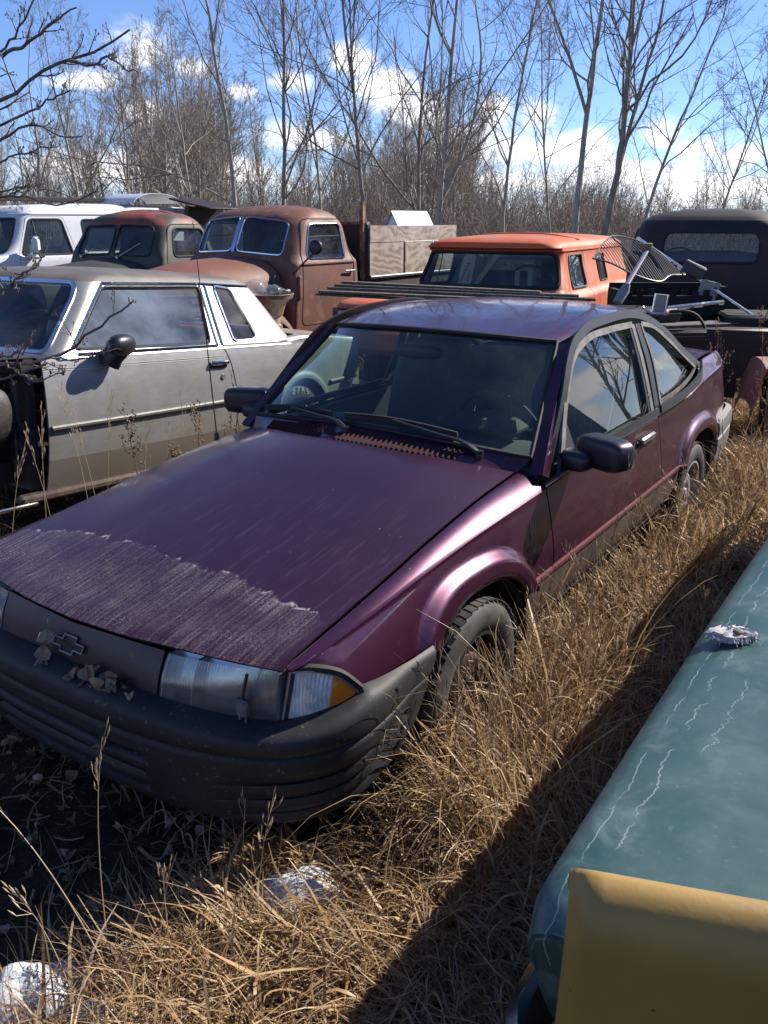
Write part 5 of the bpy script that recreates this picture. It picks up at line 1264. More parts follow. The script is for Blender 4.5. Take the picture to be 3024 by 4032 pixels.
glass('plastic_clear', (.9, .93, .95), dust=.25, dustcol=(.7, .74, .78), rough=.12)
P = []
for t in np.linspace(0, 1, 16):
    r = .055 * (1 if .1 < t < .68 else (.7 if t <= .1 else max(.25, 1 - (t - .68) * 2.6))); r *= 1 + .08 * math.sin(t * 30)
    P.append([(-.14 + .30 * t, r * math.cos(a) * (1 + .15 * math.sin(3 * a + t * 9)), .03 + r * math.sin(a)) for a in np.linspace(0, 2 * PI, 18, endpoint=False)])
MB().grid(np.array(P), cv=True).build('body', 'plastic_clear', bt, ang=60); MB().grid(superell((-.10, .02, .06), (.075, .07, .065), 2.2, 18, 10), cu=True).build('crushed_end', 'plastic_clear', bt, ang=60); MB().lathe([(.0, .012), (.016, .012), (.016, -.012)], (.17, 0, .03), 'x', 12).build('cap', 'letter_white', bt)

# ---------------------------------------------------------------- crates behind the orange truck's windshield
M('crate_card', (.62, .60, .52), .8, var=.1); M('crate_green', (.02, .15, .085), .7); M('crate_wood', (.42, .38, .24), .8, var=.15, stretch=(3, 1, 9)); M('print_red', (.45, .06, .05), .7); M('print_green', (.02, .17, .07), .7)
OM = Matrix.Translation((1.026, 8.899, -.035)) @ Matrix.Rotation(-.485, 4, 'Z')
def facing_text(body, size, mat, parent, loc, rz=0., ry=0.):
    return text_mesh(body, size, mat, parent, 'lettering', .001, Matrix.Translation(loc) @ Matrix.Rotation(ry, 4, 'Y') @ Matrix.Rotation(rz, 4, 'Z') @ Matrix.Rotation(PI / 2, 4, 'X'))
b = empty('crate', OM @ Vector((-.40, .30, 1.04)), -.485, ry=R(28)); tag(b, 'white and green drinks box leaning behind the orange truck windshield', 'crate')
MB().bbox((0, 0, .19), (.20, .14, .42), .006).build('box', 'crate_card', b, smooth=False)
MB().poly([(-.10, -.074, .02), (-.02, -.074, .02), (-.10, -.074, .30)], .003, (0, -1, 0)).build('green_stripe', 'crate_green', b, smooth=False)
MB().poly([(.10, -.074, .40), (.02, -.074, .40), (.10, -.074, .14)], .003, (0, -1, 0)).build('green_stripe', 'crate_green', b, smooth=False)
facing_text('CANADA', .055, 'print_red', b, (-.015, -.077, .20), ry=-PI / 2); facing_text('DRY', .055, 'print_red', b, (.045, -.077, .19), ry=-PI / 2)
b = empty('crate', OM @ Vector((.06, .36, 1.10)), -.485, ry=R(0)); tag(b, 'open wooden bottle crate with green lettering inside the orange truck', 'crate')
MB().box((0, 0, .20), (.66, .02, .10)).build('board', 'crate_wood', b, smooth=False); MB().box((0, .26, .20), (.66, .02, .10)).build('board', 'crate_wood', b, smooth=False)
for x in (-.32, .32): MB().box((x, .13, .14), (.02, .24, .24)).build('end_board', 'crate_wood', b, smooth=False)
for x in (-.30, .16, .30): MB().box((x, -.001, .02), (.05, .03, .26)).build('post', 'crate_wood', b, smooth=False)
MB().box((0, .0, -.10), (.64, .06, .03)).build('rail', 'crate_wood', b, smooth=False)
facing_text('CANADA DRY', .080, 'print_green', b, (-.03, -.013, .20))
b = empty('wood_strip', OM @ Vector((-.20, .24, 1.10)), -.485, ry=R(38)); tag(b, 'pale wooden slat leaning between the crates in the orange truck', 'slat'); MB().box((0, 0, .20), (.05, .02, .46)).build('slat', 'crate_wood', b, smooth=False)

# ---------------------------------------------------------------- long boards across the orange truck's nose
BL = [((-.42, 7.62, 1.172), (1.60, 7.14, 1.118), .11, .020), ((-.48, 7.58, 1.150), (1.72, 7.06, 1.096), .10, .022), ((-.55, 7.50, 1.128), (1.66, 6.98, 1.074), .12, .020), ((-.58, 7.54, 1.102), (1.10, 7.12, 1.050), .10, .018), ((-.36, 7.66, 1.194), (1.30, 7.22, 1.142), .09, .018)]
NM = ['topmost dark weathered board of the stack across the orange truck nose', 'second weathered board of the stack across the orange truck nose', 'middle weathered board of the stack, sticking out at its end', 'lowest short board of the stack across the orange truck nose', 'narrow rear board of the stack across the orange truck nose']
for (a, c, w, h), lb in zip(BL, NM):
    a, c = Vector(a), Vector(c); d = c - a; o = empty('board', (a + c) / 2, math.atan2(d.y, d.x)); o.rotation_euler[1] = -math.asin(d.z / d.length)
    m = MB().bbox((0, 0, 0), (d.length, w, h), .004).build('plank', 'wood_weathered', o, smooth=False); m.rotation_euler = (0, 0, 0)
    tag(o, lb, 'board', 'boards stacked across the orange truck')
o = empty('sheet_strip', (.30, 7.25, 1.055), -.22); tag(o, 'pale bent metal strip sticking out under the board stack', 'metal strip'); MB().bbox((0, 0, 0), (.62, .05, .008), .002).build('strip', 'dull_metal', o)

# ---------------------------------------------------------------- junk on the dark truck's bed
from math import tan
_p = R(19.0046)
def at(px, py, Y):
    """point at world depth Y seen at photo pixel (px, py)"""
    d = np.array([(px - 1512) / 3331.08, math.cos(_p) - (py - 2016) / 3331.08 * math.sin(_p), -math.sin(_p) - (py - 2016) / 3331.08 * math.cos(_p)])
    return np.array([0, 0, 1.7024]) + d * (Y / d[1])
M('galv', (.075, .078, .082), .5, metal=.4, var=.2); M('blue_grey', (.12, .125, .17), .45, var=.15); M('pvc_grey', (.20, .215, .20), .55, var=.2); M('plate_pale', (.24, .24, .22), .5, var=.2)
YJ = 7.1
def dish():
    root = empty('dish_antenna', at(2520, 1200, YJ)); base = np.array(root.location)
    tag(root, 'curved wire-grid dish antenna propped in front of the orange truck', 'antenna dish')
    # four corners of the curved sheet
    A, Bc, Cc, D = at(2335, 1018, YJ - .15), at(2440, 930, YJ + .35), at(2698, 1082, YJ + .25), at(2585, 1108, YJ - .25)
    top = curve([A, (A + Bc) / 2 + np.array([-.02, -.02, .05]), Bc, at(2546, 962, YJ + .40), Cc], 40) - base
    bot = curve([A, at(2405, 1036, YJ - .2), at(2474, 1071, YJ - .28), D, at(2640, 1085, YJ), Cc], 40) - base
    rim = MB(); rim.tube(top, .007, 6); rim.tube(bot, .007, 6); rim.build('rim', 'galv', root)
    for q in (.36, .62):
        i = int(q * 39); MB().tube(curve([top[i], (top[i] + bot[i]) / 2 + np.array([0, -.03, .03]), bot[i]], 10), .006, 5).build('rib', 'galv', root)
    Pw = MB().tube([(0, 0, 0), (1, 0, 0)], 1, 4).build('wire', 'galv', root); proto = Pw.data; bpy.data.objects.remove(Pw)
    for k, q in enumerate(np.linspace(.03, .97, 34)):
        i = q * 39; i0 = int(min(i, 38)); f = i - i0; a = top[i0] * (1 - f) + top[i0 + 1] * f; c = bot[i0] * (1 - f) + bot[i0 + 1] * f
        MB().tube(curve([a, (a + c) / 2 + np.array([0, -.02, .02]) * math.sin(q * PI), c], 6), .0032, 4).build('wire', 'galv', root)
    MB().bbox((at(2545, 972, YJ + .1) - base), (.09, .04, .06), .006).build('feed_bracket', 'rust_metal', root)
    MB().tube([at(2548, 985, YJ + .1) - base, at(2465, 1125, YJ - .5) - base], .021, 8, flat=.6).build('arm', 'blue_grey', root)
    MB().tube([at(2468, 1120, YJ - .5) - base, at(2458, 1145, YJ - .52) - base, at(2430, 1192, YJ - .56) - base], [.030, .044, .040], 8, flat=.6).build('arm_end', 'pvc_grey', root)
dish()
def prop(name, label, cat, mesh, mat, c, rz=0, rx=0, ry=0, smooth=True):
    o = empty(name, c, rz, rx, ry); tag(o, label, cat); mesh.build('body', mat, o, smooth=smooth); return o
a, c = at(2510, 936, 7.75), at(3004, 1268, 6.7); mid = (a + c) / 2; o = empty('trim_strip', mid); tag(o, 'long bright chrome trim strip slanting across the junk pile', 'trim strip'); MB().tube([a - mid, (a - mid) * .3, c - mid], .016, 8, flat=.6).build('strip', 'chrome_edge', o)
prop('metal_box', 'small grey sheet-metal box with bright lid edge on the junk pile', 'metal box', MB().bbox((0, 0, 0), (.18, .05, .10), .008), 'galv', at(2732, 1062, 7.15), -.30, .2, .42)
pl = prop('metal_plate', 'pale steel plate with two holes standing on the junk pile', 'metal plate', MB().bbox((0, 0, 0), (.15, .012, .18), .005), 'plate_pale', at(2786, 1150, 7.1), -.35, 0, .25)
for zz in (.04, -.04): MB().lathe([(0, -.008), (.012, -.008), (.012, 0)], (.045, 0, zz), 'y', 10).build('hole', 'underside', pl)
dk = empty('crate', at(2610, 1240, 7.35)); tag(dk, 'black plastic crate with torn rim under the wire dish', 'crate')
MB().box((0, .25, .08), (.82, .04, .34)).box((0, -.25, .05), (.82, .04, .26)).box((-.40, 0, .06), (.04, .5, .3)).box((.40, 0, .08), (.04, .5, .34)).box((0, 0, -.08), (.8, .5, .03)).build('box', 'underside', dk, smooth=False)
for k in range(9): MB().box((-.38 + .09 * k, -.27, .19 + .012 * (k % 3)), (.05, .012, .05)).build('rim_lug', 'underside', dk, smooth=False)
mr = prop('mirror', 'small rectangular chrome-framed mirror on the junk pile edge', 'mirror', MB().bbox((0, 0, 0), (.105, .014, .15), .006), 'chrome', at(2600, 1195, 6.55), -.32, -.05, .08)
MB().bbox((0, -.008, 0), (.082, .006, .128), .003).build('glass', 'plate_pale', mr)
a, c = at(2625, 1214, 6.75), at(2846, 1190, 6.9); mid = (a + c) / 2; o = empty('chrome_bar', mid); tag(o, 'straight chrome bar lying level behind the small mirror', 'bar'); MB().tube([a - mid, c - mid], .020, 8).build('bar', 'chrome', o)
a, c = at(2530, 1208, 6.5), at(2632, 1232, 6.45); mid = (a + c) / 2; o = empty('bracket', mid); tag(o, 'bent bright mirror bracket below the small mirror', 'bracket'); MB().tube(curve([a - mid, (a - mid) * .3 + np.array([0, 0, -.03]), c - mid, at(2620, 1222, 6.4) - mid], 10), .010, 6).build('arm', 'chrome', o)
a, c = at(2590, 1300, 6.6), at(2915, 1255, 6.8); mid = (a + c) / 2; o = empty('plank', mid, math.atan2(c[1] - a[1], c[0] - a[0])); tag(o, 'grey weathered plank lying below the chrome bar', 'plank'); MB().bbox((0, 0, 0), (np.linalg.norm(c - a), .20, .03), .006).build('plank_body', 'wood_weathered', o, smooth=False)
o = empty('hose', at(2700, 1260, 6.55)); tag(o, 'black hose looping over the grey plank', 'hose'); MB().tube(curve([(-.30, 0, -.02), (-.1, -.02, .07), (.05, -.03, .05), (.17, -.04, -.12), (.22, -.03, -.30)], 20), .012, 7).build('tube', 'rubber', o)
for k, (px, py, Y, sz, rz) in enumerate(((2500, 1270, 6.9, (.5, .5, .25), .3), (2760, 1360, 6.7, (.9, .5, .30), .1), (2950, 1330, 6.9, (.5, .5, .4), -.2))):
    lab = ['low black scrap box at the pile end beside the plum car', 'wide dark scrap bin below the grey plank', 'tall dark scrap box at the right edge under the truck bed'][k]
    prop('scrap_box', lab, 'box', MB().bbox((0, 0, 0), sz, .02).box((0, -sz[1] / 2 - .01, sz[2] * .3), (sz[0] * .95, .02, .03)), 'truck_dark', at(px, py, Y), rz)
# pinkish rusty fender by the right edge
M('faded_rust', (.30, .15, .105), .65, var=.25, col2=(.22, .085, .055), s2=5, bmp=.15)
fo = empty('fender', at(2985, 1560, 6.0)); tag(fo, 'faded pinkish rusty fender lying in the grass behind the plum car', 'fender')
P = []
for t in np.linspace(0, 1, 18):
    x = -.10 + .34 * t; z = .27 - .16 * smooth01(t, .45, 1.0) - .30 * (1 - smooth01(t, 0, .16))
    P.append([(x + .04 * k, -.16 + .42 * k, z - .05 * (2 * k - 1) ** 2 - .06 * smooth01(k, .8, 1)) for k in np.linspace(0, 1, 9)])
MB().shell(np.array(P), .010).build('panel', 'faded_rust', fo, ang=60)
MB().tube(np.array([P[i][0] for i in range(18)]), .010, 6).build('rolled_lip', 'faded_rust', fo)

# ---------------------------------------------------------------- on the van roof, and the shed far behind
VMx = Matrix.Translation((-6.42, 13.75, 0)) @ Matrix.Rotation(-R(38), 4, 'Z')
lo = empty('ladder', VMx @ Vector((-.25, 1.6, 2.04)), -R(38)); tag(lo, 'dark ladder lying on the white van roof', 'ladder')
for s in (1, -1): MB().bbox((s * .2, 0, 0), (.04, 3.0, .07), .01).build('rail', 'truck_dark', lo, smooth=False)
for k in range(9): MB().tube([(-.2, -1.35 + .33 * k, 0), (.2, -1.35 + .33 * k, 0)], .014, 6).build('rung', 'truck_dark', lo)
so = empty('roof_cap', VMx @ Vector((.35, 3.2, 1.98)), -R(38)); tag(so, 'white curved plastic cap at the back of the van roof', 'roof cap')
MB().shell(np.array([[(-.5 + 1.0 * k, .5 * math.sin(t) - .2, .16 * math.cos(t)) for k in np.linspace(0, 1, 5)] for t in np.linspace(-1.5, 1.5, 12)]), .01).build('cap', 'van_white', so)
so = empty('metal_sheet', VMx @ Vector((1.35, 3.6, 1.98)), -R(38), ry=.16); tag(so, 'black sheet lying flat behind the green truck roof', 'sheet'); MB().bbox((0, 0, 0), (1.1, .7, .03), .01).build('sheet', 'truck_dark', so); MB().box((0, 0, -1.0), (.1, .8, 1.9)).build('prop', 'truck_dark', so)
sh = empty('shed', (.16, 16.8, .02), R(-40)); sh.scale = (.34, .34, .87); tag(sh, 'small white shed with gabled roof beyond the plywood box', 'shed')
M('shed_white', (.74, .75, .78), .6, var=.08); M('shed_roof', (.26, .29, .35), .5, var=.1)
MB().box((0, 1.5, .75), (2.0, 3.0, 1.5)).raw([(-1, 0, 1.5), (1, 0, 1.5), (0, 0, 2.10), (-1, 3, 1.5), (1, 3, 1.5), (0, 3, 2.10)], [(0, 1, 2), (4, 3, 5)]).build('wall', 'shed_white', sh, smooth=False)
for s in (1, -1): MB().shell(np.array([[(s * 1.12, y, 1.44), (s * .0, y, 2.135)] for y in (-.12, 3.12)]), .03, flip=s < 0).build('roof', 'shed_roof', sh, smooth=False)
MB().box((.1, -.01, .65), (.7, .03, 1.3)).build('door', 'shed_roof', sh, smooth=False)
# ================================================================== ground, grass, litter, snow, trees
def hash_noise(x, y, s, seed=0):
    """cheap smooth value noise"""
    g = np.random.default_rng(seed).random((64, 64)); x = np.asarray(x) * s; y = np.asarray(y) * s
    xi, yi = np.floor(x).astype(int), np.floor(y).astype(int); fx, fy = x - xi, y - yi; fx = fx * fx * (3 - 2 * fx); fy = fy * fy * (3 - 2 * fy)
    a, b, c, d = g[xi % 64, yi % 64], g[(xi + 1) % 64, yi % 64], g[xi % 64, (yi + 1) % 64], g[(xi + 1) % 64, (yi + 1) % 64]
    return (a * (1 - fx) + b * fx) * (1 - fy) + (c * (1 - fx) + d * fx) * fy
def gz(x, y):
    return .05 * (hash_noise(x, y, .9, 1) - .5) + .03 * (hash_noise(x, y, 3.1, 2) - .5)
def ground():
    m, t, bs, out, o = new_mat('yard_soil')
    n = t.noise(o, 2.2, 6, .6); n2 = t.noise(o, 40, 5, .65); n3 = t.noise(o, 160, 3, .6)
    c = t.mix(t.step(n, .4, .65), (.030, .024, .019), (.075, .055, .034)); c = t.mix(t.math('MULTIPLY', t.step(n2, .48, .7), .7), c, (.15, .105, .06)); c = t.mix(t.math('MULTIPLY', t.step(n3, .55, .7), .5), c, (.02, .016, .013))
    t.l.new(c, bs.inputs['Base Color']); bs.inputs['Roughness'].default_value = .95; bs.inputs['Specular IOR Level'].default_value = .1
    bump(t, bs, t.math('ADD', n2, n3), .8, .02)
    a = np.r_[-400, -200, -80, -40, -20, np.arange(-12, 12.01, .12), 20, 40, 80, 200, 400]; b = np.r_[-200, -80, -30, -10, np.arange(-3, 16, .12), 20, 30, 50, 80, 150, 300, 600]
    X, Y = np.meshgrid(a, b, indexing='ij'); Z = gz(X, Y); P = np.stack([X, Y, Z], 2)
    i, j = np.meshgrid(np.arange(len(a) - 1), np.arange(len(b) - 1), indexing='ij'); w = len(b); i = i.ravel(); j = j.ravel()
    Q = np.stack([i * w + j, (i + 1) * w + j, (i + 1) * w + j + 1, i * w + j + 1], 1)
    g = fast_mesh('ground', P.reshape(-1, 3), Q, m, smooth=True); g['kind'] = 'structure'
ground()

def straw_mat(name, cols, trans=.35, sat=1.0):
    m, t, bs, out, o = new_mat(name); t.n.remove(bs)
    ge = t.add('ShaderNodeNewGeometry'); rp_ = ge.outputs['Random Per Island']
    cr = t.add('ShaderNodeValToRGB'); el = cr.color_ramp.elements
    while len(el) < len(cols): el.new(.5)
    for k, cc in enumerate(cols): el[k].position = k / (len(cols) - 1); el[k].color = (*cc, 1)
    t.l.new(rp_, cr.inputs[0]); c = t.mix(t.math('MULTIPLY', t.noise(o, 60, 3), .5), cr.outputs[0], cols[0])
    df = t.add('ShaderNodeBsdfDiffuse'); t.l.new(c, df.inputs[0]); tl = t.add('ShaderNodeBsdfTranslucent'); t.l.new(c, tl.inputs[0])
    gl = t.add('ShaderNodeBsdfGlossy'); gl.inputs['Roughness'].default_value = .42; gl.inputs[0].default_value = (.9, .85, .75, 1)
    mx = t.add('ShaderNodeMixShader'); mx.inputs[0].default_value = trans; t.l.new(df.outputs[0], mx.inputs[1]); t.l.new(tl.outputs[0], mx.inputs[2])
    m2 = t.add('ShaderNodeMixShader'); m2.inputs[0].default_value = .025; t.l.new(mx.outputs[0], m2.inputs[1]); t.l.new(gl.outputs[0], m2.inputs[2]); t.l.new(m2.outputs[0], out.inputs[0])
straw_mat('straw', [(.13, .078, .038), (.38, .230, .105), (.56, .385, .195), (.28, .14, .052), (.72, .55, .34), (.42, .245, .10), (.56, .42, .25), (.19, .11, .052), (.44, .37, .28)])
straw_mat('straw_pale', [(.40, .30, .19), (.55, .44, .29), (.48, .35, .2)])
straw_mat('weed_brown', [(.20, .13, .08), (.33, .235, .155), (.26, .17, .11)], .2)
straw_mat('leaf_dry', [(.22, .15, .095), (.36, .27, .185), (.46, .37, .28), (.27, .16, .09)], .25)

def ribbons(base, length, az, phi0, curl, width, twist, seg=6, droop=0.):
    """curved grass blades as quad strips; all arguments are arrays"""
    n = len(length); s = np.linspace(0, 1, seg + 1); ds = length[:, None] / seg
    phi = phi0[:, None] + curl[:, None] * s[None] ** 1.3
    a = az[:, None] + twist[:, None] * s[None]
    dx = np.sin(phi) * np.cos(a); dy = np.sin(phi) * np.sin(a); dz = np.cos(phi)
    P = np.zeros((n, seg + 1, 3)); P[:, 0] = base
    P[:, 1:, 0] = base[:, :1] + np.cumsum(dx[:, :-1] * ds, 1); P[:, 1:, 1] = base[:, 1:2] + np.cumsum(dy[:, :-1] * ds, 1); P[:, 1:, 2] = base[:, 2:3] + np.cumsum(dz[:, :-1] * ds, 1)
    P[..., 2] = np.maximum(P[..., 2], gz(P[..., 0], P[..., 1]) + .004 + .02 * nrg.random((n, 1)))
    w = width[:, None] * np.clip(1.15 - s[None] ** 1.6, .08, 1) / 2; sa = a + PI / 2 + nrg.normal(0, .5, (n, 1))
    side = np.stack([np.cos(sa) * w, np.sin(sa) * w, nrg.normal(0, .25, (n, 1)) * w], 2)
    V = np.stack([P - side, P + side], 2).reshape(-1, 3)
    b = np.arange(n)[:, None] * (seg + 1) * 2 + np.arange(seg)[None] * 2; b = b.ravel()
    return V, np.stack([b, b + 1, b + 3, b + 2], 1)
def join(parts):
    V, Q, k = [], [], 0
    for v, q in parts: V.append(v); Q.append(q + k); k += len(v)
    return np.vstack(V), np.vstack(Q)
th_ = R(33.763); HB = np.array([math.sin(th_), math.cos(th_)]); HL = np.array([math.cos(th_), -math.sin(th_)]); HO = np.array(HERO_LOC[:2])
def huv(x, y): d = np.stack([x - HO[0], y - HO[1]], -1); return d @ HB, d @ HL
def from_uv(u, v): u = np.asarray(u); v = np.asarray(v); return HO[0] + u * HB[0] + v * HL[0], HO[1] + u * HB[1] + v * HL[1]
def grass():
    parts = []
    def scatter(n, box, dens):
        x = nrg.uniform(box[0], box[1], n); y = nrg.uniform(box[2], box[3], n); k = nrg.random(n) < dens(x, y); return x[k], y[k]
    def dens(x, y):
        u, v = huv(x, y)
        d = np.full(x.shape, .55)
        clump = .35 + .9 * hash_noise(x, y, 5.5, 5)
        d = np.where((v > .78) & (v < 1.75) & (u > .3), 1.0, d)                    # strip between plum and teal cars
        d = np.where((np.abs(v) < .78) & (u > .1) & (u < 4.6), .04, d)               # under the plum car
        d = np.where((v < .62) & (u < .1) & (u > -3), .015, d)                        # bare trampled ground before its nose
        d = np.where((v < .62) & (u < .1) & (v > .42) & (u > -.9), .16, d)
        d = np.where((v > .55) & (u < .35), .95, d)
        d = np.where((v > 1.62) & (u > -.1) & (u < 4.2), .05, d)
        for sx, sy, sr in ((-.800, 1.475, .15), (-.650, 1.420, .085), (-.225, 1.800, .15)): d = np.where(np.hypot(x - sx, y - sy) < sr * .8, .12, d)
        return d * clump
    # near field: curled dry blades
    for n, box, L0, L1, wd in ((95000, (-1.3, 2.4, .75, 3.4), .09, .32, .0060), (90000, (-1.0, 4.6, 3.2, 8.0), .12, .36, .0085), (26000, (-5.5, -.5, 2.2, 8.5), .14, .38, .006), (30000, (-8, 9, 8, 16), .25, .55, .011)):
        x, y = scatter(n, box, dens); m = len(x); z = gz(x, y) - .01
        L = nrg.uniform(L0, L1, m); lie = nrg.random(m) < .45
        ph = np.where(lie, nrg.uniform(.7, 1.45, m), nrg.uniform(.05, .75, m)); cu = np.where(lie, nrg.uniform(-.3, 1.2, m), nrg.uniform(.8, 4.4, m))
        swirl = 2 * PI * hash_noise(x, y, 1.3, 9); az = swirl + nrg.normal(0, 1.1, m)
        u, v = huv(x, y); tall = (v > .80) & (v < 1.15) & (u > .55) & (u < 4.8) & (nrg.random(m) < .34)
        L = np.where(tall, L * nrg.uniform(1.3, 2.2, m), L); L = L * (.55 + .95 * hash_noise(x, y, 3.3, 17)); ph = np.where(tall, nrg.uniform(.0, .45, m), ph); cu = np.where(tall, nrg.uniform(.5, 3.2, m), cu)
        kind = nrg.random(m); w = wd * np.where(kind < .5, nrg.uniform(.22, .5, m), np.where(kind < .85, nrg.uniform(.5, 1.0, m), nrg.uniform(1.0, 1.9, m)))
        parts.append(ribbons(np.stack([x, y, z], 1), L, az, ph, cu, w, nrg.normal(0, .9, m), 6))
        x, y = scatter(int(n * .5), box, dens); m = len(x)                         # broken flat bits: thatch
        parts.append(ribbons(np.stack([x, y, gz(x, y) + .004 + .03 * nrg.random(m)], 1), nrg.uniform(.03, .10, m), nrg.uniform(0, 6.28, m), nrg.uniform(1.2, 1.75, m), nrg.normal(0, .6, m), wd * nrg.uniform(.5, 1.6, m), nrg.normal(0, .8, m), 3))
    V, Q = join(parts); g = fast_mesh('grass', V, Q, 'straw'); tag(g, 'dry straw-coloured grass matted over the yard', 'grass', kind='stuff')
grass()
def stalks():
    """tall thin seed stalks: a stem with a loose nodding panicle"""
    V, F, k = [], [], 0
    mb = MB(); pn = []
    def stalk(b, L, az, lean, curl, r=.0016, pan=.22, spik=11):
        s = np.linspace(0, 1, 12); phi = lean + curl * s ** 2.2; d = L / 11
        p = [np.array(b, float)]
        for q in phi[:-1]: p.append(p[-1] + d * np.array([math.sin(q) * math.cos(az), math.sin(q) * math.sin(az), math.cos(q)]))
        p = np.array(p); mb.tube(p, np.linspace(r, r * .45, 12), 4, cap=False)
        for i in range(spik):
            t = 1 - pan * rnd.random(); j = min(int(t * 11), 10); f = t * 11 - j; q = p[j] * (1 - f) + p[j + 1] * f; tdir = p[j + 1] - p[j]; tdir /= np.linalg.norm(tdir)
            e = q + tdir * rnd.uniform(.01, .04) + np.array([rnd.gauss(0, .010), rnd.gauss(0, .010), rnd.gauss(0, .008)])
            mb.tube([q, e], .0006, 3, cap=False); mb.tube([e, e + (e - q) * .12 + tdir * .008, e + (e - q) * .25 + tdir * .017], [.0006, .0022, .0004], 4, cap=False)
        # a curled leaf
        if rnd.random() < .8: pn.append((p[rnd.randint(2, 5)], rnd.uniform(.10, .20), rnd.uniform(0, 6.28)))
    # before the nose (photo pixels at a chosen depth)
    def by(px, py, z=0.02):
        d = np.array([(px - 1512) / 3331.08, math.cos(_p) - (py - 2016) / 3331.08 * math.sin(_p), -math.sin(_p) - (py - 2016) / 3331.08 * math.cos(_p)]); t = (z - 1.7024) / d[2]; return np.array([0, 0, 1.7024]) + d * t
    for px, py, L, az, ln, cu in ((520, 4010, .70, 2.75, .42, .9), (432, 3800, .62, .6, .02, .22), (1010, 3720, .36, .9, .10, .35), (690, 3900, .34, 2.2, .05, -.2), (960, 3560, .30, 1.4, .1, .5), (300, 3960, .30, 2.6, .3, 1.1), (1500, 3250, .42, 2.2, .3, .9), (2060, 2760, .62, 1.5, .05, .3), (1850, 2750, .50, 2.6, .02, .2), (1960, 2660, .66, .3, .05, .2), (2180, 2600, .75, 2.0, .03, .3)):
        stalk(by(px, py), L, az, ln, cu)
    for k in range(150):
        u, v = rnd.uniform(.5, 4.6), rnd.uniform(.86, 1.08); x, y = from_uv(u, v); stalk((x, y, 0), rnd.uniform(.30, .60), rnd.uniform(0, 6.28), rnd.uniform(0, .22), rnd.uniform(.1, 1.0), .0013, .25, 6)
    for k in range(70):
        u, v = rnd.uniform(.6, 6.5), rnd.uniform(.86, 1.5); x, y = from_uv(u, v); stalk((x, y, 0), rnd.uniform(.3, .62), rnd.uniform(0, 6.28), rnd.uniform(0, .2), rnd.uniform(.1, .9), .0015)
    # a tall one leaning over the near mirror
    x, y = from_uv(1.55, 1.02); stalk((x, y, .0), 1.12, .9, .10, .55, .0018, .30, 16)
    # between plum and silver cars
    for u, v, L, az, ln in ((.30, -1.05, .86, 1.0, .05), (.55, -1.0, .95, .8, .08), (.62, -1.1, .90, 2.2, .02), (.75, -1.0, 1.0, 1.2, .03), (.9, -1.12, .86, 2.6, .06), (1.0, -1.0, 1.05, 2.4, .05), (1.08, -1.08, 1.0, .9, .09), (1.25, -1.0, .85, 1.2, .05), (1.4, -1.05, .80, 1.2, .1), (.05, -1.0, .72, .9, .1), (1.6, -1.05, .9, 1.9, .06), (1.15, -1.15, .95, 2.9, .03)):
        x, y = from_uv(u, v); stalk((x, y, 0), L, az, ln, rnd.uniform(.1, .5), .0018)
    # right rear
    for k in range(46):
        u, v = rnd.uniform(4.7, 6.6), rnd.uniform(-.2, 1.7); x, y = from_uv(u, v); stalk((x, y, 0), rnd.uniform(.5, 1.1), rnd.uniform(0, 6.28), rnd.uniform(0, .15), rnd.uniform(.1, .7), .0022, .3, 14)
    o = mb.build('tall_grass', 'straw_pale', fix=False, smooth=False); tag(o, 'tall thin grass stalks with pale seed heads among the cars', 'grass', kind='stuff')
    b = np.array([q[0] for q in pn]); n = len(pn); Vv, Qq = ribbons(b, np.array([q[1] for q in pn]), np.array([q[2] for q in pn]), np.full(n, .5), np.full(n, 2.2), np.full(n, .006), np.zeros(n), 7)
    fast_mesh('grass_leaves', Vv, Qq, 'straw_pale', parent=o)
stalks()
def weed(loc, h, seed, label, grp):
    r = random.Random(seed); root = empty('dry_weed', loc); tag(root, label, 'weed', grp)
    m = MB(); c = MB(); top = np.array([r.gauss(0, .05), r.gauss(0, .05), h]); st = curve([(0, 0, 0), top * .5 + np.array([r.gauss(0, .015), 0, 0]), top], 12); m.tube(st, np.linspace(.004, .0015, 12), 5, cap=False)
    def cluster(q, n, sp_):
        for _ in range(n):
            e = q + np.array([r.gauss(0, sp_), r.gauss(0, sp_), r.gauss(0, sp_ * 1.2)]); s_ = r.uniform(.003, .0065)
            c.raw(np.array([(1, 0, 0), (0, 1, 0), (-1, 0, 0), (0, -1, 0), (0, 0, 1.3), (0, 0, -1.3)]) * s_ + e, [(0, 1, 4), (1, 2, 4), (2, 3, 4), (3, 0, 4), (1, 0, 5), (2, 1, 5), (3, 2, 5), (0, 3, 5)])
    for k in range(9):
        t = r.uniform(.35, .95); q = st[int(t * 11)]; a = r.uniform(0, 6.28); L = h * .30 * (1.15 - t)
        e = q + np.array([math.cos(a) * L * .6, math.sin(a) * L * .6, L]); br = curve([q, (q + e) / 2 + np.array([math.cos(a) * .01, math.sin(a) * .01, -.01]), e], 5); m.tube(br, .0012, 4, cap=False)
        for p in br[1:]: cluster(p, 5, .009)
    for p in st[5:]: cluster(p, 6, .010)
    m.build('stem', 'weed_brown', root, smooth=False, fix=False); c.build('seed_heads', 'weed_brown', root, smooth=False, fix=False, kind='stuff')
for k, (u, v, h) in enumerate(((1.50, -1.30, .86), (1.95, -1.35, .80), (2.25, -1.42, .78), (2.38, -1.40, .90), (1.78, -1.25, .62))):
    x, y = from_uv(u, v); weed((x, y, 0), h, 30 + k, ['tall brown dry weed beside the antenna, before the silver door', 'brown dry weed before the silver door handle', 'thin brown dry weed before the silver rear fender', 'bushy brown dry weed before the silver rear fender, by the plum mirror', 'low brown dry weed just right of the antenna'][k], 'dry weeds between the two coupes')
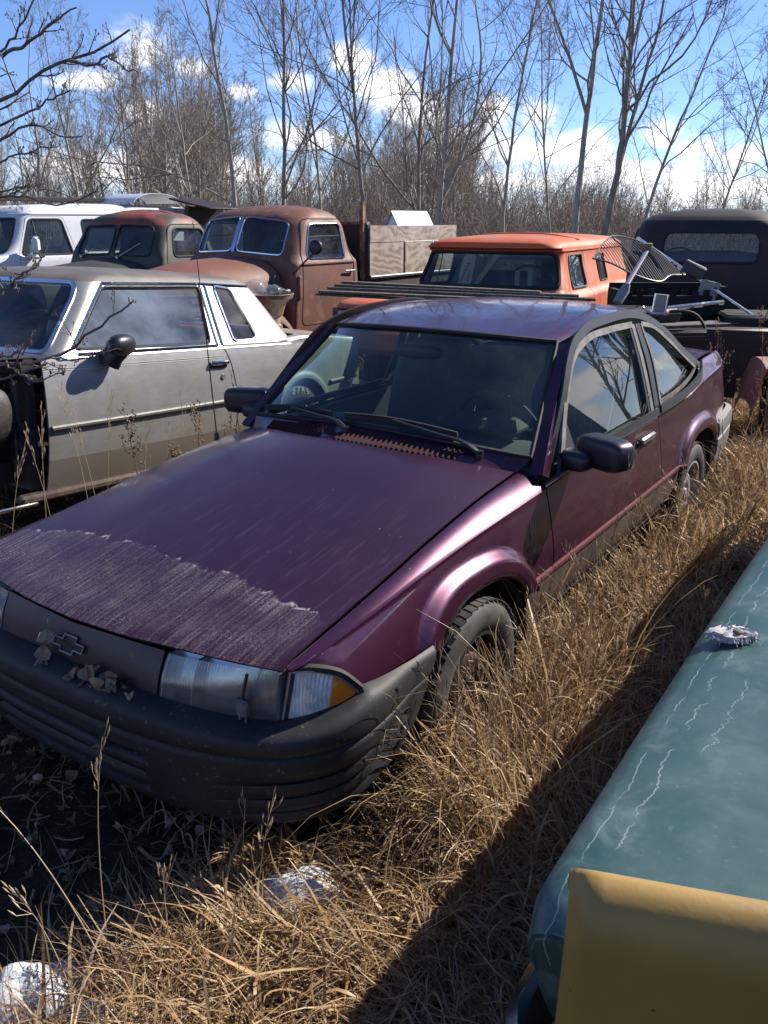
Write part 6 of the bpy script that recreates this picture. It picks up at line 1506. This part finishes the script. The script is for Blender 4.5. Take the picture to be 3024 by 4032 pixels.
for k, (u, v, h) in enumerate(((5.0, .95, .95), (5.25, .55, 1.05), (5.5, 1.15, 1.0), (4.95, .25, .95), (5.7, .75, 1.1), (5.35, 1.4, .9), (6.0, 1.2, 1.0))):
    x, y = from_uv(u, v); weed((x, y, 0), h, 60 + k, 'tall brown dry weed behind the plum coupe trunk', 'dry weeds behind the plum trunk')

# ---------------------------------------------------------------- leaves
def leaf_mesh(r, L=.06):
    n = 7; s = np.linspace(0, 1, n); w = L * .38 * np.sin(np.clip(s * 1.05, 0, 1) * PI) ** .8 * (1 - .25 * s); cur = r.uniform(.8, 3.4); fold = r.uniform(.3, 1.7)
    x = np.cumsum(np.cos(cur * s)) * L / n; z = np.cumsum(np.sin(cur * s)) * L / n * .6
    P = np.array([[(x[i], -w[i], z[i] + fold * w[i]), (x[i], -w[i] * .5, z[i] + fold * w[i] * .35), (x[i], 0, z[i]), (x[i], w[i] * .5, z[i] + fold * w[i] * .4), (x[i], w[i], z[i] + fold * w[i] * 1.1)] for i in range(n)])
    return P + np.array([r.gauss(0, .0015) for _ in range(P.size)]).reshape(P.shape)
LEAF = []
for k in range(6):
    r = random.Random(k + 3); P = leaf_mesh(r); mb = MB().grid(P); mb.tube([P[0, 2] + np.array([-.028, .004, .004]), P[0, 2] + np.array([-.012, 0, 0]), P[0, 2]], .0009, 3, cap=False)
    o = mb.build('leaf_proto', 'leaf_dry', fix=False); LEAF.append(o.data); bpy.data.objects.remove(o)
def litter():
    V, Q, k = [], [], 0; r = random.Random(5)
    for i in range(1500):
        if i < 1000: x, y = r.uniform(-2.3, .3), r.uniform(1.2, 3.4)
        else: x, y = from_uv(r.uniform(-.8, 4), r.uniform(.7, 1.5))
        u, v = huv(np.array(x), np.array(y))
        if v > .9 and r.random() < .55: continue
        P = leaf_mesh(r, r.uniform(.03, .065)); M3 = rotm(r.gauss(0, .5), r.gauss(0, .5), r.uniform(0, 6.28)); P = P @ M3.T; P[..., 2] -= P[..., 2].min(); P += np.array([x, y, float(gz(x, y)) + .004 + .012 * r.random()])
        n, m_ = P.shape[:2]; ii, jj = np.meshgrid(np.arange(n - 1), np.arange(m_ - 1), indexing='ij'); b = (ii * m_ + jj).ravel() + k
        V.append(P.reshape(-1, 3)); Q.append(np.stack([b, b + m_, b + m_ + 1, b + 1], 1)); k += n * m_
    o = fast_mesh('leaves', np.vstack(V), np.vstack(Q), 'leaf_dry', smooth=True); tag(o, 'dry fallen leaves littering the dark soil before the plum coupe', 'leaves', kind='stuff')
litter()
HM = Matrix.Translation(HERO_LOC) @ Matrix.Rotation(HERO_RZ, 4, 'Z')
r = random.Random(21)
spots = [(.10 + r.gauss(0, .05), .095 + r.uniform(-.012, .008), .508 + r.uniform(0, .018)) for k in range(14)] + [(.225 + r.gauss(0, .03), .092 + r.uniform(-.012, .008), .505 + r.uniform(0, .015)) for k in range(10)]
for k, (v, u, z) in enumerate(spots):
    o = bpy.data.objects.new('dry_leaf', LEAF[k % 6]); COL.objects.link(o); o.location = HM @ Vector((v, u, z)); o.rotation_euler = (r.uniform(-.9, .9), r.uniform(-.9, .9), r.uniform(0, 6.28)); s_ = r.uniform(.7, 1.15); o.scale = (s_,) * 3
    tag(o, 'curled dry leaf in the heap caught on the black front bumper', 'leaf', 'dry leaves heaped on the plum coupe bumper')
for k, (v, u, z, s_, lb) in enumerate(((-.075, .118, .625, 1.1, 'dry leaf stuck at the top of the grille panel beside the emblem'), (-.085, .108, .575, 1.2, 'large curled dry leaf hanging on the grille panel beside the emblem'), (-.080, .100, .545, 1.0, 'small dry leaf at the foot of the grille panel'), (.185, .078, .375, 1.0, 'single brown leaf dangling by its stem from the bumper slot'))):
    o = bpy.data.objects.new('dry_leaf', LEAF[k % 6]); COL.objects.link(o); o.location = HM @ Vector((v, u, z)); o.rotation_euler = (r.uniform(-.3, .3), 1.35, HERO_RZ - 1.2 + r.uniform(-.4, .4)); o.scale = (s_,) * 3; tag(o, lb, 'leaf')

# ---------------------------------------------------------------- snow remnants
def snow_mat():
    m, t, bs, out, o = new_mat('old_snow'); n = t.noise(o, 90, 4, .7); n2 = t.noise(o, 14, 4)
    t.l.new(t.mix(t.step(n, .60, .80), (.46, .48, .52), (.25, .23, .21)), bs.inputs['Base Color']); bs.inputs['Roughness'].default_value = .85
    bs.inputs['Subsurface Weight'].default_value = .15; bs.inputs['Subsurface Radius'].default_value = (.02, .02, .025); bs.inputs['Subsurface Scale'].default_value = .5
    bump(t, bs, t.math('ADD', n, n2), .4, .012)
snow_mat()
def snow(x, y, rx, ry, h, seed, label):
    n, m_ = 26, 40; g = np.random.default_rng(seed); P = np.zeros((n, m_, 3)); e = .65 + .5 * np.array([hash_noise(math.cos(a) * 1.5 + 5, math.sin(a) * 1.5 + 5, 1.1, seed) for a in np.linspace(0, 2 * PI, m_, endpoint=False)])
    for i, q in enumerate(np.linspace(0.0, 1, n)):
        for j, a in enumerate(np.linspace(0, 2 * PI, m_, endpoint=False)):
            X, Y = x + rx * q * e[j] * math.cos(a), y + ry * q * e[j] * math.sin(a)
            P[i, j] = (X, Y, float(gz(X, Y)) + h * (1 - q ** 2.2) * (.55 + .9 * float(hash_noise(X, Y, 16, seed))) + .010 * (1 - q) * g.random() - .012 * q)
    o = MB().grid(P, cv=True).build('snow_patch', 'old_snow', ang=70); tag(o, label, 'snow', 'melting snow patches')
snow(-.800, 1.475, .15, .11, .085, 3, 'bright melting snow patch at the lower left corner'); snow(-.650, 1.420, .09, .07, .06, 4, 'smaller grey snow patch beside the corner snow')
snow(-.225, 1.800, .15, .12, .085, 6, 'glassy ice patch in the lit grass before the bumper corner')

# ---------------------------------------------------------------- trees
def bark(name, c1, c2, c3):
    m, t, bs, out, o = new_mat(name); n = t.noise(t.scalev(o, (6, 6, 1.2)), 1.6, 6, .65); n2 = t.noise(o, 30, 4)
    c = t.mix(t.step(n, .4, .66), c1, c2); c = t.mix(t.math('MULTIPLY', t.step(n2, .58, .66), .7), c, c3); t.l.new(c, bs.inputs['Base Color']); bs.inputs['Roughness'].default_value = .85; bs.inputs['Specular IOR Level'].default_value = .2
    bump(t, bs, n, .5, .02)
bark('bark_poplar', (.31, .27, .205), (.44, .40, .325), (.05, .045, .04)); bark('bark_grey', (.22, .185, .15), (.34, .305, .255), (.04, .035, .03)); bark('twig', (.115, .095, .08), (.175, .15, .13), (.05, .04, .035)); bark('twig_far', (.23, .20, .175), (.32, .285, .255), (.10, .085, .07))  # twig_far is paler, with the haze of the wood put into its colour
def tubes_batch(paths, rads, n):
    """paths (B,k,3), rads (B,k) -> verts, quads for n-sided tubes, no caps"""
    p = np.asarray(paths); B, k = p.shape[:2]; T = np.gradient(p, axis=1); T /= np.maximum(np.linalg.norm(T, axis=2, keepdims=True), 1e-9)
    up = np.where(np.abs(T[:, :1, 2:3]) > .9, np.array([1., 0, 0]), np.array([0, 0, 1.])); A = np.cross(T, up); A /= np.maximum(np.linalg.norm(A, axis=2, keepdims=True), 1e-9); Bv = np.cross(T, A)
    th = np.arange(n) * 2 * PI / n; V = p[:, :, None] + rads[:, :, None, None] * (A[:, :, None] * np.cos(th)[:, None] + Bv[:, :, None] * np.sin(th)[:, None])
    b, i, j = np.meshgrid(np.arange(B), np.arange(k - 1), np.arange(n), indexing='ij'); j2 = (j + 1) % n; f = lambda ii, jj: (b * k + ii) * n + jj
    return V.reshape(-1, 3), np.stack([f(i, j), f(i, j2), f(i + 1, j2), f(i + 1, j)], -1).reshape(-1, 4)
def grow(g, P, Rr, nchild, lo, hi, ang, Lf, k, curve_up=.35, wob=.08, rf=.45, rmin=.002):
    """children along parent polylines P (B,k,3): vectorised"""
    B, kk = P.shape[:2]; N = B * nchild; t = np.sort(g.uniform(lo, hi, (B, nchild)), 1); idx = t * (kk - 1); i0 = np.minimum(idx.astype(int), kk - 2); f = (idx - i0)[..., None]
    bi = np.arange(B)[:, None]; q = P[bi, i0] * (1 - f) + P[bi, i0 + 1] * f; T = P[bi, i0 + 1] - P[bi, i0]; T /= np.maximum(np.linalg.norm(T, axis=2, keepdims=True), 1e-9)
    r = Rr[bi, i0] * (1 - f[..., 0]) + Rr[bi, i0 + 1] * f[..., 0]; plen = np.linalg.norm(np.diff(P, axis=1), axis=2).sum(1)[:, None]
    rv = g.normal(0, 1, (B, nchild, 3)); S = np.cross(T, rv); S /= np.maximum(np.linalg.norm(S, axis=2, keepdims=True), 1e-9)
    a = g.normal(ang, .16, (B, nchild))[..., None]; d = T * np.cos(a) + S * np.sin(a); L = plen * Lf * (1.12 - .75 * t) * g.uniform(.6, 1.2, (B, nchild))
    q = q.reshape(N, 3); d = d.reshape(N, 3); L = L.reshape(N); out = np.zeros((N, k, 3)); out[:, 0] = q
    for s in range(1, k):
        d = d + np.array([0, 0, curve_up / k]) + g.normal(0, wob, (N, 3)); d /= np.linalg.norm(d, axis=1, keepdims=True); out[:, s] = out[:, s - 1] + d * (L / (k - 1))[:, None]
    rr = np.maximum(r.reshape(N) * rf, rmin)[:, None] * np.linspace(1, .35, k)[None]; return out, np.maximum(rr, rmin * .6)
def tree_meshes(seed, H=10., r0=.12, lean=(0, 0), n1=16, n2=6, n3=5, n4=3, fork=0, wob=.03, lo=.22, ang=.75, thin=1.0, rs=1.0):
    g = np.random.default_rng(seed); k = 18; tr = []; starts = 1
    base = np.zeros((1, k, 3)); d = np.array([lean[0], lean[1], 1.]); d /= np.linalg.norm(d)
    for s in range(1, k):
        d = d + g.normal(0, wob, 3) * np.array([1, 1, .2]) + np.array([0, 0, .03]); d /= np.linalg.norm(d); base[0, s] = base[0, s - 1] + d * H / (k - 1)
    rad = (r0 * (1 - np.linspace(0, 1, k) ** .9 * .93) * (1 + .35 * np.exp(-np.linspace(0, 1, k) * 18)))[None]
    P1, R1 = [base], [rad]
    if fork:
        for q in range(fork):
            i = g.integers(3, 9); dd = np.array([g.normal(0, .42), g.normal(0, .3), 1.]); dd /= np.linalg.norm(dd); pth = np.zeros((1, k, 3)); pth[0, 0] = base[0, i]; LL = H * (1 - i / k) * g.uniform(.8, 1.0)
            for s in range(1, k): dd = dd + g.normal(0, wob * 1.3, 3) + np.array([0, 0, .05]); dd /= np.linalg.norm(dd); pth[0, s] = pth[0, s - 1] + dd * LL / (k - 1)
            P1.append(pth); R1.append((rad[0, i] * .72 * (1 - np.linspace(0, 1, k) * .92))[None])
    P1 = np.concatenate(P1); R1 = np.concatenate(R1)
    P2, R2 = grow(g, P1, R1, n1, lo, .98, ang, .42 * thin, 10, .55, .13, .50, .006 * rs)
    P3, R3 = grow(g, P2, R2, n2, .2, .98, .72, .46, 7, .35, .11, .55, .0038 * rs)
    P4, R4 = grow(g, P3, R3, n3, .15, 1., .75, .50, 5, .3, .14, .6, .0028 * rs)
    trunk = join([tubes_batch(P1, R1, 9), tubes_batch(P2, R2, 6)]); cr = [tubes_batch(P3, R3, 4), tubes_batch(P4, R4, 3)]
    if n4: P5, R5 = grow(g, P4, R4, n4, .2, 1., .8, .55, 4, .2, .15, .7, .0022 * rs); cr.append(tubes_batch(P5, R5, 3))
    return trunk, join(cr)
def tree_obj(name, loc, meshes, label, group, rz=0., tw='twig', bk='bark_poplar', scale=1.):
    root = empty(name, loc, rz); root.scale = (scale,) * 3; tag(root, label, 'tree', group)
    fast_mesh('trunk', *meshes[0], bk, smooth=True, parent=root); fast_mesh('crown', *meshes[1], tw, parent=root); return root
def tx(px, D): return (px - 829.5) / 1827. * D
NEAR = [  # display x at the base, distance, height, radius, lean, forks, label
    (1224, 23.0, 12.0, .125, (.01, 0), 1, 'tall thick bare poplar with straight trunk behind the orange truck'),
    (1279, 23.5, 12.0, .130, (.03, 0), 2, 'tall bare poplar forking upward, just right of the straight thick one'),
    (1334, 24.0, 9.5, .075, (.26, 0), 0, 'slim bare tree leaning far to the right before the clouds'),
    (1492, 26.0, 7.6, .055, (.18, 0), 1, 'small bare leaning tree above the dark truck roof'),
    (1612, 25.0, 8.6, .065, (-.03, 0), 1, 'bare tree near the right edge, the more upright of two'),
    (1640, 24.0, 8.2, .070, (.06, 0), 1, 'bare tree with spreading crown touching the right edge'),
    (930, 24.0, 12.0, .105, (.03, 0), 2, 'tall bare tree with many forks above the plywood box'),
    (897, 25.5, 11.0, .080, (-.05, 0), 1, 'tall slim bare tree just left of the many-forked one'),
    (1066, 25.0, 10.5, .075, (-.02, 0), 1, 'bare tree with pale trunk above the orange truck roof front'),
    (1182, 26.0, 9.0, .060, (-.12, 0), 1, 'crooked bare tree leaning left beside the straight thick poplar'),
    (800, 24.0, 11.5, .085, (-.10, 0), 2, 'tall bare tree leaning left over the brown truck roof'),
    (700, 27.0, 10.5, .07, (.04, 0), 1, 'slim bare tree behind the brown truck roof, right of the pale pair'),
    (548, 23.0, 12.0, .085, (-.06, 0), 1, 'tall pale bare tree rising over the brown truck windshield'),
    (632, 24.0, 11.8, .090, (-.10, 0), 1, 'tall pale bare tree leaning left, right one of the pale pair'),
    (448, 27.0, 8.2, .060, (-.05, 0), 1, 'slim bare tree behind the green truck roof'),
    (205, 34.0, 9.6, .095, (.02, 0), 2, 'rounded bare tree standing under the big left cloud'),
    (318, 33.0, 7.8, .085, (.04, 0), 1, 'dark-trunked bare tree behind the green truck'),
    (118, 36.0, 9.4, .09, (.0, 0), 1, 'bare tree with pale trunk behind the white van')]
for k, (px, D, H, r0, ln, fk, lb) in enumerate(NEAR):
    dark = k in (16,)
    ms = tree_meshes(100 + k, H, r0 * .80, ln, 17, 6, 5, 3 if D < 30 else 2, fk, .05, .16, .70, .95, rs=1.15)
    tree_obj('bare_tree', (tx(px, D), D, 0), ms, lb, None, bk='bark_grey' if (k % 3 == 1 or dark) else 'bark_poplar')
# far wood: copies of a few trees
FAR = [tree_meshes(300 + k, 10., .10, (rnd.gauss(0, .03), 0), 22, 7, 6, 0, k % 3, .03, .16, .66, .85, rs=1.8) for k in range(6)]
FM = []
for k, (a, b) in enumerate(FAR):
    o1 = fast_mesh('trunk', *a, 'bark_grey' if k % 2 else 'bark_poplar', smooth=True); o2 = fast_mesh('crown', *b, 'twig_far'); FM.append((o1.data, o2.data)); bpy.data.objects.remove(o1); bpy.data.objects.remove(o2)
FARLAB = 'slender bare grey tree in the far wood behind the yard'
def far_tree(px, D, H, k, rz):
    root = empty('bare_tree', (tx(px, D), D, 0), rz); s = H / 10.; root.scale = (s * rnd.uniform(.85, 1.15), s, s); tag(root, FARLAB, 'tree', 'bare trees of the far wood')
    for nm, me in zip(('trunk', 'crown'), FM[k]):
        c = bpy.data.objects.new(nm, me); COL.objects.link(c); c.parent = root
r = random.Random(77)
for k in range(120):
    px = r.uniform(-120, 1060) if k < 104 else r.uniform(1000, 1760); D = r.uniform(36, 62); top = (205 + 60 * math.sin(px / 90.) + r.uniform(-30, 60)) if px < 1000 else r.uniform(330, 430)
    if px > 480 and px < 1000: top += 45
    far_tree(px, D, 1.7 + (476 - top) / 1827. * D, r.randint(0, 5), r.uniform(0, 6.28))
# trees out of frame to the right and left, whose likeness shows in the side windows and roofs
for k in range(20):
    a = R(r.uniform(27, 100)); D = r.uniform(24, 40); root = empty('bare_tree', (D * math.sin(a), D * math.cos(a), 0), r.uniform(0, 6)); s = r.uniform(.9, 1.2); root.scale = (s,) * 3; tag(root, 'bare tree of the wood right of the yard', 'tree', 'bare trees right of the yard')
    for nm, me in zip(('trunk', 'crown'), FM[k % 6]): c = bpy.data.objects.new(nm, me); COL.objects.link(c); c.parent = root
# undergrowth: a thicket of thin stems
def thicket():
    g = np.random.default_rng(8); parts = []
    for n, y0, y1, h0, h1, x0, x1 in ((5200, 19, 34, .6, 1.8, -.62, .62), (6000, 30, 60, 1.3, 3.6, -.60, .60)):
        D = g.uniform(y0, y1, n); tn = g.uniform(x0, x1, n); x = tn * D; H = g.uniform(h0, h1, n) * np.where(tn > .28, .72, 1.0) * (.6 + .8 * hash_noise(x + 500, D, .25, 4)); k = 6; P = np.zeros((n, k, 3)); P[:, 0] = np.stack([x, D, np.zeros(n)], 1); d = np.stack([g.normal(0, .22, n), g.normal(0, .22, n), np.ones(n)], 1)
        for s in range(1, k): d = d + g.normal(0, .10, (n, 3)); d /= np.linalg.norm(d, axis=1, keepdims=True); P[:, s] = P[:, s - 1] + d * (H / (k - 1))[:, None]
        Rr = (g.uniform(.008, .018, n) * (D / 26))[:, None] * np.linspace(1, .3, k)[None]; parts.append(tubes_batch(P, Rr, 3))
        Pb, Rb = grow(g, P, Rr, 6, .2, 1., .85, .5, 4, .1, .2, .6, .007); parts.append(tubes_batch(Pb, Rb, 3))
        Pc, Rc = grow(g, Pb, Rb, 2, .3, 1., .8, .65, 3, .1, .2, .7, .006); parts.append(tubes_batch(Pc, Rc, 3))
    V, Q = join(parts); o = fast_mesh('undergrowth', V, Q, 'brush'); tag(o, 'leafless brown thicket filling the ground under the trees', 'thicket', kind='stuff')
bark('brush', (.20, .16, .135), (.30, .255, .22), (.06, .045, .04))
thicket()

# ---------------------------------------------------------------- bush at the left edge, close to the camera
def left_bush():
    root = empty('bush', (-1.95, 2.85, 0)); base = np.array(root.location); tag(root, 'leafless bush with budded twigs reaching in from the left edge', 'bush'); g = np.random.default_rng(3); rr = random.Random(4)
    z7 = lambda x, y: (x * .9114, y * .9114); z6 = lambda x, y: (x * .4219, 1350 + y * .4219); z1 = lambda x, y: (x * .9114, 700 + y * .9114)
    mains = [  # pixels, depth start, depth end, radius
        ([z7(-330, 760), z7(-120, 520), z7(0, 432), z7(90, 385), z7(190, 310), z7(320, 255), z7(430, 215), z7(492, 180), z7(560, 130)], 2.9, 2.5, .0075), ([z7(300, 262), z7(400, 275), z7(455, 245), z7(530, 292), z7(600, 305)], 2.56, 2.5, .005),
        ([z7(-200, 560), z7(-40, 300), z7(10, 215), z7(100, 95), z7(155, -40)], 2.9, 2.6, .006), ([z7(-160, 620), z7(0, 540), z7(110, 495), z7(200, 440), z7(300, 395)], 2.8, 2.6, .005),
        ([z7(15, 240), z7(130, 180), z7(230, 100), z7(330, 30)], 2.75, 2.6, .006), ([z7(-100, 700), z7(20, 590), z7(160, 545), z7(300, 600), z7(360, 590)], 2.75, 2.6, .005), ([z7(-120, 800), z7(0, 700), z7(100, 660), z7(240, 640)], 2.8, 2.6, .004),
        ([z7(-200, 860), z7(0, 855), z7(120, 850), z7(250, 885), z7(400, 840), z7(420, 800)], 2.7, 2.5, .004), ([z7(-180, 900), z7(30, 820), z7(150, 810), z7(330, 860)], 2.7, 2.6, .0035),
        ([z6(-500, 260), z6(0, 185), z6(200, 195), z6(450, 150), z6(620, 80), z6(740, -10), z1(430, 640), z1(500, 590), z1(572, 530)], 2.35, 2.2, .0065), ([z6(-400, 330), z6(0, 350), z6(160, 290), z6(330, 230), z6(480, 195), z6(580, 250)], 2.35, 2.25, .005),
        ([z6(-300, 100), z6(60, 130), z6(180, 90), z6(260, 20), z6(290, -70)], 2.4, 2.3, .004), ([z6(60, 200), z6(200, 300), z6(400, 350), z6(520, 320), z6(590, 240)], 2.3, 2.22, .0035), ([z6(480, 140), z6(620, 160), z6(760, 150), z6(1000, 70), z6(1140, 60)], 2.28, 2.2, .003), ([z1(-60, 560), z1(40, 470), z1(120, 400), z1(190, 330)], 2.35, 2.25, .0045), ([z1(60, 420), z1(150, 390), z1(180, 340)], 2.3, 2.22, .003)]
    trunk = MB(); sideP = []; sideR = []
    for pts, d0, d1, r0 in mains:
        W3 = np.array([at(px, py, d0 + (d1 - d0) * i / (len(pts) - 1) + rr.gauss(0, .02)) for i, (px, py) in enumerate(pts)]) - base; c = curve(W3, 16) + g.normal(0, .003, (16, 3)); rad = np.linspace(r0, r0 * .35, 16); trunk.tube(c, rad, 6)
        sideP.append(c); sideR.append(rad)
    for q in range(4): trunk.tube(curve([(rr.gauss(0, .05), rr.gauss(0, .05), 0), (-.02 + rr.gauss(0, .08), rr.gauss(0, .08), .8), sideP[(0, 2, 9, 5)[q]][0]], 12), np.linspace(.020, sideR[(0, 2, 9, 5)[q]][0], 12), 7)
    trunk.build('branches', 'bush_bark', root, fix=False)
    P = np.array(sideP); Rr = np.array(sideR); P2, R2 = grow(g, P, Rr, 7, .25, .98, .65, .20, 6, .35, .12, .6, .0016); P3, R3 = grow(g, P2, R2, 3, .3, .95, .7, .45, 4, .3, .14, .7, .0012)
    V, Q = join([tubes_batch(P2, R2, 5), tubes_batch(P3, R3, 4)]); fast_mesh('twigs', V, Q, 'bush_bark', parent=root, kind='stuff')
    bd = MB()
    for e in list(P2[:, -1]) + list(P3[:, -1]) + list(P2[:, 3]): bd.grid(superell(e, (.0018, .0018, .0036), 2, 6, 5), cu=True)
    bd.build('buds', 'twig', root, fix=False, kind='stuff')
bark('bush_bark', (.13, .095, .085), (.22, .18, .165), (.07, .05, .045))
left_bush()
